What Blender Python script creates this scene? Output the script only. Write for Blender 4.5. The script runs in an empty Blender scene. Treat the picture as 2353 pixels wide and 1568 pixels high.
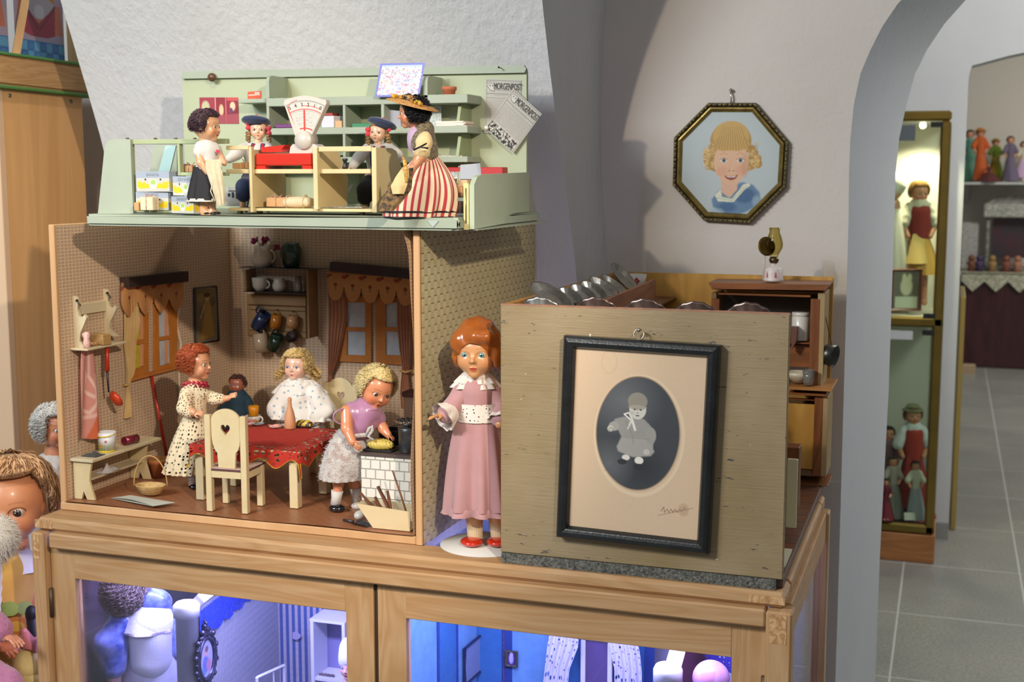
import bpy, bmesh, math, random
import numpy as np
from mathutils import Vector, Matrix, Euler, noise
from mathutils.geometry import tessellate_polygon
random.seed(7); rng=np.random.RandomState(7)
scene=bpy.context.scene; COL=scene.collection
PI=math.pi
V=Vector
# ---------------------------------------------------------------- camera and measuring
F_PX=2950.0; CX,CY=1176.5,784.0; PT=math.atan(379/2950); YW=math.radians(18.8)
CAM=V((0,0,1.53))
cp_,sp_,cy_,sy_=math.cos(PT),math.sin(PT),math.cos(YW),math.sin(YW)
FW=V((-sy_*cp_,cy_*cp_,-sp_)); RT=V((cy_,sy_,0)); UPV=V((-sy_*sp_,cy_*sp_,cp_)); HF=V((-sy_,cy_,0))
def ray(x,y): return FW+RT*((x-CX)/F_PX)+UPV*((CY-y)/F_PX)
def PY(x,y,Y): d=ray(x,y); return CAM+d*((Y-CAM.y)/d.y)
def PX(x,y,X): d=ray(x,y); return CAM+d*((X-CAM.x)/d.x)
def PZ(x,y,Z): d=ray(x,y); return CAM+d*((Z-CAM.z)/d.z)
def PD(x,y,D):                     # at horizontal forward distance D
    d=ray(x,y); return CAM+d*(D/d.dot(HF))
def dist(p): return (V(p)-CAM).dot(HF)
cam_data=bpy.data.cameras.new('camera'); cam=bpy.data.objects.new('camera',cam_data); COL.objects.link(cam)
cam_data.sensor_width=36; cam_data.lens=36*F_PX/2353; cam_data.clip_start=.05; cam_data.clip_end=60
m=Matrix((RT,UPV,-FW)).transposed().to_4x4(); m.translation=CAM; cam.matrix_world=m; scene.camera=cam
cam_data.dof.use_dof=True; cam_data.dof.focus_distance=2.15; cam_data.dof.aperture_fstop=7.0
# ---------------------------------------------------------------- colours and materials
def lin(c):
    if isinstance(c,str): c=tuple(int(c[i:i+2],16) for i in (0,2,4))
    c=tuple(v/255 for v in c[:3]); return tuple(v/12.92 if v<=.04045 else ((v+.055)/1.055)**2.4 for v in c)
MC={}
class NT:
    def __init__(s,name):
        s.m=bpy.data.materials.new(name); s.m.use_nodes=True; s.t=s.m.node_tree; s.n=s.t.nodes; s.b=s.n['Principled BSDF']; s.out=s.n['Material Output']
    def add(s,ty,**k):
        n=s.n.new(ty)
        for a,v in k.items():
            if a in n.inputs: n.inputs[a].default_value=v
            else: setattr(n,a,v)
        return n
    def ln(s,a,b): s.t.links.new(a,b)
    def coord(s,kind='Object',scale=(1,1,1),rot=(0,0,0)):
        tc=s.add('ShaderNodeTexCoord'); mp=s.add('ShaderNodeMapping'); mp.inputs['Scale'].default_value=scale; mp.inputs['Rotation'].default_value=rot
        s.ln(tc.outputs[kind],mp.inputs['Vector']); return mp.outputs[0]
    def ramp(s,fac,stops,interp='LINEAR'):
        r=s.add('ShaderNodeValToRGB'); r.color_ramp.interpolation=interp; e=r.color_ramp.elements
        while len(e)<len(stops): e.new(.5)
        for x,(p,c) in zip(e,stops): x.position=p; x.color=(*lin(c),1) if not isinstance(c,(int,float)) else (c,c,c,1)
        s.ln(fac,r.inputs[0]); return r.outputs[0]
    def mix(s,fac,a,b,mode='MIX'):
        x=s.add('ShaderNodeMix',data_type='RGBA',blend_type=mode)
        for i,v in ((0,fac),(6,a),(7,b)):
            if hasattr(v,'links'): s.ln(v,x.inputs[i])
            elif i==0: x.inputs[0].default_value=v
            else: x.inputs[i].default_value=(*lin(v),1)
        return x.outputs[2]
    def math(s,op,a,b=None,c=None):
        x=s.add('ShaderNodeMath',operation=op)
        for i,v in enumerate((a,b,c)):
            if v is None: continue
            if hasattr(v,'links'): s.ln(v,x.inputs[i])
            else: x.inputs[i].default_value=v
        return x.outputs[0]
    def bump(s,h,st=.3,d=.001):
        b=s.add('ShaderNodeBump'); b.inputs['Strength'].default_value=st; b.inputs['Distance'].default_value=d; s.ln(h,b.inputs['Height']); s.ln(b.outputs[0],s.b.inputs['Normal'])
    def col(s,c):
        if hasattr(c,'links'): s.ln(c,s.b.inputs['Base Color'])
        else: s.b.inputs['Base Color'].default_value=(*lin(c),1)
    def set(s,**k):
        for a,v in k.items(): s.b.inputs[a.replace('_',' ')].default_value=v
    def noise(s,vec,scale,detail=4,rough=.6,dist=0):
        n=s.add('ShaderNodeTexNoise'); n.inputs['Scale'].default_value=scale; n.inputs['Detail'].default_value=detail; n.inputs['Roughness'].default_value=rough; n.inputs['Distortion'].default_value=dist
        if vec is not None: s.ln(vec,n.inputs['Vector'])
        return n.outputs['Fac']
def once(f):
    def g(*a,**k):
        key=(f.__name__,a,tuple(sorted(k.items())))
        if key not in MC: MC[key]=f(*a,**k)
        return MC[key]
    return g
@once
def mat(c,rough=.5,metal=0,c2=None,ns=40,bump=0,bs=200,coat=0,spec=.5,stretch=(1,1,1),kind='Object',sheen=0,trans=0,emit=0,alpha=1,name='paint',bd=.001):
    t=NT(name); t.set(Roughness=rough,Metallic=metal)
    t.b.inputs['Specular IOR Level'].default_value=spec
    if coat: t.b.inputs['Coat Weight'].default_value=coat; t.b.inputs['Coat Roughness'].default_value=.1
    if sheen: t.b.inputs['Sheen Weight'].default_value=sheen
    if trans: t.b.inputs['Transmission Weight'].default_value=trans
    if alpha<1: t.b.inputs['Alpha'].default_value=alpha
    if emit: t.b.inputs['Emission Color'].default_value=(*lin(c),1); t.b.inputs['Emission Strength'].default_value=emit
    if c2: t.col(t.mix(t.ramp(t.noise(t.coord(kind,stretch),ns),[(.35,0.),(.65,1.)]),c,c2))
    else: t.col(c)
    if bump: t.bump(t.noise(t.coord(kind,stretch),bs,3),bump,bd)
    return t.m
@once
def wood(c1,c2,axis='x',ns=14,rough=.5,knots=True,streak=9,bump=.15,coat=0):
    t=NT('wood'); st={'x':(1/streak,1,1),'y':(1,1/streak,1),'z':(1,1,1/streak)}[axis]
    v=t.coord('Object',st); n=t.noise(v,ns,3,.5,.6)
    w=t.math('FRACT',t.math('MULTIPLY',n,9.0)); w=t.math('ABSOLUTE',t.math('SUBTRACT',w,.5))
    w2=t.ramp(w,[(.0,0.),(.5,1.)])
    fine=t.noise(t.coord('Object',tuple(a*1 for a in st)),220,2,.5)
    k=t.mix(w2,c2,c1)
    k=t.mix(t.ramp(fine,[(.3,0.),(.7,.35)]),k,c2)
    if knots:
        vo=t.add('ShaderNodeTexVoronoi'); vo.inputs['Scale'].default_value=5; t.ln(t.coord('Object',tuple((.5 if a<1 else 1) for a in st)),vo.inputs['Vector'])
        k=t.mix(t.ramp(vo.outputs['Distance'],[(.03,.8),(.09,0.)]),k,tuple(int(x*.5) for x in (c2 if not isinstance(c2,str) else (120,80,40))))
    t.col(k); t.set(Roughness=rough)
    if coat: t.b.inputs['Coat Weight'].default_value=coat
    t.bump(fine,bump,.0006); return t.m
@once
def vcol(rough=.5,coat=0,name='painted_colours',bump=0,bs=300,sss=0,spec=.5):
    t=NT(name); a=t.add('ShaderNodeVertexColor',layer_name='Col'); t.ln(a.outputs[0],t.b.inputs['Base Color']); t.set(Roughness=rough)
    t.b.inputs['Specular IOR Level'].default_value=spec
    if coat: t.b.inputs['Coat Weight'].default_value=coat; t.b.inputs['Coat Roughness'].default_value=.15
    if sss: t.b.inputs['Subsurface Weight'].default_value=sss; t.b.inputs['Subsurface Scale'].default_value=.003
    if bump: t.bump(t.noise(t.coord(),bs,3),bump,.0005)
    return t.m
@once
def cloth(c,c2=None,pat='weave',sc=900,rough=.9,bump=.5,sheen=.3,ps=40,thr=.5,bd=.0005):
    t=NT('cloth'); t.set(Roughness=rough); t.b.inputs['Sheen Weight'].default_value=sheen; t.b.inputs['Specular IOR Level'].default_value=.2
    v=t.coord(); n=t.noise(v,sc,2)
    base=c
    if pat=='floral':
        vo=t.add('ShaderNodeTexVoronoi'); vo.inputs['Scale'].default_value=ps; t.ln(v,vo.inputs['Vector'])
        base=t.mix(t.ramp(vo.outputs['Distance'],[(thr-.06,1.),(thr,0.)]),c,c2)
    elif pat=='noise': base=t.mix(t.ramp(t.noise(v,ps,3),[(thr-.08,0.),(thr+.08,1.)]),c,c2)
    t.col(base); t.bump(n,bump,bd); return t.m
@once
def glass(c='ffffff',rough=.02,ior=1.45,alpha=.12,name='glass'):
    t=NT(name); tr=t.add('ShaderNodeBsdfTransparent'); tr.inputs[0].default_value=(*lin(c),1); gl=t.add('ShaderNodeBsdfGlossy'); gl.inputs['Roughness'].default_value=rough
    fr=t.add('ShaderNodeFresnel'); fr.inputs[0].default_value=ior
    mx=t.add('ShaderNodeMixShader'); t.ln(t.math('MULTIPLY',fr.outputs[0],alpha*8),mx.inputs[0]); t.ln(tr.outputs[0],mx.inputs[1]); t.ln(gl.outputs[0],mx.inputs[2]); t.ln(mx.outputs[0],t.out.inputs[0]); return t.m
@once
def lace(c,sc=260,thr=.3,kind='UV',c2=None,rough=.9,stretch=(1,1,1)):
    t=NT('lace'); t.set(Roughness=rough); t.col(c)
    vo=t.add('ShaderNodeTexVoronoi'); vo.inputs['Scale'].default_value=sc; vo.inputs['Randomness'].default_value=.45; t.ln(t.coord(kind,stretch),vo.inputs['Vector'])
    a=t.ramp(vo.outputs['Distance'],[(thr-.02,0.),(thr+.02,1.)]); t.ln(a,t.b.inputs['Alpha'])
    vb=t.noise(t.coord(),500,2); t.bump(vb,.7,.001); return t.m
# ---------------------------------------------------------------- objects
OFF={}
def empty(name,label,cat,loc,group=None):
    o=bpy.data.objects.new(name,None); COL.objects.link(o); o.location=loc; o.empty_display_size=.02; OFF[o.name]=V(loc); return tag(o,label,cat,group)
def tag(o,label=None,cat=None,group=None,kind=None):
    if label: o['label']=label
    if cat: o['category']=cat
    if group: o['group']=group
    if kind: o['kind']=kind
    return o
class MB:
    def __init__(s): s.bm=bmesh.new(); s.uv=s.bm.loops.layers.uv.new('UVMap'); s.cl=None; s.mi=0; s.sm=False
    def _new(s,f0,sm):
        s.bm.faces.ensure_lookup_table()
        for f in s.bm.faces[f0:]: f.material_index=s.mi; f.smooth=sm
    def box(s,c,size,rot=None,bev=0,seg=1):
        t=bmesh.new(); r=bmesh.ops.create_cube(t,size=1)
        for v in t.verts: v.co=V((v.co.x*size[0],v.co.y*size[1],v.co.z*size[2]))
        if bev>0: bmesh.ops.bevel(t,geom=list(t.edges),offset=min(bev,min(size)*.45),segments=seg,affect='EDGES',profile=.5)
        M=Matrix.Translation(V(c))@(rot.to_4x4() if rot else Matrix.Identity(4))
        s.merge(t,M,sm=False); return s
    def bx(s,a,b,bev=0,rot=None):   # two corners
        a,b=V(a),V(b); return s.box((a+b)/2,[abs(x) for x in (b-a)],rot,bev)
    def merge(s,t,M=None,sm=False):
        f0=len(s.bm.faces); mp={}
        for v in t.verts: mp[v]=s.bm.verts.new(M@v.co if M else v.co)
        for f in t.faces:
            try: g=s.bm.faces.new([mp[v] for v in f.verts]); g.smooth=f.smooth or sm; g.material_index=s.mi
            except ValueError: pass
        t.free()
    def tube(s,pts,r,n=8,cap=True,sm=True,closed=False,flat=1.0,upv=None):
        pts=[V(p) for p in pts]; N=len(pts); rs=r if hasattr(r,'__len__') else [r]*N; rings=[]; up=None
        for i,p in enumerate(pts):
            a=pts[(i-1)%N] if (closed or i>0) else p; b=pts[(i+1)%N] if (closed or i<N-1) else p
            d=(b-a); d=d.normalized() if d.length>1e-9 else V((0,0,1))
            if up is None: up=upv or (V((0,0,1)) if abs(d.z)<.9 else V((1,0,0)))
            x=up.cross(d)
            if x.length<1e-6: x=V((0,1,0)).cross(d)
            x.normalize(); y=d.cross(x); up=y.copy() if upv is None else up
            rings.append([s.bm.verts.new(p+(x*math.cos(2*PI*k/n)+y*math.sin(2*PI*k/n)*flat)*rs[i]) for k in range(n)])
        f0=len(s.bm.faces)
        for i in range(N if closed else N-1):
            A,B=rings[i],rings[(i+1)%N]
            for k in range(n):
                f=s.bm.faces.new((A[k],A[(k+1)%n],B[(k+1)%n],B[k])); f.smooth=sm; f.material_index=s.mi
        if cap and not closed:
            for R,rev in ((rings[0],1),(rings[-1],0)):
                f=s.bm.faces.new(R[::-1] if rev else R); f.material_index=s.mi
        return s
    def grid(s,fn,nu,nv,cu=False,cv=False,sm=True,us=1,vs=1):
        vs_=[[s.bm.verts.new(fn(i/(nu if cu else nu-1),j/(nv if cv else nv-1))) for j in range(nv)] for i in range(nu)]
        for i in range(nu if cu else nu-1):
            for j in range(nv if cv else nv-1):
                q=[(i,j),(i+1,j),(i+1,j+1),(i,j+1)]
                try: f=s.bm.faces.new([vs_[a%nu][b%nv] for a,b in q])
                except ValueError: continue
                f.smooth=sm; f.material_index=s.mi
                for l,(a,b) in zip(f.loops,q): l[s.uv].uv=(a/(nu if cu else nu-1)*us,b/(nv if cv else nv-1)*vs)
        return s
    def lathe(s,prof,c=(0,0,0),n=28,M=None,fn=None,us=1,vs=1):
        c=V(c); P=[V((p[0],0,p[1])) for p in prof]; L=len(P)
        def f(u,v):
            a=2*PI*u; j=min(int(round(v*(L-1))),L-1); r,z=P[j].x,P[j].z
            if fn: r,z=fn(a,r,z,j/(L-1))
            q=V((max(r,1e-5)*math.cos(a),max(r,1e-5)*math.sin(a),z))
            return c+(M@q if M else q)
        return s.grid(f,n,L,cu=True,us=us,vs=vs)
    def prism(s,out,th,M=None,holes=(),sm=False):   # outline in local xy, thickness along +z
        loops=[list(out)]+[list(h) for h in holes]; M=M or Matrix.Identity(4)
        vv=[[V((p[0],p[1],0)) for p in l] for l in loops]; tris=tessellate_polygon(vv); flat=[p for l in vv for p in l]
        bot=[s.bm.verts.new(M@p) for p in flat]; top=[s.bm.verts.new(M@(p+V((0,0,th)))) for p in flat]
        for a,b,c in tris:
            for q in ((bot[a],bot[b],bot[c]),(top[c],top[b],top[a])):
                try: f=s.bm.faces.new(q); f.material_index=s.mi
                except ValueError: pass
        k=0
        for l in vv:
            n=len(l)
            for i in range(n):
                a,b=k+i,k+(i+1)%n
                f=s.bm.faces.new((bot[a],bot[b],top[b],top[a])); f.material_index=s.mi; f.smooth=sm
            k+=n
        return s
    def ball(s,c,r,n=12,M=None,sm=True):
        r=r if hasattr(r,'__len__') else (r,r,r); c=V(c)
        def f(u,v):
            a=2*PI*u; b=PI*v; q=V((r[0]*math.sin(b)*math.cos(a),r[1]*math.sin(b)*math.sin(a),r[2]*math.cos(b)))
            return c+(M@q if M else q)
        return s.grid(f,n,max(6,n//2+1),cu=True,sm=sm)
    def raw(s,verts,faces,cols=None,sm=True):
        vs=[s.bm.verts.new(v) for v in verts]
        for q in faces:
            try: f=s.bm.faces.new([vs[i] for i in q]); f.smooth=sm; f.material_index=s.mi
            except ValueError: pass
        return s
    def obj(s,name,mats,parent=None,loc=None,fixn=True):
        if fixn: bmesh.ops.recalc_face_normals(s.bm,faces=s.bm.faces[:])
        s.bm.verts.ensure_lookup_table()
        off=V((0,0,0))
        if parent is not None: off=OFF[parent.name]
        elif loc is not None: off=V(loc)
        elif len(s.bm.verts):
            cs=[v.co for v in s.bm.verts]; off=V((sum(c.x for c in cs)/len(cs),sum(c.y for c in cs)/len(cs),min(c.z for c in cs)))
        me=bpy.data.meshes.new(name); s.bm.to_mesh(me); s.bm.free()
        if off.length>0: me.transform(Matrix.Translation(-off))
        for mm in (mats if isinstance(mats,(list,tuple)) else [mats]): me.materials.append(mm)
        o=bpy.data.objects.new(name,me); COL.objects.link(o)
        if parent is not None: o.parent=parent
        else: o.location=off
        OFF[o.name]=off; return o
def mesh_np(name,verts,faces,cols,m,parent=None,loc=None,smooth=True):
    verts=np.asarray(verts,dtype=np.float64); off=OFF[parent.name] if parent is not None else V(loc if loc is not None else (verts[:,0].mean(),verts[:,1].mean(),verts[:,2].min()))
    verts=verts-np.array(off); me=bpy.data.meshes.new(name); nf=len(faces)
    if isinstance(faces,np.ndarray) and faces.ndim==2:
        me.vertices.add(len(verts)); me.vertices.foreach_set('co',verts.astype(np.float32).ravel())
        k=faces.shape[1]; me.loops.add(nf*k); me.loops.foreach_set('vertex_index',faces.astype(np.int32).ravel())
        me.polygons.add(nf); me.polygons.foreach_set('loop_start',np.arange(0,nf*k,k,dtype=np.int32)); me.polygons.foreach_set('loop_total',np.full(nf,k,dtype=np.int32))
    else: me.from_pydata([tuple(v) for v in verts],[],[tuple(f) for f in faces])
    me.update(calc_edges=True)
    me.polygons.foreach_set('use_smooth',np.full(nf,smooth))
    if cols is not None:
        a=me.color_attributes.new('Col','FLOAT_COLOR','POINT'); c4=np.ones((len(verts),4),dtype=np.float32); c4[:,:3]=cols; a.data.foreach_set('color',c4.ravel())
    me.materials.append(m); me.validate()
    o=bpy.data.objects.new(name,me); COL.objects.link(o)
    if parent is not None: o.parent=parent
    else: o.location=off
    OFF[o.name]=off; return o
def copy_tree(o,parent=None):
    c=o.copy(); COL.objects.link(c); c.parent=parent
    if 'category' in c and parent is not None: pass
    OFF[c.name]=V(c.location) if parent is None else OFF[parent.name]
    for ch in list(o.children): copy_tree(ch,c)
    return c
def frame(o,x,y,z=None):   # matrix from origin and x,y directions
    x=V(x).normalized(); y=V(y); z=V(z) if z is not None else x.cross(y); z.normalize(); y=z.cross(x).normalized()
    M=Matrix((x,y,z)).transposed().to_4x4(); M.translation=V(o); return M
def structure(o): o['kind']='structure'; return o
# ---------------------------------------------------------------- painted pictures (colour grids)
def larr(c): return np.array(lin(c),dtype=np.float64)
class Canvas:
    def __init__(s,w,h,bg):
        s.w,s.h=w,h; s.a=np.zeros((h,w,3)); s.a[:]=larr(bg); s.Y,s.X=np.mgrid[0:h,0:w].astype(float)
    def put(s,m,c,al=1):
        m=np.clip(m,0,1)[...,None]*al; s.a=s.a*(1-m)+larr(c)*m; return s
    def ell(s,cx,cy,rx,ry,c,soft=1.0,rot=0,al=1,ring=None):
        r=math.radians(rot); dx,dy=s.X-cx,s.Y-cy; u=dx*math.cos(r)+dy*math.sin(r); v=-dx*math.sin(r)+dy*math.cos(r)
        d=np.sqrt((u/rx)**2+(v/ry)**2)*1.0; e=(1-d)*min(rx,ry)/soft+.5
        if ring: e=np.minimum(e,(d-(1-ring))*min(rx,ry)/soft+.5)
        return s.put(e,c,al)
    def poly(s,pts,c,al=1,soft=0):
        ins=np.zeros((s.h,s.w),bool); n=len(pts)
        for i in range(n):
            x1,y1=pts[i]; x2,y2=pts[(i+1)%n]
            if y1==y2: continue
            cond=((y1>s.Y)!=(y2>s.Y))&(s.X<(x2-x1)*(s.Y-y1)/(y2-y1)+x1); ins^=cond
        m=ins.astype(float)
        for _ in range(soft):
            m=(m+np.roll(m,1,0)+np.roll(m,-1,0)+np.roll(m,1,1)+np.roll(m,-1,1))/5
        return s.put(m,c,al)
    def rect(s,x0,y0,x1,y1,c,al=1): return s.put(((s.X>=x0)&(s.X<x1)&(s.Y>=y0)&(s.Y<y1)).astype(float),c,al)
    def line(s,pts,w,c,al=1,soft=1):
        m=np.zeros((s.h,s.w))
        for (x1,y1),(x2,y2) in zip(pts[:-1],pts[1:]):
            L=max((x2-x1)**2+(y2-y1)**2,1e-6); t=np.clip(((s.X-x1)*(x2-x1)+(s.Y-y1)*(y2-y1))/L,0,1)
            d=np.hypot(s.X-x1-t*(x2-x1),s.Y-y1-t*(y2-y1)); m=np.maximum(m,np.clip((w/2-d)/soft+.5,0,1))
        return s.put(m,c,al)
    def speck(s,n,r,c,al=1,box=None,seed=1):
        R=np.random.RandomState(seed); x0,y0,x1,y1=box or (0,0,s.w,s.h)
        for _ in range(n): s.ell(R.uniform(x0,x1),R.uniform(y0,y1),r*R.uniform(.5,1.5),r*R.uniform(.5,1.5),c,1,R.uniform(0,180),al)
        return s
    def textrows(s,x0,y0,x1,y1,pitch,c='333333',al=.7,seed=3,w=1):
        R=np.random.RandomState(seed); y=y0
        while y<y1:
            x=x0
            while x<x1:
                L=R.uniform(2,7); s.rect(x,y,min(x+L,x1),y+w,c,al*R.uniform(.5,1)); x+=L+1.3
            y+=pitch
        return s
    def build(s,name,o,ux,uy,m,parent=None,mask=None,nrm=None,th=0,curve=None,loc=None):
        """o top-left corner, ux / uy full edge vectors (right, down)"""
        o,ux,uy=V(o),V(ux),V(uy); h,w=s.h,s.w; U=(s.X+0)/(w-1); W_=(s.Y+0)/(h-1)
        P=np.array(o)[None,None]+U[...,None]*np.array(ux)+W_[...,None]*np.array(uy)
        if curve is not None: P=P+curve(U,W_)
        idx=np.arange(h*w).reshape(h,w); F=np.stack([idx[:-1,:-1],idx[1:,:-1],idx[1:,1:],idx[:-1,1:]],-1).reshape(-1,4)
        if mask is not None:
            mk=mask(s.X,s.Y); keep=(mk[:-1,:-1]&mk[1:,:-1]&mk[1:,1:]&mk[:-1,1:]).ravel(); F=F[keep]
        return mesh_np(name,P.reshape(-1,3),F,s.a.reshape(-1,3),m,parent,loc)
def text_mesh(b,txt,M,size,ext=.0004,sq=1.0):
    cu=bpy.data.curves.new('t','FONT'); cu.body=txt; cu.size=size; cu.extrude=ext; cu.align_x='CENTER'; cu.align_y='CENTER'
    o=bpy.data.objects.new('t',cu); COL.objects.link(o); bpy.context.view_layer.update()
    me=bpy.data.meshes.new_from_object(o.evaluated_get(bpy.context.evaluated_depsgraph_get())); t=bmesh.new(); t.from_mesh(me)
    for v in t.verts: v.co.x*=sq
    bpy.data.objects.remove(o); bpy.data.curves.remove(cu); bpy.data.meshes.remove(me); b.merge(t,M); return b
# ---------------------------------------------------------------- smooth bodies (distance fields)
class Sdf:
    def __init__(s): s.p=[]; s.cut=[]
    def ell(s,c,r,R=None,k=0,sub=False):
        r=r if hasattr(r,'__len__') else (r,r,r); s.p.append(('e',np.array(c,float),np.array(r,float),np.array(R) if R is not None else None,k,sub)); return s
    def cap(s,a,b,ra,rb=None,k=0,sub=False): s.p.append(('c',np.array(a,float),np.array(b,float),ra,ra if rb is None else rb,k,sub)); return s
    def chain(s,pts,rs,k=0):
        for i in range(len(pts)-1): s.cap(pts[i],pts[i+1],rs[i],rs[i+1],k)
        return s
    def mesh(s,cell,kdef,disp=None,pad=0,post=None):
        lo=np.full(3,1e9); hi=-lo
        for q in s.p:
            if q[-1]: continue
            if q[0]=='e': m=q[2].max(); lo=np.minimum(lo,q[1]-m); hi=np.maximum(hi,q[1]+m)
            else:
                for c,r in ((q[1],q[3]),(q[2],q[4])): lo=np.minimum(lo,c-r); hi=np.maximum(hi,c+r)
        lo-=cell*3+pad; hi+=cell*3+pad; n=np.ceil((hi-lo)/cell).astype(int)+1
        ax=[lo[i]+cell*np.arange(n[i]) for i in range(3)]; F=np.full(n,1.0)
        for q in s.p:
            k=q[-2] or kdef
            if q[0]=='e': m=q[2].max(); a,b=q[1]-m,q[1]+m
            else: r=max(q[3],q[4]); a,b=np.minimum(q[1],q[2])-r,np.maximum(q[1],q[2])+r
            w=k*1.5+cell*3; i0=np.clip(np.floor((a-w-lo)/cell).astype(int),0,n-1); i1=np.clip(np.ceil((b+w-lo)/cell).astype(int)+1,1,n)
            if (i1<=i0).any(): continue
            sl=tuple(slice(i0[i],i1[i]) for i in range(3)); X,Y,Z=np.meshgrid(*[ax[i][sl[i]] for i in range(3)],indexing='ij',sparse=True)
            if q[0]=='e':
                x,y,z=X-q[1][0],Y-q[1][1],Z-q[1][2]
                if q[3] is not None: R=q[3]; x,y,z=(R[0][0]*x+R[1][0]*y+R[2][0]*z,R[0][1]*x+R[1][1]*y+R[2][1]*z,R[0][2]*x+R[1][2]*y+R[2][2]*z)
                r=q[2]; k0=np.sqrt((x/r[0])**2+(y/r[1])**2+(z/r[2])**2); k1=np.sqrt((x/r[0]**2)**2+(y/r[1]**2)**2+(z/r[2]**2)**2)+1e-9; D=k0*(k0-1)/k1
            else:
                A,B=q[1],q[2]; d=B-A; L=max(d.dot(d),1e-12); t=np.clip(((X-A[0])*d[0]+(Y-A[1])*d[1]+(Z-A[2])*d[2])/L,0,1)
                D=np.sqrt((X-A[0]-t*d[0])**2+(Y-A[1]-t*d[1])**2+(Z-A[2]-t*d[2])**2)-(q[3]+(q[4]-q[3])*t)
            G=F[sl]
            if q[-1]: h=np.maximum(k-np.abs(-D-G),0)/k; F[sl]=np.maximum(G,-D)+h*h*k*.25
            else: h=np.maximum(k-np.abs(D-G),0)/k; F[sl]=np.minimum(G,D)-h*h*k*.25
        if disp is not None: X,Y,Z=np.meshgrid(*ax,indexing='ij',sparse=True); F=F+disp(X,Y,Z)
        if post is not None: X,Y,Z=np.meshgrid(*ax,indexing='ij',sparse=True); F=post(F,X,Y,Z)
        F[0]=F[-1]=1; F[:,0]=F[:,-1]=1; F[:,:,0]=F[:,:,-1]=1
        return nets(F,lo,cell)
def nets(F,lo,cell):
    S=F<0; c=[S[i:S.shape[0]-1+i,j:S.shape[1]-1+j,k:S.shape[2]-1+k] for i in (0,1) for j in (0,1) for k in (0,1)]
    anyi=np.logical_or.reduce(c); alli=np.logical_and.reduce(c); act=anyi&~alli; I=np.argwhere(act); idx=np.full(act.shape,-1,int); idx[act]=np.arange(len(I))
    acc=np.zeros((len(I),3)); cnt=np.zeros(len(I)); i,j,k=I.T
    for ax in range(3):
        o=[0,0,0]; o[ax]=1; oth=[a for a in range(3) if a!=ax]
        for u in (0,1):
            for v in (0,1):
                b=[0,0,0]; b[oth[0]]=u; b[oth[1]]=v; f0=F[i+b[0],j+b[1],k+b[2]]; f1=F[i+b[0]+o[0],j+b[1]+o[1],k+b[2]+o[2]]
                m=(f0<0)!=(f1<0); t=np.where(m,f0/(f0-f1+1e-20),0); p=np.array(b,float)[None]+t[:,None]*np.array(o)[None]; acc+=p*m[:,None]; cnt+=m
    Vv=(I+acc/np.maximum(cnt,1)[:,None])*cell+lo; Q=[]
    for ax in range(3):
        sh=list(F.shape); sl0=[slice(1,-1)]*3; sl0[ax]=slice(0,-1); sl1=[slice(1,-1)]*3; sl1[ax]=slice(1,None)
        a=S[tuple(sl0)]; b=S[tuple(sl1)]; m=np.argwhere(a!=b); off=np.ones(3,int); off[ax]=0; m=m+off; ins=S[tuple(m.T)]
        e1,e2=[x for x in range(3) if x!=ax]; d1=np.zeros(3,int); d1[e1]=1; d2=np.zeros(3,int); d2[e2]=1
        q=np.stack([idx[tuple((m-d1-d2).T)],idx[tuple((m-d2).T)],idx[tuple(m.T)],idx[tuple((m-d1).T)]],1)
        flip=ins if ax!=1 else ~ins; q=np.where(flip[:,None],q,q[:,::-1]); Q.append(q)
    Q=np.concatenate(Q); Q=Q[(Q>=0).all(1)]; return Vv,Q
def smooth_noise(P,sc,seed=0):
    x,y,z=P; s=seed*1.7
    return (np.sin(x*sc+s+1.3*np.sin(y*sc*.7+s))+np.sin(y*sc*1.1+2*s+1.1*np.sin(z*sc*.8))+np.sin(z*sc*.9+s*3+1.2*np.sin(x*sc*.75+s)))/3
def joinm(parts):
    vs,fs,cs,n=[],[],[],0
    for v,f,c in parts: vs.append(v); fs.append(f+n); cs.append(c); n+=len(v)
    return np.concatenate(vs),np.concatenate(fs),np.concatenate(cs)
def xform(M,v): A=np.array(M); return v@A[:3,:3].T+A[:3,3]
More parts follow.
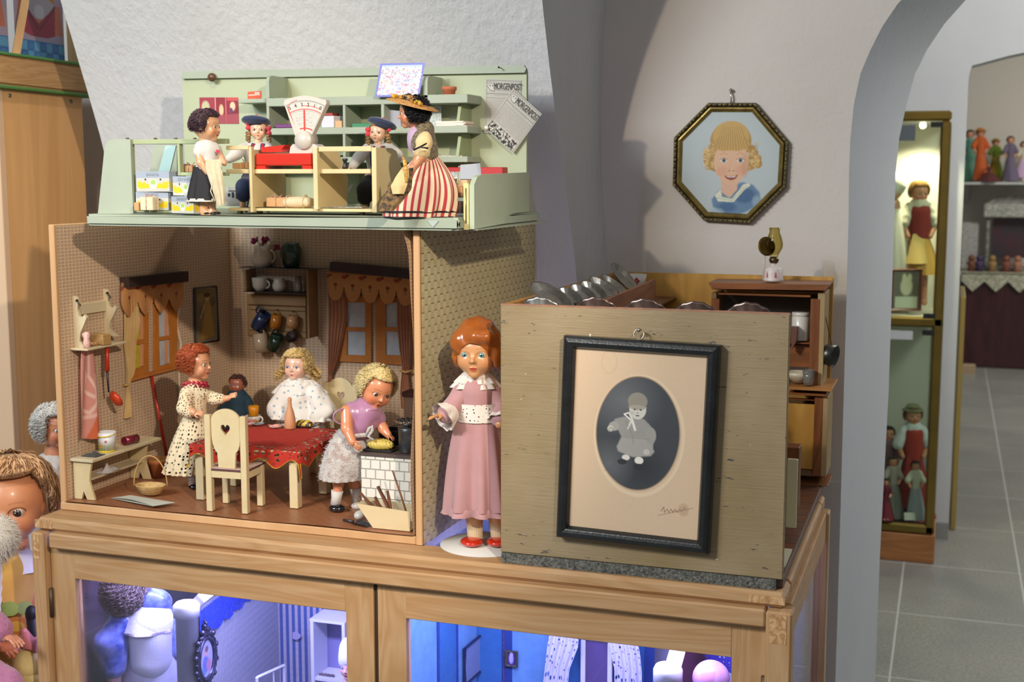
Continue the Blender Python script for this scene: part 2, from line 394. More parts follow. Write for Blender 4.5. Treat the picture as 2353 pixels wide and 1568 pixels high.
def head_mesh(R,M,st,cell):
    s=Sdf(); s.ell((0,.08,.15),(.86,.93,.88)).ell((0,-.14,-.34),(.66,.68,.60),k=.25)
    for x in (-1,1):
        s.ell((x*.36,-.50,-.33),(.28,.28,.26),k=.2).ell((x*.84,.02,-.1),(.09,.15,.22),k=.08)
    s.ell((0,-.60,-.78),(.2,.18,.16),k=.2)
    s.cap((0,-.80,.02),(0,-.93,-.2),.05,.085,k=.1).ell((.09,-.84,-.22),.06,k=.06).ell((-.09,-.84,-.22),.06,k=.06)
    for x in (-1,1): s.ell((x*.33,-.93,.02),(.19,.15,.125),k=.08,sub=True)
    s.ell((0,-.78,-.485),(.16,.075,.05),k=.05).ell((0,-.76,-.585),(.13,.075,.055),k=.05)
    s.cap((-.14,-.87,-.53),(.14,-.87,-.53),.018,k=.03,sub=True)
    if st.get('neck',1): s.cap((0,.08,-.6),(0,.12,-1.35),.34,.36,k=.12)
    v,f=s.mesh(cell/R,.1)
    x,y,z=v.T; c=np.tile(larr(st['skin']),(len(v),1)); front=np.clip((-y-.45)/.15,0,1)
    def blend(m,col):
        nonlocal c
        m=np.clip(m,0,1)[:,None]; c=c*(1-m)+larr(col)*m
    for sx in (-1,1): blend(st.get('bl',.5)*np.exp(-(((x-sx*.46)/.2)**2+((z+.33)/.17)**2))*front,st.get('blush','d06a50'))
    ms=st.get('mw',.17); lm=1-((x/ms)**2+((z+.53)/(.085))**2); blend(np.clip(lm*3,0,1)*front,st.get('lip','b8282a')); blend(np.clip((.012-np.abs(z+.53-.02*np.cos(x*15)))*80,0,1)*(np.abs(x)<ms*.85)*front*.8,'5a1512')
    for sx in (-1,1):
        dx,dz=x-sx*.33,z-.02; rho=np.sqrt((dx/.19)**2+(dz/.14)**2); blend(np.clip(1-np.abs(rho-1.02)/.13,0,1)*(dz>.0)*front*st.get('lash',.9),st.get('lashc','2a1a12'))
        blend(np.clip(1-np.abs(rho-1.0)/.10,0,1)*(dz<=.0)*front*.35,'5a3a28')
        dz2=dz-.27+.9*(dx-sx*.0)**2; blend(np.clip((.028-np.abs(dz2))*60,0,1)*(np.abs(dx)<.19)*front*st.get('brow',.6),st.get('browc','6a4528'))
        blend(np.clip(1-np.hypot(x-sx*.055,z+.275)/.03,0,1)*front*.6,'6a2a1a')
    return xform(M,v*R),f,c
def eye_mesh(R,M,sx,st):
    nu,nv=20,14; b=[];fa=[];cc=[]
    g=st.get('gaze',(0,0))
    for i in range(nv):
        th=PI*.5*i/(nv-1)
        for j in range(nu):
            a=2*PI*j/nu; q=V((math.sin(th)*math.cos(a),-math.cos(th),math.sin(th)*math.sin(a)))
            b.append((sx*.33+.155*q.x,-.66+.160*q.y,.015+.150*q.z))
            r=math.hypot(q.x-g[0],q.z-g[1]); cc.append(larr('1a120e') if r<.30 else (larr(st.get('iris','5a7f92')) if r<.62 else (larr('30221a') if r<.70 else larr('cfc3b4'))))
            if math.hypot(q.x-g[0]+.14,q.z-g[1]-.16)<.09: cc[-1]=larr('ffffff')
    for i in range(nv-1):
        for j in range(nu): fa.append((i*nu+j,i*nu+(j+1)%nu,(i+1)*nu+(j+1)%nu,(i+1)*nu+j))
    return xform(M,np.array(b)*R),np.array(fa),np.array(cc)
def hand_mesh(Hs,M,side,curl,cell,skin,spread=.12,pc=None):
    s=Sdf(); s.ell((.3,0,0),(.3,.24,.11),k=.08).cap((-.25,0,0),(.1,0,0),.15,.16,k=.12)
    for i,(y,L) in enumerate(((-.2,.33),(-.07,.42),(.07,.45),(.19,.40))):
        a=np.array((.5,y,.0)); sa=spread*(y*4); cu=curl*(1.0+.15*(1.5-i)*.5); d=np.array((math.cos(cu)*math.cos(sa),math.sin(sa),-math.sin(cu))); b=a+d*L*.55; cu2=cu*2.0; d2=np.array((math.cos(cu2)*math.cos(sa),math.sin(sa),-math.sin(cu2))); s.chain([a-d*.05,b,b+d2*L*.45],[.075,.068,.055],k=.035)
    s.chain([(.08,.16,-.02),(.28,.36,-.07),(.46,.42,-.12-.2*curl)],[.10,.078,.06],k=.05)
    v,f=s.mesh(cell/Hs,.05); v[:,1]*=side
    if side<0: f=f[:,::-1]
    c=np.tile(larr(skin),(len(v),1)); return xform(M,v*Hs),f,c
def hbasis(yaw,pitch,roll):
    B=Matrix((RT,HF,V((0,0,1)))).transposed()
    return B@Matrix.Rotation(math.radians(yaw),3,'Z')@Matrix.Rotation(math.radians(pitch),3,'X')@Matrix.Rotation(math.radians(roll),3,'Y')
class Doll:
    def __init__(s,name,label,D,base,group=None,cell=.0014,skin='d8a07c',cat='doll'):
        s.D=D; s.s=D/F_PX*1.0; s.base=V(base); s.root=empty(name,label,cat,base,group); s.cell=cell; s.skin=skin; s.body=Sdf(); s.parts=[]; s.eyes=[]
    def P(s,x,y,dd=0): return PD(x,y,s.D+dd*s.s) if False else PD(x,y,s.D+dd)
    def limb(s,pts,rs,k=.004): s.body.chain([s.P(*p) for p in pts],[r*s.s for r in rs],k); return s
    def blob(s,c,r,k=.008): s.body.ell(s.P(*c),[x*s.s for x in r],R=[list(v) for v in Matrix((RT,HF,V((0,0,1)))).transposed()],k=k); return s
    def head(s,x,y,R,yaw=0,pitch=0,roll=0,dd=0,**st):
        st.setdefault('skin',s.skin); s.R=R*s.s; B=hbasis(yaw,pitch,roll); M=B.to_4x4(); M.translation=s.P(x,y,dd); s.HM=M; s.st=st
        s.parts.append(head_mesh(s.R,M,st,min(.0009,s.cell)))
        s.eyepos=(M,st); return s
    def hand(s,w,toward,size,side=1,curl=.35,palm=(0,0,-1),spread=.12):
        W=s.P(*w); T=s.P(*toward); d=(T-W).normalized(); pn=V(palm); z=(-(pn-d*pn.dot(d))).normalized(); y=z.cross(d)
        M=Matrix((d,y,z)).transposed().to_4x4(); M.translation=W; s.parts.append(hand_mesh(size*s.s,M,side,curl,min(.0007,s.cell),s.skin,spread)); return s
    def finish(s,rough=.35,coat=.3,name='body',sss=0):
        if s.body.p:
            v,f=s.body.mesh(s.cell,.004); s.parts.append((v,f,np.tile(larr(s.skin),(len(v),1))))
        v,f,c=joinm(s.parts); o=mesh_np(name,v,f,c,vcol(rough,coat,'doll_skin'),s.root)
        if hasattr(s,'eyepos') and s.st.get('eyes',1):
            for sx in (-1,1): mesh_np('eye',*eye_mesh(s.R,s.eyepos[0],sx,s.st),vcol(.08,1,'glass_eye'),s.root)
        return s
    def cloth(s,name,prims,m,cell=None,k=.006,wr=0,wsc=300,post=None,label=None,R=None):
        q=Sdf()
        for p in prims:
            if p[0]=='e': q.ell(s.P(*p[1]),[x*s.s for x in p[2]],R=[list(v) for v in Matrix((RT,HF,V((0,0,1)))).transposed()],k=(p[3] if len(p)>3 else 0),sub=(len(p)>4))
            else: q.chain([s.P(*a) for a in p[1]],[x*s.s for x in p[2]],p[3] if len(p)>3 else 0)
        d=(lambda X,Y,Z: wr*smooth_noise((X,Y,Z),wsc,3)) if wr else None
        v,f=q.mesh(cell or s.cell,k,disp=d,post=post); o=mesh_np(name,v,f,None,m,s.root)
        if label: o['label']=label
        return o
    def skirt(s,name,top,bot,r0,r1,m,folds=14,amp=.08,bulge=0,th=.0012,n=96,L=26,hem=0,seed=0,flat=1.0,label=None,us=1,vs=1,tilt=0,fp=1.0,r0f=None,open_=None,extra=None):
        A=s.P(*top); B=s.P(*bot); s0,s1=r0*s.s,r1*s.s; ax=(B-A); Ln=ax.length; R_=random.Random(seed); ph=[R_.uniform(0,6.28) for _ in range(4)]
        def rad(a,v):
            r=s0+(s1-s0)*(v**.8)+bulge*s.s*math.sin(PI*v)
            w=v**fp; f=math.sin(folds*a+ph[0]+1.5*math.sin(2*a+ph[1]))*.6+math.sin((folds//2+1)*a+ph[2])*.4
            r*=1+amp*w*f
            if hem and v>.9: r*=1+hem*math.sin(folds*2.3*a+ph[3])*(v-.9)*10
            return r
        def pt(a,v,o=0):
            r=rad(a,v)+o; c=A+ax*v
            if hem and v>.95: c=c+V((0,0,-1))*hem*s.s*20*math.sin(folds*1.3*a+ph[2])*(v-.95)
            return c+RT*(r*math.cos(a))+HF*(r*math.sin(a)*flat)
        b=MB(); b.grid(lambda u,v: pt(2*PI*u,v),n,L,cu=True,us=us,vs=vs); b.grid(lambda u,v: pt(2*PI*u,v,-th-.0005),n,L,cu=True,us=us,vs=vs)
        o=b.obj(name,m,s.root)
        if label: o['label']=label
        return o
    def hair(s,c1,c2,n=900,length=.7,curl=.08,freq=3,width=.02,hairline=52,side=118,hang=0,vol=1.08,face=62,base=True,name='hair',seed=5,K=14,swirl=0,label=None,parta=0,up=0,rough=.5,loc_off=(0,0,0)):
        R_=np.random.RandomState(seed); A1,A2=larr(c1),larr(c2); vs=[];fs=[];cs=[];cnt=0; ctr=np.array((0,.08,.15)); rad=np.array((.88,.95,.9))*vol
        for i in range(n):
            ph=R_.uniform(-PI,PI); df=abs(ph)                       # 0 = front
            fr=df<math.radians(face); thm=math.radians(hairline if fr else side)
            if not fr: thm=math.radians(hairline+(side-hairline)*min(1,(math.degrees(df)-face)/18))
            t0=R_.uniform(.02,1)**.6*thm*.85; ln=length*R_.uniform(.6,1.2); pts=[]; p1,p2=R_.uniform(0,6.28,2); hg=0; th=t0; jit=R_.uniform(.97,1.07); q=None; ph0=ph; tcap=thm if fr else thm
            for j in range(K):
                if th<tcap or (not fr and th<PI*.55 and tcap>PI*.5): th=min(th+ln/K,tcap) if fr else th+ln/K
                elif not fr: hg+=ln/K*hang if hang else 0
                ph=ph0+swirl*(th-t0)
                nrm=np.array((math.sin(th)*math.sin(ph),-math.sin(th)*math.cos(ph),math.cos(th))); tt=np.array((math.cos(ph),math.sin(ph),0))
                mer=np.array((math.cos(th)*math.sin(ph),-math.cos(th)*math.cos(ph),-math.sin(th)))
                w=curl*min(1,(j+1)/5); e=j/(K-1)
                p=ctr+nrm*rad*(jit+up*e)+np.array((0,0,-hg))+nrm*w*math.sin(freq*6.28*e+p1)+tt*w*math.cos(freq*6.28*e+p1)+mer*w*.3*math.sin(p2+5*e)
                wd=width*(1-.75*e**2); pts.append([p+(nrm*math.cos(x)*.6+tt*math.sin(x))*wd for x in (0,2.09,4.19)])
            vs+=[q for r in pts for q in r]; m=R_.uniform(0,1); cc=A1*(1-m)+A2*m; cs+=[cc]*(3*K)
            for j in range(K-1):
                for a in range(3): fs.append((cnt+j*3+a,cnt+j*3+(a+1)%3,cnt+j*3+3+(a+1)%3,cnt+j*3+3+a))
            cnt+=3*K
        v=np.array(vs); f=np.array(fs); c=np.array(cs); parts=[(xform(s.HM,v*s.R),f,c)]
        if base:
            q=Sdf(); q.ell(ctr,rad*.985)
            h=math.cos(math.radians(hairline-6))
            def post(F,X,Y,Z):
                z=(Z-ctr[2])/rad[2]; y=(Y-ctr[1])/rad[1]; x=np.abs(X)/rad[0]
                cutf=np.minimum(np.minimum((h-z),( -y-.15)),(math.sin(math.radians(face))*1.0-x))*.9
                F=np.maximum(F,cutf); cut2=(math.cos(math.radians(min(side,150)))-z)*.9+ .0*X
                return np.maximum(F,cut2)
            bv,bf=q.mesh(max(.0012/s.R,.03),.05,post=post); parts.append((xform(s.HM,bv*s.R),bf,np.tile(A1*.45+A2*.3,(len(bv),1))))
        v,f,c=joinm(parts); o=mesh_np(name,v,f,c,vcol(rough,0,'hair_fibre'),s.root)
        if label: o['label']=label
        return o
# ---------------------------------------------------------------- setting
plaster=lambda c,c2,bs=60,b=.35: mat(c,.9,c2=c2,ns=3,bump=b,bs=bs,spec=.2,bd=.004,name='rough_plaster')
W_white=mat('d6d6d4',.9,c2='cdccc9',ns=2.5,bump=1,bs=70,spec=.2,stretch=(1,1,.4),bd=.003,name='rough_plaster')
W_warm=mat('cbc3ba',.9,c2='c5bdb4',ns=3,bump=.35,bs=90,spec=.2,bd=.003,name='plaster')
W_cool=mat('cdcfd0',.9,c2='c6c9cb',ns=2,bump=.2,bs=60,spec=.2,bd=.003,name='plaster')
# left vault face, leaning forward towards the top
def vy(z): return 2.64-max(0,(z-1.30))**1.7*.55
def edge_tab(px):
    zs,xs=[],[]
    for x,y in px:
        Y=2.64
        for _ in range(12): p=PY(x,y,Y); Y=vy(p.z)
        zs.append(p.z); xs.append(p.x)
    zs,xs=np.array(zs[::-1]),np.array(xs[::-1])
    def f(z):
        if z<zs[0]: return float(xs[0]+(z-zs[0])*(xs[1]-xs[0])/(zs[1]-zs[0])*.3)
        if z>zs[-1]: return float(xs[-1]+(z-zs[-1])*(xs[-1]-xs[-2])/(zs[-1]-zs[-2]))
        return float(np.interp(z,zs,xs))
    return f
xl=edge_tab([(95,-150),(138,0),(180,140),(208,235),(232,320),(255,420),(280,520),(330,700),(390,950)])
xr=edge_tab([(1232,-150),(1245,0),(1262,150),(1278,280),(1295,400),(1312,520),(1325,640),(1338,760),(1352,950)])
b=MB()
def vf(u,v):
    z=.0+3.1*v; x=xl(z)+(xr(z)-xl(z))*u; y=vy(z)
    return V((x,y,z))
b.grid(vf,40,60)
b.grid(lambda u,v:(lambda z:V((xr(z)+.032*u,vy(z)+(2.80-vy(z))*u,z)))(3.1*v),6,60)
b.grid(lambda u,v:(lambda z:V((xl(z)-.03*u,vy(z)+(3.02-vy(z))*u,z)))(3.1*v),6,60)
structure(b.obj('wall_vault',W_white,fixn=False))
# wall behind the bay on the left
b=MB(); b.bx((-3.6,3.0,0),(-1.5,3.1,3.1)); structure(b.obj('wall_left',W_warm))
# wall with the arched passage: front face y=2.79, opening right of x=-0.19, spring line z~1.55
WY=2.79; WB=3.2
fr=[PY(x,y,WY) for x,y in ((1925,1400),(1943,760),(1950,500),(1951,400),(1954,320),(1962,240),(1977,170),(2000,115),(2028,60),(2062,10))]
bk=[PY(x,y,WB) for x,y in ((2022,1275),(2042,900),(2055,500),(2058,400),(2066,320),(2083,240),(2103,170),(2130,115),(2170,55),(2219,0))]
fr=[V((fr[0].x,WY,0))]+fr; bk=[V((bk[0].x,WB,0))]+bk
def ext(c,Y,top,w):
    p=c[-1]; q=[V((p.x+w*u,Y,p.z+(top-p.z)*math.sin(PI/2*min(1,u*2))**1.0 if u<.5 else top)) for u in (.08,.18,.3,.42,.5)]
    s=c+q; cx=c[-1].x+w*.5
    return s+[V((2*cx-v.x,Y,v.z)) for v in reversed(c+q[:-1])]
fr2=ext(fr,WY,2.2,.9); bk2=ext(bk,WB,2.26,.86)
n=min(len(fr2),len(bk2)); xe=[p.x for p in fr2]
b=MB()
for crv,Y,sgn in ((fr2,WY,1),(bk2,WB,-1)):
    o=[(-.76,0)]+[(p.x,p.z) for p in crv]+[(3.4,0),(3.4,3.1),(-.76,3.1)]; tri=tessellate_polygon([[V((p[0],p[1],0)) for p in o]]); vs=[b.bm.verts.new((p[0],Y,p[1])) for p in o]
    for t3 in tri: b.bm.faces.new([vs[i] for i in t3])
structure(b.obj('wall_arch',W_warm))
b=MB()
def jam(u,v):
    i=u*(n-1); k=min(int(i),n-2); f=i-k; A=fr2[k].lerp(fr2[k+1],f); B=bk2[k].lerp(bk2[k+1],f)
    return A.lerp(B,v)+V((0,0,0))
b.grid(jam,n,8); structure(b.obj('wall_arch_reveal',W_cool,fixn=False))
# second wall far behind with its own arched opening
b=MB(); X2=.045; Y2=5.62; pts=[]
for i in range(25):
    a=math.radians(180-150*i/24); pts.append((X2+1.3+1.3*math.cos(a),1.93+.42*math.sin(a)**.6 if math.sin(a)>0 else 1.93))
pts=[(X2,0)]+[(X2,1.93)]+[(X2+.012,1.975),(X2+.15,2.01),(X2+.5,2.08),(X2+1.2,2.14),(X2+2.2,2.1),(X2+2.9,1.9),(X2+2.9,0)]
out=[(-3.5,0)]+pts+[(6,0),(6,3.1),(-3.5,3.1)]
b.prism(out,.14,frame((0,Y2+.14,0),(1,0,0),(0,0,1)))
structure(b.obj('wall_partition',W_cool))
b=MB(); b.bx((-.3,11.4,0),(7,11.5,3.3)); structure(b.obj('wall_far',mat('d8d2c6',.9,name='plaster')))
b=MB(); b.bx((6.0,2.5,0),(6.1,11.5,3.3)); structure(b.obj('wall_far_right',W_cool))
b=MB(); b.bx((-.09,5.6,0),(X2-.001,5.618,.07)); structure(b.obj('baseboard_partition',mat('8d8f8c',.6)))
# ceiling of the rooms behind
b=MB(); b.bx((-3.6,2.9,3.1),(7,11.6,3.2)); structure(b.obj('ceiling',mat('e6e4de',.9)))
# floor of stone slabs
t=NT('stone_floor'); v=t.coord('Object'); mp=t.add('ShaderNodeMapping'); t.ln(v,mp.inputs[0]); mp.inputs['Location'].default_value=(.33,.1,0)
br=t.add('ShaderNodeTexBrick'); br.offset=.0; br.inputs['Scale'].default_value=1; br.inputs['Brick Width'].default_value=.215*2; br.inputs['Row Height'].default_value=.62; br.inputs['Mortar Size'].default_value=.004; br.inputs['Mortar Smooth'].default_value=.3
t.ln(mp.outputs[0],br.inputs['Vector']); n=t.noise(v,90,3,.7); n2=t.noise(v,3,3)
c=t.mix(t.ramp(n,[(.4,0.),(.6,1.)]),'86877f','a2a39a'); c=t.mix(t.ramp(n2,[(.4,0.),(.65,.5)]),c,'787c7c'); c=t.mix(br.outputs['Fac'],c,'c4c6c4'); t.col(c); t.set(Roughness=.28)
b=MB(); b.bx((-4,-1,-.1),(7,11.6,0)); structure(b.obj('floor',t.m))
# ---------------------------------------------------------------- lights
def look(o,to): o.rotation_euler=(V(to)-o.location).to_track_quat('-Z','Y').to_euler()
def spot(name,loc,to,power,color,angle=60,size=.04,blend=.6):
    L=bpy.data.lights.new(name,'SPOT'); L.energy=power; L.color=color; L.spot_size=math.radians(angle); L.spot_blend=blend; L.shadow_soft_size=size; o=bpy.data.objects.new(name,L); COL.objects.link(o); o.location=loc; look(o,to); return o
def area(name,loc,to,power,color,sx,sy):
    L=bpy.data.lights.new(name,'AREA'); L.shape='RECTANGLE'; L.size=sx; L.size_y=sy; L.energy=power; L.color=color; o=bpy.data.objects.new(name,L); COL.objects.link(o); o.location=loc; look(o,to); return o
def point(name,loc,power,color,size=.03):
    L=bpy.data.lights.new(name,'POINT'); L.energy=power; L.color=color; L.shadow_soft_size=size; o=bpy.data.objects.new(name,L); COL.objects.link(o); o.location=loc; return o
spot('ceiling_lamp_left',(-1.60,-.15,2.55),(-.30,2.4,1.58),96,(1,.83,.64),58,.03,.5)
spot('ceiling_lamp_right',(.5,.3,2.32),(-1.60,2.10,1.15),180,(1,.85,.69),40,.03,.5)
spot('corner_fill_spot',(-.95,.9,2.95),(-2.02,2.42,1.15),62,(1,.86,.68),36,.04,.7)  # added spot that brightens the left display unit, no known fixture
point('cabinet_left_fill',(-1.50,2.16,.83),.7,(.6,.58,1.0),.02)  # added point that lifts the dark left end inside the cabinet
area('upper_wall_fill',(-2.3,-.7,2.9),(-1.3,2.6,2.3),104,(.80,.90,1),1.2,.8)  # added cool fill for the upper white wall, no window known there
area('front_soft_fill',(.3,-1.2,2.7),(-.5,2.6,1.0),12,(.98,.97,1),2.2,1.2)  # added broad fill from behind the camera, not a fixture
point('back_room_lamp',(1.2,4.2,2.7),80,(.98,.985,1),.2)
area('back_hall_lamp',(1.6,9.0,3.0),(1.2,9.6,0),90,(1,.97,.92),1.5,1.5)
w=bpy.data.worlds.new('world'); scene.world=w; w.use_nodes=True; w.node_tree.nodes['Background'].inputs[0].default_value=(.66,.68,.72,1); w.node_tree.nodes['Background'].inputs[1].default_value=.26
scene.view_settings.view_transform='Standard'; scene.view_settings.look='None'; scene.view_settings.gamma=1; scene.view_settings.exposure=-0.08; scene.view_settings.use_curve_mapping=False
# ---------------------------------------------------------------- display cabinet
PW=wood('bf9b72','b08659','x',16,.42,True,10); PWz=wood('bf9b72','b08659','z',16,.42,True,10); PWy=wood('c49d70','b38757','y',16,.42,True,10); PWend=wood('d8b182','a8794a','z',30,.6,False,2)
GL=glass('f4f6ff',.02,1.5,.10)
x0,x1,yf,yb,zt=-1.589,-.214,1.918,2.56,.900
cab=empty('display_cabinet','pine display cabinet with two glazed doors, lit violet from inside, under the dollhouses','cabinet',(-.9,2.24,0))
b=MB()
b.bx((x0,yf,zt-.024),(x1-.0,yf+.072,zt),.006); o=b.obj('top_front_board',PW,cab)
b=MB(); b.bx((x0+.035,yf-.012,zt-.053),(x1-.028,yf+.02,zt-.0245),.003); b.obj('front_rail',PW,cab)
for nm,xx in (('top_side_board',x0),('top_side_board',x1-.055)):
    b=MB(); b.bx((xx,yf+.0725,zt-.024),(xx+.055,yb-.0605,zt),.004); b.obj(nm,PWy,cab)
b=MB(); b.bx((x0,yb-.06,zt-.024),(x1,yb,zt),.004); b.obj('top_back_board',PW,cab)
b=MB(); b.bx((x0+.055,yf+.0725,zt-.010),(x1-.055,yb-.0605,zt-.003)); b.obj('top_glass',GL,cab)
for xx in (x0,x0+.055): pass
b=MB(); b.bx((x1-.055-.0005,yf+.0005,zt-.018),(x1-.0005,yf-.0008,zt-.006)); b.obj('end_grain_joint',PWend,cab)
b=MB(); b.bx((x0-.002,yf+.004,zt-.019),(x0+.036,yf-.0008,zt-.004)); b.obj('end_grain_joint',PWend,cab)
for xa,xb in ((x0-.004,x0+.022),(x1-.0275,x1+.012)):
    for ya,yb2 in ((yf-.012,yf+.03),(yb-.04,yb)):
        b=MB(); b.bx((xa,ya,.06),(xb,yb2,zt-.026),.003); p=b.obj('corner_post',PWz,cab)
        if ya<2:
            b=MB(); b.bx((xa+.006,ya-.0008,zt-.075),(xb-.008,ya+.01,zt-.030)); b.obj('tenon_joint',PWend,p)
def door(xa,xb,hinge):
    yd=yf+.006; d_=empty('tmp','','',(0,0,0)); bpy.data.objects.remove(d_)
    b=MB(); w_=.052; zT=zt-.0545; zB=.10
    b.prism([(xa,zB),(xb,zB),(xb,zT),(xa,zT)],.019,frame((0,yd+.0205,0),(1,0,0),(0,0,1)),holes=[[(xa+w_,zB+.06),(xb-w_,zB+.06),(xb-w_,zT-.058),(xa+w_,zT-.058)]])
    door_o=b.obj('door',PWz,cab)
    for za,zc in ((zT-.0582,zT-.0002),(zB+.0002,zB+.0602)): b=MB(); b.bx((xa+w_+.0006,yd+.0005,za),(xb-w_-.0006,yd+.0212,zc),.001); b.obj('door_rail',PW,door_o)
    b=MB(); b.bx((xa+w_-.004,yd+.010,zB+.05),(xb-w_+.004,yd+.013,zT-.054)); b.obj('glass_pane',GL,door_o)
    b=MB(); b.tube([(hinge,yd-.003,zt-.19),(hinge,yd-.003,zt-.135)],.0045,8); b.obj('hinge',mat('5a4a38',.5,.6),door_o)
    return door_o
door(x0+.0235,-.905,x0+.0235); 
door(-.897,x1-.0285,-.2435)
b=MB(); b.bx((-.9045,yf+.012,.1),(-.8975,yf+.02,zt-.055)); b.obj('door_seal',mat('3a2a1a',.8),cab)
b=MB(); b.bx((x0,yf+.03,.055),(x1,yb,.10),.004); b.obj('cabinet_floor',PW,cab)
b=MB(); b.bx((x0-.002,yf-.005,0),(x1+.002,yb,.054),.004); b.obj('plinth',PW,cab)
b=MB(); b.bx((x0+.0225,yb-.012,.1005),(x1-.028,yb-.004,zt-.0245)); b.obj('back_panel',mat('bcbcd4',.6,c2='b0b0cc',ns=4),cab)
for xx in (x0+.004,x1-.005):
    b=MB(); b.bx((xx,yf+.0305,.1),(xx+.004,yb-.0405,zt-.06)); b.obj('side_glass',GL,cab)
    b=MB(); b.bx((xx-.006,yf+.0305,zt-.082),(xx+.012,yb-.0405,zt-.0245),.002); b.obj('side_rail',PWy,cab)
b=MB(); b.bx((x0+.022,yf+.035,.62-.33),(x1-.015,yb-.04,.298)); b.obj('cabinet_shelf',GL,cab)
# LED strips under the top
VIO=(.58,.56,1.0)
b=MB(); b.bx((x0+.08,yf+.074,zt-.0125),(x1-.08,yf+.086,zt-.0105)); o=b.obj('led_strip',mat('9a95ff',.5,emit=6,name='led'),cab)
area('cabinet_led_light_left',(-1.25,2.02,.880),(-1.25,2.2,.55),7.5,VIO,.55,.03)
area('cabinet_led_light_right',(-.56,2.02,.880),(-.56,2.2,.55),7.5,VIO,.55,.03)
point('cabinet_back_light',(-.765,2.28,.80),2.2,VIO,.02)
# ---------------------------------------------------------------- kitchen dollhouse box
kx0,kx1,kyf,kyb,kz0,kz1=-1.580,-.835,1.978,2.60,.9005,1.4412
wt=.012; fz=kz0+.018
def wallpaper():
    t=NT('wallpaper'); tc=t.coord('UV')
    sx=t.add('ShaderNodeSeparateXYZ'); t.ln(tc,sx.inputs[0])
    def cell(a,n): return t.math('FRACT',t.math('MULTIPLY',a,n))
    row=t.math('MULTIPLY',sx.outputs[1],1/.0064); rowi=t.math('FLOOR',row); off=t.math('MULTIPLY',t.math('FRACT',t.math('MULTIPLY',rowi,.5)),.12)
    u=t.math('FRACT',t.math('ADD',t.math('MULTIPLY',sx.outputs[0],1/.0104),off)); vv=t.math('FRACT',row)
    du=t.math('ABSOLUTE',t.math('SUBTRACT',u,.5)); dv=t.math('ABSOLUTE',t.math('SUBTRACT',vv,.5))
    inside=t.math('MULTIPLY',t.math('LESS_THAN',du,.30),t.math('LESS_THAN',dv,.28))
    stripes=t.math('GREATER_THAN',t.math('ABSOLUTE',t.math('SUBTRACT',t.math('FRACT',t.math('MULTIPLY',vv,3.0)),.5)),.12)
    gap=t.math('GREATER_THAN',t.math('ABSOLUTE',t.math('SUBTRACT',du,.10)),.035)
    mk=t.math('MULTIPLY',t.math('MULTIPLY',inside,stripes),gap)
    n=t.noise(t.coord(),160,2); c0=t.mix(t.ramp(n,[(.3,0.),(.7,1.)]),'ceb496','c6ab8c')
    t.col(t.mix(t.math('MULTIPLY',mk,.75),c0,'7d5644')); t.set(Roughness=.8); return t.m
WP=wallpaper()
WG=mat('d4ab7c',.6,c2='c4986a',ns=8,bump=.2,bs=200,stretch=(1,1,.1))
kit=empty('dollhouse_kitchen','open-fronted wooden kitchen room box with dotted wallpaper and brown tiled floor','dollhouse',(-1.2,2.3,kz0))
def panel(b,p,du,dv,uvs=1.0):  # quad with metric UV
    p,du,dv=V(p),V(du),V(dv); vs=[b.bm.verts.new(q) for q in (p,p+du,p+du+dv,p+dv)]; f=b.bm.faces.new(vs); f.material_index=b.mi
    for l,(a,c) in zip(f.loops,((0,0),(du.length,0),(du.length,dv.length),(0,dv.length))): l[b.uv].uv=(a,c)
b=MB(); b.bx((kx0,kyf,kz0),(kx0+wt,kyb,kz1),.0015); b.obj('left_wall',WG,kit)
# left wall has no real opening: windows are cut as recessed pictures
b=MB(); panel(b,(kx0+wt+.0012,kyf+.006,fz),(0,kyb-kyf-.02,0),(0,0,kz1-fz-.002)); b.obj('left_wallpaper',WP,kit,fixn=False)
b=MB(); b.bx((kx0,kyb-.012,kz0),(kx1,kyb,kz1-.001),.001); b.obj('back_wall',WG,kit)
b=MB(); panel(b,(kx0+wt,kyb-.0135,fz),(kx1-kx0-2*wt,0,0),(0,0,kz1-fz-.002)); b.obj('back_wallpaper',WP,kit,fixn=False)
b=MB(); b.bx((kx1-wt,kyf-.003,kz0),(kx1,kyb,kz1),.0015); b.obj('right_wall',WG,kit)
b=MB(); b.grid(lambda u,v:V((kx1-wt-.001-.010*math.exp(-((v-1)/.05)**2)*(1-u)**6 -.003*(1-u)**4*(1+math.sin(9*v)),kyf-.003+(kyb-.03-kyf)*u-.004*math.sin(7*v)*(1-u)**4,fz+(kz1-fz)*v)),20,40,us=.6,vs=.52); b.obj('right_wallpaper',WP,kit)
b=MB(); b.bx((kx0,kyf-.002,kz0),(kx1-wt,kyb-.0125,kz0+.015),.002); b.obj('floor_board',WG,kit)
t=NT('paper_tiles'); tc=t.coord('Object',(1,1,1),(0,0,math.radians(38))); br=t.add('ShaderNodeTexBrick'); br.offset=0; br.inputs['Scale'].default_value=1; br.inputs['Brick Width'].default_value=.0165; br.inputs['Row Height'].default_value=.0165; br.inputs['Mortar Size'].default_value=.00045; t.ln(tc,br.inputs['Vector'])
n=t.noise(t.coord(),120,3); c0=t.mix(t.ramp(n,[(.3,0.),(.7,1.)]),'a06a48','925d3c'); t.col(t.mix(br.outputs['Fac'],c0,'7a4c34')); t.set(Roughness=.42)
b=MB(); b.grid(lambda u,v:V((kx0+wt+(kx1-kx0-2*wt-.004)*u,kyf-.004+.001*math.sin(11*u)+(kyb-.016-kyf)*v,fz-.001+ (.0015*math.sin(9*u+1)**2 if v<.02 else 0))),60,20); b.obj('floor_paper',t.m,kit)
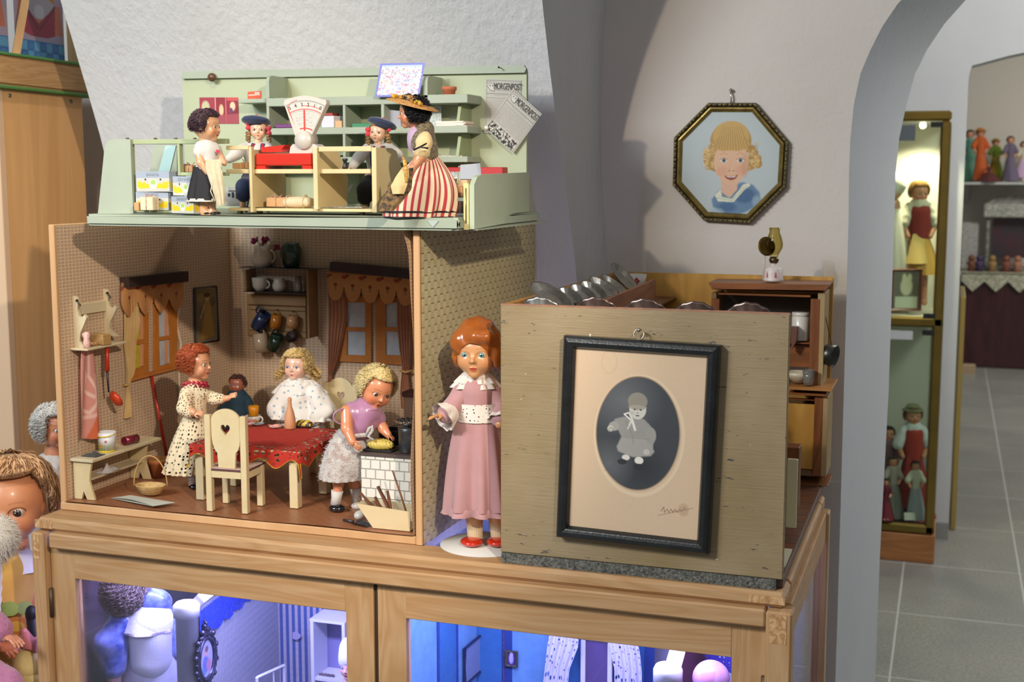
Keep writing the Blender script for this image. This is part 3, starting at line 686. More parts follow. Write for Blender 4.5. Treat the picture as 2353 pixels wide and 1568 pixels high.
# woven pattern on the outer right side
t=NT('woven_paper'); tc=t.coord('UV'); sx=t.add('ShaderNodeSeparateXYZ'); t.ln(tc,sx.inputs[0])
S=1/.0140; u=t.math('MULTIPLY',sx.outputs[0],S); v=t.math('MULTIPLY',sx.outputs[1],1/.0125); ui=t.math('FLOOR',u); vi=t.math('FLOOR',v)
par=t.math('MODULO',t.math('ADD',ui,vi),2.0); uf=t.math('FRACT',u); vfr=t.math('FRACT',v)
lines_h=t.math('ABSOLUTE',t.math('SINE',t.math('MULTIPLY',vfr,12.5))); lines_v=t.math('ABSOLUTE',t.math('SINE',t.math('MULTIPLY',uf,9.4)))
eh=t.ramp(t.math('ABSOLUTE',t.math('SUBTRACT',vfr,.5)),[(.30,1.),(.5,0.)]); ev=t.ramp(t.math('ABSOLUTE',t.math('SUBTRACT',uf,.5)),[(.30,1.),(.5,0.)])
ch=t.mix(lines_h,'aa9e70','bcb084'); cv=t.mix(lines_v,'bdb288','c6bb92'); c0=t.mix(par,ch,cv)
ds=t.math('MULTIPLY',t.math('LESS_THAN',par,.5),t.ramp(vfr,[(.10,1.),(.20,0.)])); c1=t.mix(t.math('MULTIPLY',ds,.85),c0,'5f5832'); n=t.noise(t.coord(),8,3); t.col(t.mix(t.ramp(n,[(.4,0.),(.7,.4)]),c1,'a49770')); t.set(Roughness=.6)
b=MB(); panel(b,(kx1+.0012,kyf,kz0),(0,kyb-kyf,0),(0,0,kz1-kz0)); b.obj('woven_side_covering',t.m,kit,fixn=False)
# ---------------------------------------------------------------- grey toy box on its side (right)
tx0,tx1,tyf,tyb,tz0,tz1=-.6775,-.2205,1.932,2.685,.9005,1.3265
def worn():
    t=NT('worn_paint'); v=t.coord('Object',(1,1,7)); v1=t.coord('Object'); big=t.noise(v1,5,3)
    c0=t.mix(t.ramp(big,[(.35,0.),(.7,1.)]),'978464','85714a')
    gr=t.noise(t.coord('Object',(.35,1,12)),30,3,.7); c0=t.mix(t.ramp(gr,[(.60,0.),(.74,.5)]),c0,'6b6250')
    ck=t.noise(t.coord('Object',(1,1,4.5)),24,5,.72); c0=t.mix(t.ramp(ck,[(.645,0.),(.66,1.)]),c0,'3c3a3a')
    vo=t.add('ShaderNodeTexVoronoi'); vo.inputs['Scale'].default_value=38; t.ln(v1,vo.inputs['Vector']); sp=t.ramp(vo.outputs['Distance'],[(.05,1.),(.075,0.)]); c0=t.mix(t.math('MULTIPLY',sp,t.ramp(t.noise(v1,14,2),[(.55,0.),(.6,1.)])),c0,'d8d2c0')
    t.col(c0); t.set(Roughness=.55); t.bump(t.math('ADD',ck,gr),.35,.002); return t.m
TW=worn(); TW2=wood('c08b45','9d6c30','x',10,.5,False,8); TW3=wood('b67d47','8c5526','x',10,.5,False,6)
toy=empty('toy_room_box','open grey-painted wooden toy kitchen box with worn peeling paint','toy box',(-.45,2.3,tz0))
b=MB(); b.bx((tx0,tyf,tz0+.0165),(tx1,tyf+.012,tz1),.0015); b.obj('front_panel',TW,toy)
b=MB(); b.bx((tx0+.006,tyf+.0122,tz1-.04),(tx1,tyf+.013,tz1-.0005)); b.obj('inner_edge',TW3,toy)
b=MB(); b.bx((tx0+.0005,tyf-.0002,tz1-.0012),(tx1-.001,tyf+.0118,tz1+.0006)); b.obj('bare_top_edge',mat('b0785a',.7,c2='8d6a54',ns=60),toy)
# jagged plinth strip
b=MB(); b.grid(lambda u,v:V((tx0+.002+(tx1-tx0-.012)*u,tyf-.002+.0010*math.sin(300*u)*math.sin(40*v+60*u),tz0+.0165*v)),160,6)
b.bx((tx0+.002,tyf,tz0),(tx1-.010,tyf+.01,tz0+.0160)); b.obj('lower_edge_strip',mat('7b7a70',.8,c2='3a3a38',ns=220,bump=.9,bs=260,bd=.004),toy)
b=MB(); b.bx((tx0,tyf+.012,tz0+.0165),(tx0+.012,tyb-.012,tz1),.001); b.obj('side_panel',TW2,toy)
b=MB(); b.bx((tx0,tyb-.012,tz0+.0165),(tx1,tyb,tz1),.001); b.obj('back_panel',wood('c3933f','b28236','z',7,.45,False,5),toy)
b=MB(); b.bx((tx0,tyf+.0105,tz0),(tx1-.001,tyb,tz0+.016),.001); b.obj('floor_board',mat('5a3f30',.4),toy)
b=MB()
for i in range(14):
    y=tyf+.014+i*.0475
    b.bx((tx0+.014,y,tz0+.0162),(tx1-.004,y+.046,tz0+.0175))
b.obj('floor_stripes',mat('7a452c',.35,c2='5b4336',ns=9,stretch=(.2,3,1)),toy)
# ---------------------------------------------------------------- rooms behind the arch
def mini(label,foot,D,h,dress,hair,skin='d0906c',hat=None,apron=None,sleeve=None,yaw=0,pitch=0,group=None,bodice=None,w=.26,det=.003,curly=.1,sock=None,sit=False,n=260,wide_hat=True,short=False):
    d=Doll('doll',label,D,PD(foot[0],foot[1],D),group,det,skin); x,y=foot; R=h*.082; top=y-h
    hy=top+R*1.05; sh=top+R*2.5; wa=top+h*.45; hem=y-h*(.25 if short else .02)
    d.limb([(x,sh,0),(x,wa,0)],[R*.75,R*.8]).limb([(x-R*.9,sh+R*.2,0),(x-R*1.6,sh+h*.14,-.01),(x-R*1.1,sh+h*.24,-.03)],[R*.35,R*.3,R*.25]).limb([(x+R*.9,sh+R*.2,0),(x+R*1.6,sh+h*.14,-.01),(x+R*1.1,sh+h*.24,-.03)],[R*.35,R*.3,R*.25])
    for q in (-1,1): d.limb([(x+q*R*.5,wa,0),(x+q*R*.45,y-R*.25,0),(x+q*R*.5,y-R*.2,-.03)],[R*.5,R*.3,R*.3])
    d.head(x,hy,R,yaw,pitch,0,skin=skin,bl=.6,lash=.7,iris='4a4a3a')
    d.finish()
    d.cloth('bodice',[('c',[(x,sh-R*.1,0),(x,wa,0)],[R*.95,R*.95]),('c',[(x-R*.9,sh,0),(x-R*1.6,sh+h*.13,-.01)],[R*.5,R*.62]),('c',[(x+R*.9,sh,0),(x+R*1.6,sh+h*.13,-.01)],[R*.5,R*.62])],mat(bodice or dress,.85,name='cloth') if not sleeve else mat(sleeve,.85,name='cloth'),wr=.0015,wsc=200)
    if sleeve and bodice: d.cloth('vest',[('c',[(x,sh+R*.5,0),(x,wa,0)],[R*1.12,R*1.05])],mat(bodice,.8,name='cloth'))
    d.skirt('skirt',(x,wa-R*.3,0),(x,hem,0),R*.85,h*w*.75,mat(dress,.8,name='cloth'),12,.12,n=64,L=14)
    if apron:
        b=MB(); A=d.P(x,wa-R*.3,-R*.9*d.s); B_=d.P(x,hem-h*.08,-h*w*.8*d.s)
        b.grid(lambda u,v:A.lerp(B_,v)+RT*((u-.5)*(R*1.2+(h*w*.9-R*1.2)*v)*d.s)+HF*(.5*(2*u-1)**2*h*w*.5*d.s*v),16,10); b.obj('apron',mat(apron,.85,name='cloth'),d.root)
    d.hair(hair,hair,n,.9,curly,4,.05,50,125,vol=1.1,base=True)
    if hat:
        b=MB(); M=d.HM.copy(); P0=d.HM@(V((0,.1,.75))*d.R)
        rr=d.R*(1.7 if wide_hat else 1.15); b.lathe([(0,d.R*.55),(d.R*.6,d.R*.5),(d.R*.85,d.R*.05),(rr,-d.R*.1),(rr,-d.R*.16),(d.R*.8,-d.R*.03)],P0,20,d.HM.to_3x3().to_4x4()); b.obj('hat',mat(hat,.8,name='cloth'),d.root)
    return d
ctr=empty('sales_counter','dark red panelled counter under a white lace runner in the far hall','counter',(1.0,11.1,0))
b=MB(); b.bx((.1,10.9,0),(3.2,11.38,.735),.01); b.obj('counter_body',wood('4a2226','38171c','z',6,.4,False,8),ctr)
b=MB(); b.bx((.08,10.88,.736),(3.22,11.38,.765),.005); b.obj('counter_top',mat('cfcabd',.5),ctr)
b=MB()
for i in range(14):
    xx=.10+i*.175; b.prism([(xx,.77),(xx+.175,.77),(xx+.175,.70),(xx+.0875,.615),(xx,.70)],.004,frame((0,10.876,0),(1,0,0),(0,0,1)))
b.bx((.1,10.86,.766),(2.6,11.2,.770)); o=b.obj('lace_runner',mat('d5d3bd',.9,c2='8a8a70',ns=60,name='lace')); tag(o,'white lace runner with zigzag edge hanging over the dark red counter','table runner')
sh=empty('glass_display_shelf','glass wall shelf carrying a row of costume dolls above the far counter','shelf',(1,11.1,1.47))
b=MB(); b.bx((.07,10.88,1.465),(3,11.39,1.483)); b.obj('shelf_board',mat('c9cec9',.2),sh)
b=MB(); b.bx((.1,11.3,1.3),(.13,11.39,1.4645)); b.obj('bracket',mat('9a9a9a',.4,.8),sh)
g='costume dolls on the far glass shelf'
for i5,(lab,x,h,dr,ha,ht,ap,w) in enumerate((('doll in turquoise gown with black hair at the shelf end',2229,118,'78b8a0','141414',None,None,.32),('doll in orange coat and wide orange hat on glass shelf',2253,122,'c8602a','c08040','d68a3c',None,.18),('doll in green dress with yellow flower hat on glass shelf',2288,98,'6a7f28','7a5a30','b08a30','9a7f28',.26),('doll in grey violet dress with brown curls on glass shelf',2322,104,'6e6478','4a2a1c',None,None,.24),('doll in white and yellow ruffled gown at right of shelf',2352,92,'d8cfb8','3a3a3a',None,'c8a8c8',.42))):
    mini(lab,(x,418),dist(PY(x,418,[11.28,11.06,11.26,11.05,11.25][i5])),h,dr,ha,hat=ht,apron=ap,w=w,group=g)
o=mini('small brown doll lying in front of the row on the glass shelf',(2272,419),dist(PY(2272,419,10.95)),42,'5a2a28','4a2a1c',w=.9,group=g)
# silver fireplace model on the counter
fp=empty('silver_fireplace_model','ornate silver and white miniature fireplace standing on the lace runner','miniature fireplace',(.55,11.1,.7705))
SV=mat('b4b2aa',.45,.3,c2='6e6e68',ns=30,name='silver'); 
def pd(x,y,D): return PD(x,y,D)
b=MB(); b.bx((.20,11.03,.7705),(.75,11.32,.80),.004); b.obj('base',SV,fp)
for xx in (2262,2366):
    b=MB(); p=PY(xx,592,11.05); p.z=.801; q=PY(xx+14,500,11.05); b.bx(p,q+V((0,.1,0)),.01); b.obj('column',SV,fp)
b=MB(); p=PY(2260,500,11.02); q=PY(2384,470,11.02); b.bx(p,q+V((0,.16,0)),.008); b.obj('mantel',mat('c8c8bc',.5,c2='8d8f86',ns=40),fp)
b=MB(); p=PY(2278,592,11.12); q=PY(2366,500,11.12); b.bx(p,q+V((0,.05,0))); b.obj('firebox',mat('3c3c40',.3,c2='5a3038',ns=4),fp)
b=MB(); p=[PY(x,y,11.05) for x,y in ((2262,470),(2300,448),(2360,448),(2390,470))]; b.prism([(v.x,v.z) for v in p],.1,frame((0,11.15,0),(1,0,0),(0,0,1))); b.obj('hood',mat('7d7b74',.5,c2='b0aea6',ns=25),fp)
b=MB(); p=PY(2206,590,11.1); p.z=.7705; q=PY(2250,512,11.1); b.bx(p,q+V((0,.1,0)),.01)
b2=MB(); 
o=b.obj('silver_cabinet_model',mat('a9a9a2',.4,.4,c2='d0cfc8',ns=40)); tag(o,'small silver filigree cabinet left of the miniature fireplace','miniature cabinet')
for i,(xx,c) in enumerate(((2232,'7a4a30'),(2250,'4a3a60'),(2280,'a08050'),(2312,'8a5040'),(2338,'b07a60'))):
    q=PY(xx,612,10.96); q.z=.7705; b=MB(); b.lathe([(.0,0),(.03,.0),(.025,.04),(.04,.07),(.02,.085)],q,10); b.ball(q+V((0,0,.105)),.028,8); tag(b.obj('figurine',mat(c,.6)),'%s figurine in the row at the front of the lace-covered counter'%(['brown','violet','sandy','reddish','peach'][i]),'figurine','tiny figurines on the counter')
b=MB(); p=PD(2222,866,9.9); b.bx(p,p+V((.13,.1,.09)),.004); b.bm.transform(Matrix.Translation((-.07,0,0))); tag(b.obj('cardboard_box',mat('b09878',.7)),'beige cardboard box on the floor beside the dark red counter','box')
b=MB(); b.bx((.052,5.77,.0),(.075,6.35,1.02),.004); tag(b.obj('gilt_panel',mat('a8904e',.4,.3)),'gilt edged panel leaning behind the white partition wall','panel')
b=MB()
# glass vitrine
vt=empty('glass_vitrine','tall narrow glass vitrine with olive brass frame and wooden base, warmly lit inside','vitrine',(-.2,5.4,0))
BR=mat('8a7436',.35,.75,c2='7d6a34',ns=6,name='brass'); vx0,vx1,vy0,vy1=-.75,-.012,5.22,5.585
b=MB(); b.bx((vx0,vy0,0),(vx1+.005,vy1,.115),.003); b.obj('base',wood('b9804e','a06a3c','x',8,.45,False,8),vt)
for xx,yy in ((vx1-.038,vy0),(vx0,vy0),(vx0,vy1-.03),(vx1-.038,vy1-.03)):
    b=MB(); b.bx((xx,yy,.1155),(xx+.038,yy+.03,1.74),.008); b.obj('frame_post',BR,vt)
for z0,z1 in ((.116,.155),(.945,.985),(1.74,1.778)):
    b=MB(); b.bx((vx0,vy0,z0),(vx1,vy0+.03,z1),.008); b.obj('frame_rail',BR,vt)
b=MB(); b.bx((vx0,vy1-.012,.156),(vx1,vy1-.004,1.738)); b.obj('back_panel',mat('d6d4c8',.7),vt)
b=MB(); b.bx((vx0+.01,vy0+.012,.97),(vx1-.01,vy1-.013,.985)); b.obj('shelf_board',mat('ddd8c6',.4),vt)
b=MB(); b.bx((vx0+.01,vy0+.012,1.74),(vx1-.01,vy1-.013,1.76)); b.obj('top_panel',mat('8d9090',.5),vt)
b=MB(); b.bx((vx0+.03,vy0+.010,.155),(vx1-.04,vy0+.014,1.74)); b.obj('glass_pane',glass('f8fff8',.02,1.5,.05),vt)
b=MB(); b.bx((vx1-.008,vy0+.03,.155),(vx1-.004,vy1-.03,1.74)); b.obj('side_glass',glass('f8fff8',.02,1.5,.05),vt)
for z in (.925,.99,1.725): b=MB(); b.bx((vx1-.075,vy0-.006,z-.010),(vx1-.03,vy0-.0005,z+.010)); b.obj('lock_fitting',mat('1e1e1c',.4),vt)
b=MB(); b.bx((vx0+.2,vy0-.005,1.665),(vx1-.13,vy0-.0005,1.725)); b.obj('header_label',mat('5a6468',.5),vt)
b=MB(); b.bx((vx0+.2,vy0-.004,.895),(vx1-.11,vy0-.0005,.93)); b.obj('shelf_label',mat('c8ccd0',.5),vt)
spot('vitrine_lamp',(-.12,5.40,1.735),(-.12,5.5,1.0),26,(1,.86,.6),120,.02)
b=MB(); b.ball((-.12,5.42,1.73),.012,10); b.obj('lamp_bulb',mat('fff0c8',.5,emit=20),vt)
g='folk costume dolls in the vitrine'
vd=PY(2110,650,5.42); D5=dist(vd)
mini('tall doll with white ribbon cap, red bow and yellow skirt in vitrine',(2112,700),D5,282,'d2a24c','a8803c',sleeve='c8c4b0',apron='d8b870',group=g,yaw=10,pitch=12,bodice='8a2620',det=.002,w=.21,short=True,n=400)
o=Doll('doll','doll half hidden by the arch with white bonnet on upper vitrine shelf',D5,PD(2052,704,D5+.03),g,.002,'d0a080'); o.head(2050,440,26,-60,0,0); o.limb([(2052,470,0),(2052,560,0)],[16,20]); o.finish(); o.skirt('skirt',(2052,480,0),(2056,702,0),18,46,mat('d9d5c8',.85),10,.1,n=48); 
b=MB(); b.ball(PD(2052,425,D5),26*D5/F_PX*1.15,14); b.obj('bonnet',mat('e0dccf',.85),o.root)
fr_=empty('framed_picture','small dark red framed picture of a white animal leaning in the vitrine','picture frame',PD(2080,712,D5-.12))
p=PD(2046,712,D5-.12); ux=RT*.115; uz=V((0,.03,.155))
b=MB(); b.tube([p,p+ux,p+ux+uz,p+uz],.009,4,closed=True,sm=False); b.obj('frame',mat('6a2c26',.4),fr_)
c=Canvas(40,54,'6a6458'); c.ell(20,22,8,12,'c8c4a8',2).ell(17,10,3,5,'c8c4a8',1).ell(24,10,3,5,'c8c4a8',1).rect(6,36,36,52,'c6ccb8'); c.build('picture',p+uz-V((0,.0,0)),ux,-uz,vcol(.6),fr_)
b=MB(); q=PD(2108,640,D5-.02)
mini('doll with beaded crown headdress and white puffed sleeves, in lower vitrine',(2098,1195),D5,262,'a03038','8a5a34',sleeve='d8dce0',apron='9a2a2a',bodice='b0382c',group=g,det=.002,w=.24,n=300,hat='8a8a6a',wide_hat=False)
mini('small dark-haired doll in flowered white dress in lower vitrine',(2104,1195),D5-.12,135,'aab0bc','2a2020',sleeve='d8d4c4',group=g,det=.002,w=.22,n=200)
mini('doll in pale grey dress beside the paper sign in lower vitrine',(2052,1190),D5-.05,140,'8a8c88','5a4a40',sleeve='b4a8a0',group=g,det=.002,n=200)
mini('doll in dark red dress at the lower left of vitrine',(2036,1196),D5-.14,95,'6a2430','3a2420',group=g,det=.002,n=200)
mini('doll with mauve dress standing behind in lower vitrine',(2040,1180),D5+.03,200,'8a6470','4a3a34',group=g,det=.002,n=200)
b=MB(); p=PD(2078,1196,D5-.16); b.prism([(0,0),(.045,0),(.045,.03),(0,.03)],.001,frame(p,RT,V((0,.3,1)))); tag(b.obj('paper_sign',mat('dcdcd4',.7)),'white paper card lying in front of the lower vitrine dolls','sign')
# ---------------------------------------------------------------- wooden display unit on the left
ut=empty('wooden_display_unit','tall veneered display unit with green-edged top shelf at left','display unit',(-2.3,2.9,0))
VEN=wood('e6b67c','daa86c','z',5,.45,False,14,bump=.05)
UF=frame((-2.075,2.75,0),(-.07,1,0),(-1,-.07,0),(0,0,1))     # local x into depth, local y to the left
def ubox(b,a,c,bev=0):
    t=bmesh.new(); bmesh.ops.create_cube(t,size=1); ce=[(a[i]+c[i])/2 for i in range(3)]; sz=[abs(c[i]-a[i]) for i in range(3)]
    for v in t.verts: v.co=V([v.co[i]*sz[i]+ce[i] for i in range(3)])
    if bev: bmesh.ops.bevel(t,geom=list(t.edges),offset=bev,segments=2,affect='EDGES')
    b.merge(t,UF)
zt0,zt1=PY(205,217,2.75).z,PY(180,150,2.75).z
b=MB(); ubox(b,(-.315,0,0),(0,.5,zt0-.006),.002); b.obj('side_panel',VEN,ut)
b=MB(); ubox(b,(-.337,-.001,0),(-.3155,.5,zt0-.0065),.001); b.obj('front_edging',mat('dcbb98',.5),ut)
b=MB(); ubox(b,(-.60,-.022,zt0),(.055,.5,zt1-.004),.006); b.obj('top_shelf',wood('c9a271','b48a58','y',30,.6,False,16,bump=.5),ut)
for z in (zt0-.0025,zt1-.001): b=MB(); ubox(b,(-.60,-.026,z-.003),(.058,.5,z+.003),.002); b.obj('green_edging',mat('5f9a52',.5),ut)
for xp in (-.29,-.05):
    b=MB(); b.lathe([(0,.002),(.0045,.0015),(.005,0)],UF@V((xp,-.0005,zt0-.02)),12,Matrix.Rotation(PI/2,4,'Y')); b.obj('screw',mat('8a8a86',.3,.9),ut)
ZC=zt1+.0025
# picture cards standing on the shelf
for k,(xa,xb,yb_,ang) in enumerate(((-12,62,124,0),(82,140,138,0))):
    c=Canvas(120,150,'a99ab2'); c.rect(0,112,120,150,'3f6fb0'); 
    for i in range(8):
        for j in range(2):
            if (i+j)%2: c.rect(i*15,114+j*18,i*15+14,131+j*18,'5f9cc8')
            c.ell(i*15+7,122+j*18,4,4,'6aa6d4',1,ring=.2)
    c.rect(18,24,98,36,'c08030'); c.poly([(76,24),(72,10),(80,16),(84,6),(88,16),(97,10),(92,24)],'55504e')
    c.poly([(10,40),(110,40),(116,96),(4,96)],'c87860'); c.ell(60,48,40,22,'b0a8b4',2); c.poly([(20,40),(58,78),(100,40),(96,98),(76,104),(40,104),(22,98)],'9c3c50'); c.line([(22,42),(55,88)],5,'6c2a3c',.7,3); c.line([(98,42),(60,90)],5,'6c2a3c',.7,3); c.ell(60,56,12,13,'c8c2cc',1)
    l0,l1=((-.50,-.215),(-.19,.008))[k]
    A=UF@V((l0,.05,ZC+.19)); ux=UF.to_3x3()@V((l1-l0,0,0)); o=c.build('picture_card',A,ux,V((0,0,-.19)),vcol(.5))
    tag(o,['castle picture card with red curtains, left of the upright wooden slat','darker castle picture card with red curtains, beside the wall edge'][k],'picture card','castle picture cards on the shelf')
b=MB(); b.tube([UF@V((-.235,.018,ZC+.001)),UF@V((-.165,.018,ZC+.20))],.0125,4,sm=False); o=b.obj('wooden_batten',mat('c79c6c',.5,c2='b98c5a',ns=20,stretch=(1,1,.1))); tag(o,'leaning light wooden batten standing between two castle picture cards','batten')
c=Canvas(60,60,'8ccbe0'); c.ell(14,12,12,12,'6a8a70',3).ell(16,28,8,6,'d0708a',2).ell(40,6,14,8,'b8dcea',3)
o=c.build('blue_book_cover',UF@V((-.47,.0,ZC+.21)),UF.to_3x3()@V((.26,0,0)),V((0,0,-.21)),vcol(.4),mask=lambda X,Y:(X/60+Y/58)<1.0); tag(o,'pale blue picture book cover at the upper left corner of shelf','book')
b=MB(); ubox(b,(.012,.03,ZC),(.05,.045,ZC+.35),.001); tag(b.obj('wooden_upright',mat('c2a070',.5)),'light wooden upright board standing at the shelf end against the wall','board')
# ---------------------------------------------------------------- green toy post office on top of the kitchen box
Y0=1.95; ZB0,ZB1=1.4418,1.4625
MINT=mat('a0a996',.55,c2='99a38e',ns=9,bump=.15,bs=120,name='mint_paint'); GREEN=mat('98a37a',.55,c2='a0ab84',ns=8,name='green_paint'); CREAM=mat('d8c594',.5,c2='cfba88',ns=8,name='cream_paint')
MINTY=mat('aeb596',.55,c2='a7af8d',ns=4,name='mint_yellow_paint')
def pbox(b,x0,y0,x1,y1,Y,d,bev=.0008,zb=None):
    a=PY(x0,y0,Y); c=PY(x1,y1,Y)
    if zb is not None: c.z=zb
    b.bx((min(a.x,c.x),Y,min(a.z,c.z)),(max(a.x,c.x),Y+d,max(a.z,c.z)),bev); return b
def ppoly(pts,Y): return [(p.x,p.z) for p in (PY(x,y,Y) for x,y in pts)]
def pprism(b,pts,Y,d): b.prism(ppoly(pts,Y),d,frame((0,Y+d,0),(1,0,0),(0,0,1))); return b
shop=empty('toy_post_office','mint green wooden toy post office counter shop standing on the kitchen box','toy shop',(-1.1,2.15,ZB0))
bl,br_=PY(197,495,Y0).x,PY(1055,512,Y0).x; YB=2.37
b=MB(); b.prism([(bl,Y0),(br_,Y0),(br_,YB+.012),(-1.56,YB+.012)],ZB1-ZB0,Matrix.Translation((0,0,ZB0))); bmesh.ops.bevel(b.bm,geom=[e for e in b.bm.edges],offset=.004,segments=2,affect='EDGES'); b.obj('base_board',MINT,shop)
b=MB(); tl=PY(418,168,YB); tr=PY(1210,150,YB); zt_=tl.z
o_=[(tl.x,ZB1+.0005),(tr.x,ZB1+.0005)]+[(tr.x-.012+.012*math.cos(a),tr.z-.012+.012*math.sin(a)) for a in (0,.5,1,PI/2)]+[(tl.x,tl.z)]
b.prism(o_,.01,frame((0,YB+.01,0),(1,0,0),(0,0,1))); b.obj('back_wall',MINTY,shop)
b=MB(); pprism(b,[(418,181),(1205,167),(1209,158),(1203,149),(418,164)],YB-.008,.0078); b.obj('top_moulding',MINT,shop)
def sp(nm,rects,Y,d,m):
    for r in rects: b=MB(); pbox(b,*r,Y,d); b.obj(nm,m,shop)
YS=YB-.075
sp('shelf',[(611,226,1074,236),(611,295,1074,305),(611,362,1074,373)],YS,.0745,MINT)
b=MB(); pbox(b,547,228,611,236,YS+.02,.054); b.obj('shelf',MINT,shop)
sp('divider',[(611.5,237,619,294),(787,237,794,294),(875,237,883,294),(611.5,306,619,361),(787,306,794,361),(875,306,883,361),(611.5,374,619,470),(787,374,794,470)],YS+.0005,.073,MINT)
for xx in (611,972):
    b=MB(); a=PY(xx,173,YS); z0=PY(xx,225,YS).z+.0006; w_=.0065 if xx<700 else .009
    b.prism([(YS,z0),(YB-.001,z0),(YB-.001,a.z),(YS+.012,a.z),(YS+.003,a.z-.004),(YS,a.z-.012)],w_,frame((a.x,0,0),(0,1,0),(0,0,1))); b.obj('side_panel',MINT,shop)
for z0,z1 in ((236.5,294),(306,361),(373.5,440)):
    b=MB(); a=PY(1045,z0,YS); c_=PY(1045,z1,YS); b.prism([(YS+.004,c_.z+.0005),(YB-.001,c_.z+.0005),(YB-.001,a.z-.0005),(YS+.02,a.z-.0005)],.006,frame((a.x,0,0),(0,1,0),(0,0,1))); b.obj('end_bracket',GREEN,shop)
b=MB(); k=PY(490,178,YB-.009); b.lathe([(0,.012),(.004,.0115),(.0085,.008),(.009,.004),(.006,0)],k,20,Matrix.Rotation(PI/2,4,'X')); b.obj('brown_knob',mat('5a3a28',.3),shop)
b=MB(); k=PY(1153,157,YB-.009); b.tube([k,k+V((-.002,-.012,.001))],.0008,6); b.ball(k+V((-.002,-.012,.001)),.002,8); b.obj('nail',mat('3a3a30',.4,.8),shop)
# left end panels and the open green rack in front
YL=1.985
b=MB(); pprism(b,[(225,491),(306,491),(299,320),(256,320),(246,325),(240,340)],YL,.006); b.obj('end_panel',MINT,shop)
b=MB(); pprism(b,[(343,404),(407,404),(406,333),(352,333)],2.12,.006); b.obj('inner_panel',MINT,shop)
b=MB(); pprism(b,[(362,403),(388,403),(404,335),(380,335)],2.118,.0015); b.obj('blue_stripe',mat('a9c9c8',.6),shop)
rk=[(299,322,306,490),(406,331,414,404),(299,321,520,330),(414,396,520,404),(306,483,470,490)]
for r in rk: b=MB(); pbox(b,*r,YL+.0065 if r[0]>300 or r[2]<310 else YL+.0065,.012); b.obj('rack_bar',GREEN,shop)
for xx in (293,357,404,448): b=MB(); k=PY(xx,320,YL+.01); b.ball(k+V((0,0,.001)),(.0035,.0035,.0018),8); b.obj('tack',mat('6a5a3a',.4,.5),shop)
# right hinged wing
b=MB(); A=PZ(1079,517,ZB0+.006); wA=PY(1079,515,1.975); wB=PY(1207,494,YB-.005); 
dw=(V((wB.x,wB.y,0))-V((wA.x,wA.y,0))); L=dw.length; zt2=PY(1076,404,1.975).z; zb2=ZB0+.002; zt3=PY(1207,396,YB-.005).z
b.prism([(0,zb2),(L,zb2+.004),(L,zt3),(L*.12,zt2+.002),(L*.05,zt2-.002),(0,zt2-.015)],.008,frame((wA.x,wA.y,0),(dw.x,dw.y,0),(0,0,1))); b.obj('side_wing',mat('a8b598',.55,c2='b2bca2',ns=7,bump=.3,bs=40),shop)
b=MB(); b.bx((wA.x-.010,wA.y-.001,ZB0+.001),(wA.x-.0095+.0085,wA.y+.001,zt2-.012)); b.obj('wing_front_edge',mat('d8c98a',.5),shop)
b=MB(); b.bx((br_+.0005,Y0+.03,ZB0-.0002),(wA.x+.012,YB,ZB0+.0015)); b.obj('wing_floor',MINT,shop)
b=MB(); b.tube([V((wA.x-.0055,wA.y-.0015,ZB0+.012)),V((wA.x-.0055,wA.y-.0015,zt2-.02))],.0025,6,flat=.3); b.obj('metal_hinge',mat('9a9a90',.3,.9),shop)
b=MB(); pbox(b,1028,454,1066,463,2.0,.10); b.obj('side_shelf',MINT,shop)
# counter, cream
YC=2.005; ct=empty('post_counter','cream open-fronted toy counter with cubby holes in the middle of the post office','counter',PY(700,490,YC)); ct.location.z=ZB1; OFF[ct.name]=V(ct.location)
def cz(y,Y=YC): return PY(700,y,Y).z
for r in ((571,337,581,488),(718,339,731,482),(853,339,866,489)):
    b=MB(); pbox(b,*r,YC,.010); b.obj('post',CREAM,ct)
for r in ((519,335,570.5,344),(731.5,337,852.5,348)): b=MB(); pbox(b,*r,YC,.010); b.obj('top_rail',CREAM,ct)
b=MB(); pbox(b,519,389,852,399,YC+.0105,.10); b.obj('counter_shelf',CREAM,ct)
b=MB(); pbox(b,525,478,865,488,YC+.0105,.10); b.obj('bottom_shelf',CREAM,ct)
for xx,h0 in ((571,344),(719,344),(854,339)):
    b=MB(); a=PY(xx,h0,YC+.0105); zz=PY(xx,477,YC).z; d_=.115
    b.prism([(0,zz),(d_,zz),(d_+.004,zz+.05),(d_-.01,a.z-.03),(d_-.03,a.z-.004),(d_-.05,a.z),(0,a.z)],.008,frame((a.x,YC+.0105,0),(0,1,0),(0,0,1))); b.obj('side_panel',CREAM,ct)
for xx in (545,590,825):
    b=MB(); p=PY(xx,490,YC+.05); b.bx((p.x,YC+.05,ZB1),(p.x+.007,YC+.06,cz(488)-.0002)); b.obj('foot',CREAM,ct)
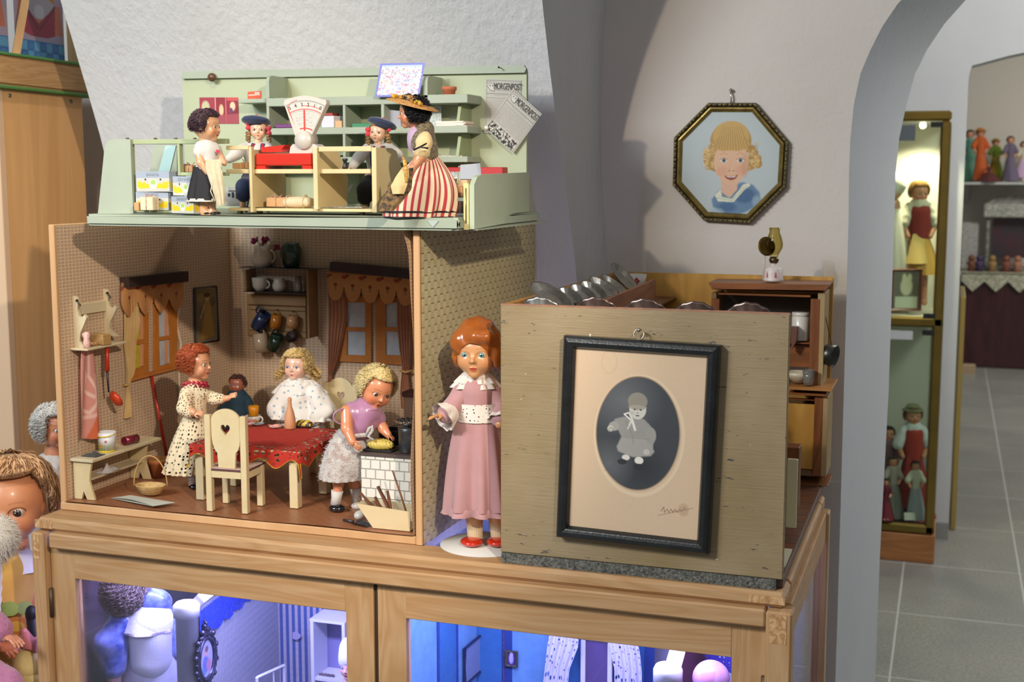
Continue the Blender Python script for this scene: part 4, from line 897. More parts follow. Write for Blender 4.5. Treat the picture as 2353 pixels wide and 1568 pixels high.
# scales
sc=empty('toy_postal_scale','white toy letter scale with fan-shaped dial on a red base','scale',PY(652,389,YC+.02)); 
RED=mat('c62c18',.25,coat=.5,name='red_plastic'); WPL=mat('c8bfb2',.35,name='white_plastic')
zs=cz(389)+.0003
b=MB(); a=PY(586,353,YC+.012); c_=PY(718,389,YC+.012); b.bx((a.x,YC+.012,zs+.006),(c_.x-.0008,YC+.08,a.z),.002); b.bx((a.x,YC+.012,zs),(a.x+.02,YC+.08,zs+.006)); b.bx((c_.x-.02,YC+.012,zs),(c_.x-.0008,YC+.08,zs+.006)); b.obj('base',RED,sc)
b=MB(); pprism(b,[(602,350),(650,350),(647,343),(655,333),(598,339)],YC+.02,.05); b.obj('tray',RED,sc)
b=MB(); pprism(b,[(665,352.5),(734,352.5),(731,338),(722,331),(673,331),(667,338)],YC+.022,.03); b.obj('stand',WPL,sc)
b=MB(); k=PY(697,322,YC+.02)
fan=[(678,312),(652,237),(654,230)]+[(654+92*i/12,230-10*math.sin(PI*i/12)) for i in range(1,12)]+[(749,230),(750,238),(716,312)]
pprism(b,fan,YC+.026,.014); b.obj('dial_housing',WPL,sc)
b=MB(); b.lathe([(0,-.008),(.0155,-.0075),(.0165,-.004),(.0165,.02),(0,.02)],k+V((0,.004,0)),28,Matrix.Rotation(-PI/2,4,'X')); b.obj('hub',WPL,sc)
c=Canvas(200,170,'c6c0b4')
o=(100,215)
def arc(r,w,col,a0=-30,a1=30): c.line([(o[0]+r*math.sin(math.radians(a0+(a1-a0)*i/14)),o[1]-r*math.cos(math.radians(a0+(a1-a0)*i/14))) for i in range(15)],w,col,1,1)
arc(200,2,'444444'); arc(160,4,'cc3322'); arc(152,1.2,'666666')
for i in range(26):
    a=math.radians(-28+56*i/25); L=12 if i%5==0 else 6; c.line([(100+200*math.sin(a),215-200*math.cos(a)),(100+(200-L)*math.sin(a),215-(200-L)*math.cos(a))],1.2,'444444')
for r in (138,124,110,96,84): arc(r,1,'999999',-22,24)
for i in range(40):
    a=math.radians(-22+46*random.random()); r=random.uniform(84,145); c.ell(100+r*math.sin(a),215-r*math.cos(a),1.4,1.4,'777777',1)
c.line([(100,215),(96,62)],9,'cc3322'); c.line([(60,165),(12,45)],5,'cc4422'); arc(70,6,'cc3322',-20,30); arc(176,3,'cc3322',-4,27); c.line([(12,45),(34,22),(60,12)],3,'cc4422')
A=PY(655,224,YC+.0255); B=PY(747,224,YC+.0255); Cc=PY(655,306,YC+.0255)
dl=c.build('dial',A,B-A,Cc-A,vcol(.4),sc,mask=lambda X,Y:(np.hypot(X-100,Y-215)<212)&(np.abs(X-100)<(235-Y)*.50))
b=MB()
for i,ch in enumerate('543210'):
    a=math.radians(-25+10*i); r=181; u=(100+r*math.sin(a))/199; v=(215-r*math.cos(a))/169; p=A+(B-A)*u+(Cc-A)*v+V((0,-.0006,0))
    text_mesh(b,ch,frame(p,(math.cos(a),0,-math.sin(a)),(math.sin(a),0,math.cos(a)))@Matrix.Identity(4),.0085,.0001)
b.obj('numerals',mat('222222',.5),sc)
# papers and pictures on the back wall
YP=YB-.0012
def newspaper(name,label,corner,right,down,mtop=True):
    c=Canvas(150,210,'b8b4aa'); c.rect(4,4,146,206,'b2aea4'); c.line([(5,5),(145,5),(145,205),(5,205),(5,5)],1.2,'444444')
    c.ell(24,34,16,13,'c4c0b6',1).line([(8,28),(20,44),(38,46),(44,28)],2,'333333'); c.ell(20,26,3,2,'333333',1).ell(31,26,3,2,'333333',1); c.textrows(6,8,40,20,4,'333333',.8)
    c.line([(48,42),(142,42)],1,'333333'); c.line([(6,56),(144,56)],1.5,'333333'); c.textrows(40,62,110,66,4,'222222',.9); c.line([(6,72),(144,72)],1,'333333')
    c.textrows(8,78,142,156,3.4,'3f3c36',.75,seed=9)
    if mtop:
        c.poly([(4,158),(60,166),(100,178),(146,190),(146,206),(4,206)],'8a867c',.6); c.speck(160,4,'2a2a28',.8,(8,164,140,204),5); c.speck(60,3,'d0ccc0',.8,(8,164,140,204),6)
    o,ux,uy=V(corner),V(right),V(down); p=c.build(name,o,ux,uy,vcol(.8),curve=lambda U,W:np.stack([0*U,-.0015*np.sin(PI*U)-.002*W**3,0*U],-1)); tag(p,label,'newspaper','miniature newspapers on the wall')
    b=MB(); n=ux.cross(uy).normalized()
    if n.y>0: n=-n
    text_mesh(b,'MORGENPOST',frame(o+ux*.63+uy*.135+n*.0024,ux,-uy),.0172,.0001,.50); b.obj('masthead',mat('262624',.6),p)
A=PY(1116,181,YP); newspaper('newspaper','upright miniature newspaper pinned to the green back wall, partly covered',A,PY(1198,184,YP)-A,PY(1114,306,YP)-A,False)
A=PY(1179.5,203,YP-.006); newspaper('newspaper','tilted miniature newspaper overlapping the edge of the green back wall',A,PY(1245,262,YP-.006)-A,PY(1115,294,YP-.006)-A)
b=MB(); k=PY(1119,294,YP-.009); b.lathe([(0,.006),(.004,.005),(.0045,.001),(.002,0)],k,14,Matrix.Rotation(PI/2,4,'X')); tag(b.obj('push_pin',mat('e6e0d0',.3)),'white push pin holding the tilted newspaper','pin')
c=Canvas(150,112,'3f3fa8'); c.rect(8,7,142,105,'b8bcc8'); 
for i in range(1100):
    c.ell(random.uniform(10,140),random.uniform(22 if random.random()<.9 else 10,103),random.uniform(1.5,5),random.uniform(1.5,4),random.choice(['d86a80','e8e8f0','8a9ac8','c04a5a','f0e4e8','6a7ab8','e8c8d0','f4f4fa','9a5a6a','7ab0a0','e0b060']),1,0,.8)
c.rect(8,7,142,14,'7a9ad8',.6)
A=PY(874,146,YS-.002); cal=c.build('picture_postcard',A,PY(977,144,YS-.002)-A,PY(861,223,YS-.012)-A,vcol(.4)); tag(cal,'blue-bordered picture of a crowded winter scene standing on top shelf','picture')
c=Canvas(90,60,'8a3038'); c.rect(0,0,35,60,'9a3c48'); c.ell(14,22,9,14,'b8b890',3); c.rect(36,0,38,60,'d8a0a0').rect(60,0,62,60,'c87878'); c.ell(50,28,5,12,'e0b890',2).ell(76,20,6,10,'e8c0a0',2).ell(72,30,4,7,'6a4068',1); c.poly([(38,60),(45,40),(90,36),(90,60)],'a05058',.8); c.rect(64,0,90,8,'c05050')
A=PY(458,224,YP); p=c.build('interior_photo',A,PY(547,224,YP)-A,PY(460,284,YP)-A,vcol(.3)); tag(p,'small red-toned photo of a corridor pinned on the mint wall','photo')
c=Canvas(40,22,'d9532c'); c.rect(3,9,36,12,'f0d8c8',.8); c.ell(24,5,3,2.5,'f0e0d8',1).ell(31,5,3,2.5,'f0e0d8',1); A=PY(569,211,YP); p=c.build('orange_sticker',A,PY(600,209,YP)-A,PY(569,228,YP)-A,vcol(.4)); tag(p,'small orange sticker on the mint wall above the short shelf','sticker')
def block(name,label,cat,r,Y,d,m,group=None,bev=.001,rot=0,lift=.0003,string=None):
    b=MB(); a=PY(r[0],r[1],Y); c_=PY(r[2],r[3],Y); w=c_.x-a.x; h=a.z-c_.z
    b.box(((a.x+c_.x)/2,Y+d/2,(a.z+c_.z)/2+lift),(w,d,h),Matrix.Rotation(math.radians(rot),3,'Z'),bev); o=b.obj(name,m); tag(o,label,cat,group)
    if string:
        b=MB(); cx,cy_0=(a.x+c_.x)/2,Y+d/2; zz=(a.z+c_.z)/2+lift
        R_=Matrix.Rotation(math.radians(rot),3,'Z'); e=.0006
        for q in ([(-w/2-e,0,-h/2),(-w/2-e,0,h/2+e),(w/2+e,0,h/2+e),(w/2+e,0,-h/2)],[(0,-d/2-e,-h/2),(0,-d/2-e,h/2+e),(0,d/2+e,h/2+e)]): b.tube([R_@V(p)+V((cx,cy_0,zz)) for p in q],.0007,5)
        for s_ in (-1,1): b.tube([V((cx,cy_0,zz+h/2))+R_@V((s_*.008*math.sin(t)*1.0,-.004*t/3,.006*math.sin(t*1.0)*(1 if t<2 else .5))) for t in (0,.6,1.2,1.9,2.6,3.1)],.0006,5)
        b.obj('string',string,o)
    return o
KR=mat('c79c6c',.75,c2='be9262',ns=30,name='kraft_paper'); STR=mat('a03038',.6,c2='d8c0b0',ns=600); STW=mat('cdb890',.8)
block('parcel','small brown paper parcel with red string bow in counter cubby','parcel',(610,455,651,476),YC+.03,.03,KR,'brown paper parcels in the shop',rot=10,string=STR)
b=MB(); a=PY(652,478,YC+.02); 
b.tube([PY(654+64*i/6,465+(1 if i in(0,6) else 0),YC+.04) for i in range(7)],[.009,.0115,.012,.0125,.012,.011,.009],12,flat=.85); o=b.obj('parcel_roll',mat('d9c3a0',.8,c2='ceb691',ns=25,bump=.5,bs=90)); tag(o,'long rolled paper parcel tied with string in the counter cubby','parcel')
b=MB()
for xx in (663,702): b.tube([PY(xx,465,YC+.04)+V((0,.0122*math.sin(t),.0128*math.cos(t))) for t in [i*PI/5 for i in range(11)]],.0007,5)
b.tube([PY(702,454,YC+.04),PY(705,446,YC+.035),PY(708,452,YC+.03),PY(710,462,YC+.025)],.0007,5); b.obj('string',STW,o)
block('parcel','flat brown parcel on the narrow side shelf right of the striped skirt','parcel',(1035,430,1066,453.5),2.01,.04,KR,'brown paper parcels in the shop',rot=-8,string=STW)
block('parcel','pale parcel stacked above another at the front of side wing','parcel',(1050,414,1072,430),2.02,.03,mat('d2b891',.8),'brown paper parcels in the shop',rot=5)
block('parcel','small parcel with string on green rack shelf behind the dark-haired doll','parcel',(424,381,442,396),YL+.02,.02,KR,'brown paper parcels in the shop',string=STR)
block('parcel','plain brown parcel at left end of green rack shelf','parcel',(412,377,423,396),YL+.025,.02,KR,'brown paper parcels in the shop')
block('parcel','brown parcel on counter shelf beside the first beret doll','parcel',(533,375,552,388.5),YC+.02,.02,KR,'brown paper parcels in the shop',rot=6)
block('parcel','brown parcel with white string on counter shelf left of red scale','parcel',(552,374,570,388.5),YC+.03,.02,KR,'brown paper parcels in the shop',string=STW)
block('parcel','cream parcel with dark red string standing before the lower banana box','parcel',(321,453,351,484),1.962,.02,mat('dccaa8',.8),'brown paper parcels in the shop',rot=0,string=STR)
block('parcel','tiny brown parcel in the lower left rack corner','parcel',(307,466,319,485),1.965,.018,KR,'brown paper parcels in the shop')
def banana_box(label,r,Y,d,rot=0,side=False):
    c=Canvas(110,60,'b4b8be'); c.rect(0,0,110,20,'9aa4b2'); c.rect(0,20,110,60,'bcbcb2'); c.poly([(4,30),(12,28),(20,36),(26,30),(34,38),(40,36),(44,50),(10,52),(4,46)],'d8bc20'); c.poly([(66,50),(70,38),(78,34),(84,38),(90,30),(98,32),(106,28),(107,46),(100,52)],'d8bc20'); c.ell(55,38,13,15,'c8d0b8',1).ell(55,33,8,8,'9cc060',1).ell(55,44,7,5,'e4e4dc',1); c.ell(30,24,3.2,3.2,'3a3838',1).ell(80,24,3.2,3.2,'3a3838',1)
    a=PY(r[0],r[1],Y); e=PY(r[2],r[3],Y); w=e.x-a.x; h=a.z-e.z; cen=V(((a.x+e.x)/2,Y+d/2,e.z+.0004)); o=empty('banana_box',label,'box',cen,'printed banana cartons'); R_=Matrix.Rotation(math.radians(rot),3,'Z')
    b=MB(); b.box(cen+V((0,0,h/2)),(w,d,h),R_,.0012); b.obj('carton',mat('c9cbd0',.6,c2='bcc2cc',ns=20),o)
    tl=cen+R_@V((-w/2,-d/2-.0004,h)); c.build('printed_front',tl,R_@V((w,0,0)),V((0,0,-h)),vcol(.5),o)
    tl=cen+R_@V((w/2+.0004,-d/2,h)); c.build('printed_side',tl,R_@V((0,d,0)),V((0,0,-h)),vcol(.5),o)
    b=MB(); text_mesh(b,'BANANA',frame(cen+R_@V((0,-d/2-.0009,h*.84)),R_@V((1,0,0)),(0,0,1)),.0085,.00005,.8); b.obj('lettering',mat('8c949c',.6),o)
    return o
banana_box('banana carton at lower left of rack, behind the cream parcel',(312,442,388,484),1.99,.05)
banana_box('banana carton with printed fruit, upper left one in the rack',(313,395,393,440),1.985,.05,-3)
banana_box('banana carton at the bottom front, beside the dark-haired doll\'s legs',(394,452,458,491),1.957,.05,-14)
banana_box('banana carton stacked right of the upper left one, behind black skirt',(396,406,452,450),1.985,.05,3)
# things on the shelves
block('white_box','small white box on the upper shelf right of the scale','box',(741,267,774,293.5),YS+.005,.05,mat('d4d2d8',.6),rot=-12)
block('wooden_block','light wooden block on the upper shelf beside the white box','block',(769,278,785.5,294),YS+.003,.03,mat('cfa478',.6))
block('red_box','small dark red box lying on the white box on shelf','box',(742,260,764,266.5),YS+.02,.03,mat('9a3a30',.5))
block('green_booklet','green booklets lying on the upper shelf behind the right beret doll','booklet',(807,284,850,294),YS+.006,.05,mat('2f7a52',.5),rot=4)
block('purple_envelope','purple envelopes lying on the upper shelf left of scale','envelope',(630,286,672,294),YS+.006,.05,mat('6a2a6a',.5),rot=8)
for i in range(5):
    block('form_stack','pale pink paper pad, one of a stack, on middle right shelf','paper pad',(1001,279.2+i*3.2,1066+(i%2)*3,282.0+i*3.2),YS+.006,.05,mat(['e8d8cc','dccabc'][i%2],.7),'paper pads stacked on the right shelf',bev=.0004,rot=(i*3)%5-2)
for i,(x,c_) in enumerate(((892,'9a9aa2'),(899,'b8b8bc'),(906,'8a8a98'))):
    b=MB(); pprism(b,[(x+2,293),(x+30,293),(x+26+i*4,255+i*12),(x-2,252+i*9)],YS+.02+i*.012,.001); tag(b.obj('leaning_sheet',mat(c_,.6)),['grey paper sheet leaning at the back left of the third pigeonhole','light grey sheet leaning in the middle of third pigeonhole','blue grey sheet leaning foremost in the third pigeonhole'][i],'paper')
b=MB(); pprism(b,[(985,294),(1014,294),(1014,243),(987,243)],YS+.05,.001); tag(b.obj('stamp_sheet',mat('8a9494',.6,c2='c8ccc8',ns=200)),'patterned grey sheet standing behind the pink paper pads','paper')
b=MB(); b.box(PY(1035,360,YS+.03),(.06,.05,.003),Matrix.Rotation(.1,3,'Z')); tag(b.obj('paper_pile',mat('cfc8b0',.7,c2='9a9488',ns=300)),'thin pile of printed papers on the lowest right shelf','papers')
b=MB(); b.box(PY(757,359,YS+.03),(.04,.05,.004),Matrix.Rotation(.1,3,'Z')); tag(b.obj('dark_booklet',mat('3a4a3a',.6)),'dark booklet lying on the lower shelf behind the scale','booklet')
b=MB(); k=PY(1032,225.5,YS+.016); k.z=PY(1032,226,YS).z+.0004; Rp=.0135
b.lathe([(0,0),(.0095,0),(.0125,.015),(.0145,.016),(.0148,.022),(.0125,.022),(.011,.016),(0,.014)],k,28); tag(b.obj('flower_pot',mat('b86a48',.8,c2='ad6040',ns=40)),'small terracotta flower pot on the top shelf','flower pot')
b=MB(); k=PY(793,388.8,YC+.02); k.z=cz(389)+.0003; b.lathe([(0,0),(.0045,0),(.0048,.004),(.003,.007),(.003,.012),(.0048,.015),(.0048,.018),(0,.018)],k,16); tag(b.obj('rubber_stamp',mat('1c1c20',.4)),'black hand stamp on the counter left of right beret doll','stamp')
# desk with red box at the right rear
dk=empty('toy_desk','dark brown toy desk at the right rear behind the striped skirt','desk',PY(1040,470,2.2)); b=MB(); pbox(b,1004,415,1060,427,2.2,.1); b.obj('desk_top',mat('6a4a34',.5),dk)
dk.location.z=ZB1; OFF[dk.name]=V(dk.location)
b=MB(); 
for xx in (1008,1050):
    b=MB(); a=PY(xx,427.5,2.2); b.bx((a.x,2.205,ZB1+.0003),(a.x+.006,2.295,a.z)); b.obj('desk_side',mat('4a3024',.5),dk)
block('red_folder','red file box lying at the right rear of the shop','folder',(1012,385,1155,413),2.31,.03,mat('b82a28',.45))
b=MB(); pprism(b,[(1017,411),(1052,411),(1052,395),(1019,395)],2.19,.001); tag(b.obj('town_postcard',mat('8a8c90',.6,c2='c8c8c8',ns=150)),'grey postcard of a town leaning against the red file box','postcard')
b=MB(); pprism(b,[(1056,412),(1107,412),(1103,375),(1058,379)],2.175,.001); tag(b.obj('grey_card',mat('a9adb4',.6)),'plain grey folded card standing at the desk end','card')
b=MB(); pprism(b,[(1033,466),(1044,466),(1040,505),(1036,505)],2.01,.004); o=b.obj('striped_tube',mat('c03a2a',.5,c2='d8c8c0',ns=70)); tag(o,'red and white patterned strip under the narrow side shelf','strip')
b=MB(); a=PY(519,472,YC+.11); pprism(b,[(515,474),(568,474),(568,430),(520,430)],YC+.125,.0015); o=b.obj('price_poster',mat('cfcfc9',.7)); tag(o,'white printed poster leaning behind the counter left section','poster')
b=MB(); 
for k_ in range(5): a=PY(526+k_*9,448,YC+.124); b.box(a,(.005,.0003,.006+.004*(k_%3)))
for k_ in range(2): b.box(PY(543,438+k_*1.8,YC+.124),(.034,.0003,.0007))
b.obj('printed_marks',mat('3a3c40',.6),o)
b=MB(); pprism(b,[(775,470),(783,470),(812,425),(806,423)],YC+.15,.0015); tag(b.obj('leaning_paper',mat('b8bcc0',.6)),'pale sheet leaning behind the counter right section','paper')
b=MB(); b.box(PY(800,477.5,YC+.06)+V((0,0,.001)),(.065,.04,.0012),Matrix.Rotation(.1,3,'Z')); tag(b.obj('flat_papers',mat('c8c8b8',.7,c2='8a8c84',ns=200)),'printed papers lying in the right cubby of the counter','papers')
b=MB(); b.prism([(0,0),(.02,0),(.01,-.011)],.0006,frame(PY(982,510,Y0-.001)+V((0,0,.002)),(1,0,0),(0,0,1))); tag(b.obj('grey_triangle_tag',mat('a8b4ac',.5)),'small grey paper triangle on the front edge of the base board','tag')
# ---------------------------------------------------------------- dolls of the post office
def patch(d,name,rows,m,nu=18,nv=22,bulge=0,folds=0,famp=1.5,dd=0,us=1,vs=1,label=None,parent=None,seed=1):
    """rows: list of (xl,yl,xr,yr[,dd]) pixel spans top to bottom -> hanging cloth in front of the figure"""
    R_=random.Random(seed); ph=R_.uniform(0,6)
    def f(u,v,o=0):
        t=v*(len(rows)-1); i=min(int(t),len(rows)-2); a=t-i; r0,r1=rows[i],rows[i+1]; q=[r0[k]*(1-a)+r1[k]*a for k in range(4)]; e=(r0[4] if len(r0)>4 else 0)*(1-a)+(r1[4] if len(r1)>4 else 0)*a
        return d.P(q[0]*(1-u)+q[2]*u,q[1]*(1-u)+q[3]*u,dd+e-bulge*d.s*math.sin(PI*u)+folds and dd+e-bulge*d.s*math.sin(PI*u)+famp*d.s*math.sin(folds*2*PI*u+ph+v)*(.3+.7*v) if folds else dd+e-bulge*d.s*math.sin(PI*u))+HF*o
    b=MB(); b.grid(lambda u,v:f(u,v),nu,nv,us=us,vs=vs); b.grid(lambda u,v:f(u,v,.0008),nu,nv,us=us,vs=vs); o=b.obj(name,m,parent or d.root)
    if label: o['label']=label
    return o
def strap(d,name,pts,w,m,parent=None,flat=.35,n=8,label=None):
    b=MB(); b.tube([d.P(*p) for p in pts],[w*d.s]*len(pts),n,flat=flat,upv=HF); o=b.obj(name,m,parent or d.root)
    if label: o['label']=label
    return o
WHC=mat('cdc8c0',.85,bump=.3,bs=700,sheen=.2,name='white_cotton'); NAVY=mat('1e2a4a',.8,bump=.3,bs=900,sheen=.3,name='navy_felt'); BLK=mat('1c1b1e',.75,bump=.3,bs=700,name='black_cloth'); SHOE=mat('121216',.12,coat=.8,name='black_patent'); STOOLW=mat('6a4030',.4)
# A: dark haired doll, white top, black skirt
A=Doll('doll','dark-haired doll in white sleeveless top, black skirt and cream apron at shop counter',dist(PY(482,492,1.972)),PY(482,493,1.972),skin='d8a47a')
A.base.z=ZB1
A.head(474,291,34,80,4,0,blush='d05a3a',lip='b02020',bl=.6,iris='3a4a4a')
A.limb([(474,318),(476,340)],[12,13]).limb([(478,345),(478,378)],[22,20]).blob((478,390),(28,20,24))
A.limb([(457,343,-.01),(462,374,-.018),(477,396,-.022)],[11,9.5,7]).hand((479,398,-.022),(487,412,-.024),17,1,.5,palm=(.6,.6,0))
A.limb([(500,343,.01),(508,366,.0),(516,376,-.01)],[9,8,6])
A.limb([(468,420),(467,455),(468,487)],[14,11,8]).limb([(487,420,.005),(486,455,.005),(489,486,.002)],[13,10,7]).limb([(468,487),(478,490)],[8,7]).limb([(489,487,.002),(498,490)],[7,6]); A.finish()
A.cloth('top',[('c',[(478,345),(478,385)],[25,27]),('e',(477,346),(31,20,16)),('c',[(461,340,-.006),(459,350,-.01)],[14,15])],WHC,wr=.0008,wsc=260)
A.skirt('skirt',(477,384),(473,460),31,42,BLK,9,.10,n=72,flat=.8); A.skirt('lace_hem',(473,456),(473,463),42,43,mat('e0d8c4',.9),9,.10,n=72,L=4,flat=.8)
patch(A,'apron',[(472,368,509,366,-.024),(472,386,508,386,-.03),(476,400,512,400,-.035),(489,440,517,440,-.036),(500,475,517,468,-.036)],mat('d2c5a4',.85,c2='c4b694',ns=60,sheen=.3),bulge=3,folds=3)
strap(A,'apron_ties',[(480,393,-.036),(488,420,-.038),(484,440,-.036),(494,462,-.037)],1.2,mat('dcd2b8',.8))
for x,dd in ((473,0),(494,0)): 
    b=MB(); b.ball(A.P(x,490,dd),[v*A.s for v in (14,9,4.5)],12,M=Matrix((RT,HF,V((0,0,1)))).transposed()); b.obj('shoe',SHOE,A.root)
b=MB(); b.prism([(0,-.004),(.003,0),(.0032,.003),(.0015,.004),(0,.0025),(-.0015,.004),(-.0032,.003),(-.003,0)],.0008,frame(A.P(501,349,-.021),RT,V((0,0,1)))); b.obj('red_emblem',mat('c0283a',.6),A.root)
A.hair('3f2a34','5a3e46',700,.45,.10,2.5,.05,54,122,vol=1.08,face=58,seed=3)
def beret_doll(label,hx,hy,R,D,yaw,roll,hatc,hat_r,hat_roll,bow,shoulders,arms,braidx,col):
    d=Doll('doll',label,D,PD(hx,480,D),'beret dolls seated behind the counter',skin='dcb190'); d.base.z=ZB1
    d.head(hx,hy,R,yaw,2,roll,blush='d88a70',lip='b04a40',mw=.12,iris='4a3626',bl=.35)
    cx=shoulders[0]; d.limb([(hx,hy+R*.9),(cx,hy+R*1.6)],[R*.36,R*.5]).blob((cx,hy+R*2.6),(R*1.1,R*.8,R*1.2)).blob((cx,hy+R*4.4),(R*1.3,R,R*.9))
    for a in arms: d.limb(a['p'],[R*.33,R*.3,R*.22]); d.hand(a['p'][-1],a['to'],R*.75,a.get('s',1),.4)
    for q in (-1,1): d.limb([(cx+q*R*.5,hy+R*4.8,0),(cx+q*R*.7-12,hy+R*5.6,-.05),(cx+q*R*.8-14,hy+R*7.6,-.045)],[R*.55,R*.42,R*.3])
    d.finish()
    d.cloth('blouse',[('e',(cx,hy+R*2.4),(R*1.25,R*.85,R*1.3)),('c',[(cx,hy+R*2.5),(cx,hy+R*4.0)],[R*1.0,R*1.1])]+[('c',a['p'],[R*.5,R*.58,R*.42]) for a in arms],mat('c8c3bb',.8,bump=.3,bs=600,sheen=.3),wr=.0012,wsc=180)
    for q in (-1,1):
        strap(d,'waistcoat_strap',[(hx+q*R*.45,hy+R*1.35,-R*.5*d.s),(cx+q*R*.55,hy+R*2.0,-R*.85*d.s),(cx+q*R*.5,hy+R*3.2,-R*1.08*d.s),(cx+q*R*.1,hy+R*4.1,-R*1.1*d.s)],R*.24,NAVY); strap(d,'red_trim',[(hx+q*R*.45,hy+R*1.4,-R*.62*d.s),(cx+q*R*.55,hy+R*2.0,-R*1.02*d.s),(cx+q*R*.5,hy+R*3.2,-R*1.25*d.s),(cx+q*R*.1,hy+R*4.1,-R*1.26*d.s)],R*.1,mat('b8243a',.7))
    d.cloth('skirt',[('e',(cx,hy+R*4.9),(R*1.5,R*1.1,R*.8))]+[('c',[(cx+q*R*.5,hy+R*4.9,0),(cx+q*R*.7-12,hy+R*5.7,-.05),(cx+q*R*.75-13,hy+R*6.5,-.05)],[R*.85,R*.8,R*.7]) for q in (-1,1)],NAVY if col else BLK,wr=.001,wsc=150)
    d.hair('8a6a42','b8935e',420,.5,.05,3,.05,56,112,vol=1.04,face=60,seed=8)
    for q in (-1,1):
        b=MB(); x0_=hx+q*R*braidx; pts=[]
        for i in range(26): t=i/25; pts.append(d.P(x0_+math.sin(t*22)*R*.13+q*R*.1*t,hy+R*(.15+1.0*t),(-.25*R+math.cos(t*22)*R*.13)*d.s))
        b.tube(pts,[R*.15*d.s]*26,7); x1_=x0_+q*R*.14
        b.tube([d.P(x1_-math.sin(i*.9)*R*.12,hy+R*(.2+.9*i/20),(-.1*R+math.cos(i*.9)*R*.12)*d.s) for i in range(21)],R*.12*d.s,6); b.obj('braid',mat('9c7a4c',.5,c2='6e5232',ns=200),d.root)
        b=MB(); c0=d.P(x0_+q*2,hy+R*bow[0 if q<0 else 1],-.4*R*d.s)
        for w in (-1,1): b.ball(c0+V((0,0,w*R*.22*d.s)),[R*.3*d.s,R*.18*d.s,R*.24*d.s],10)
        b.ball(c0,R*.13*d.s,8); b.obj('hair_bow',mat('c8283c',.6,sheen=.3),d.root)
    b=MB(); Mh=(hbasis(yaw*.3,-8,hat_roll)).to_4x4(); hc=d.P(*hatc,0); s_=d.s
    b.lathe([(0,14),(hat_r*.5,13),(hat_r*.85,9.5),(hat_r,4),(hat_r*.97,-1),(hat_r*.75,-4),(R*.9,-5),(R*.92,-8),(R*.85,-8)],(0,0,0),40,fn=lambda a,r,z,v:(r*(1+.02*math.sin(7*a)*(r>hat_r*.7)),z)); b.bm.transform(Matrix.Translation(hc)@Mh@Matrix.Scale(s_,4)); o=b.obj('beret',NAVY,d.root)
    b=MB(); b.ball(hc+Mh.to_3x3()@V((0,0,15*s_)),R*.13*s_,8); b.obj('pompom',mat('c8283c',.8),o)
    # stool
    st=empty('stool','brown wooden stool under the %s beret doll'%('left' if hx<700 else 'right'),'stool',d.P(cx,480),'stools behind the counter'); st.location.z=ZB1; OFF[st.name]=V(st.location)
    top=d.P(cx,hy+R*5.9); b=MB(); b.lathe([(0,.004),(.018,.004),(.019,.002),(.018,0),(0,0)],top,20); b.obj('stool_seat',STOOLW,st)
    for q in ((-1,-1),(1,-1),(-1,1),(1,1)):
        b=MB(); e=V((top.x+q[0]*.016,top.y+q[1]*.014,ZB1+.0004)); b.tube([e,V((top.x+q[0]*.010,top.y+q[1]*.010,top.z))],.0028,8); b.obj('leg',STOOLW,st)
    return d
Dq=dist(PY(594,300,2.15))
beret_doll('seated doll in navy beret with braids and pink bows, left of the scale',594,299,23,Dq,6,0,(588,281),33,4,(-.45,.05),(590,),[{'p':[(566,338,0),(545,352,-.03),(526,366,-.045)],'to':(514,372,-.05)},{'p':[(615,338,0),(624,356,-.03),(604,370,-.045)],'to':(592,372,-.05)}],.95,True)
beret_doll('seated doll in tilted navy beret with red bows, right of the scale',869,305,23,Dq+.0,-14,4,(877,287),34,16,(-.1,-.55),(868,),[{'p':[(845,340,0),(826,362,-.035),(812,381,-.05)],'to':(801,385,-.055)},{'p':[(893,338,0),(912,358,-.02),(906,380,-.03)],'to':(902,392,-.035)}],.95,False)
# D: doll with straw hat and striped dress
D_=Doll('doll','black-haired doll in flowered straw hat and red striped dress before the counter',dist(PY(960,500,1.985)),PY(955,504,1.985),skin='c98a62'); D_.base.z=ZB1
D_.head(948,260,34,-84,6,0,blush='c04a30',lip='c03028',bl=.7,iris='2a1a12',browc='3a2a20')
D_.limb([(955,285),(962,305)],[12,14]).limb([(966,318),(974,352)],[26,22]).blob((976,370),(28,24,20))
D_.limb([(975,322,-.02),(968,360,-.035),(945,392,-.042)],[13,12,8]).hand((944,393,-.042),(936,405,-.044),18,-1,.5,palm=(-.6,.6,0))
for q in (-1,1): D_.limb([(960+q*10,420,0),(955+q*14,490,0)],[14,9])
D_.finish()
D_.cloth('bodice',[('c',[(962,312),(976,356)],[24,25]),('e',(956,325),(20,24,30))],mat('b79bb4',.7,c2='ab8ea8',ns=20,sheen=.4),wr=.0005,wsc=200)
D_.cloth('black_vest',[('c',[(974,300,-.0),(984,356,-.0)],[24,24]),('e',(968,330,-.02),(22,14,34))],mat('3c3638',.7,c2='8d7c52',ns=300,sheen=.2,bump=.6,bs=500),wr=.001,wsc=200)
D_.cloth('puffed_sleeve',[('e',(975,325,-.035),(20,15,19)),('e',(966,352,-.038),(18,13,12))],mat('d9c08c',.6,c2='cdb27a',ns=60,sheen=.5,bump=.4,bs=120),wr=.003,wsc=170)
strap(D_,'sleeve_bow',[(950,345,-.055),(965,338,-.062),(980,330,-.06),(965,338,-.064),(984,341,-.058)],2.2,BLK)
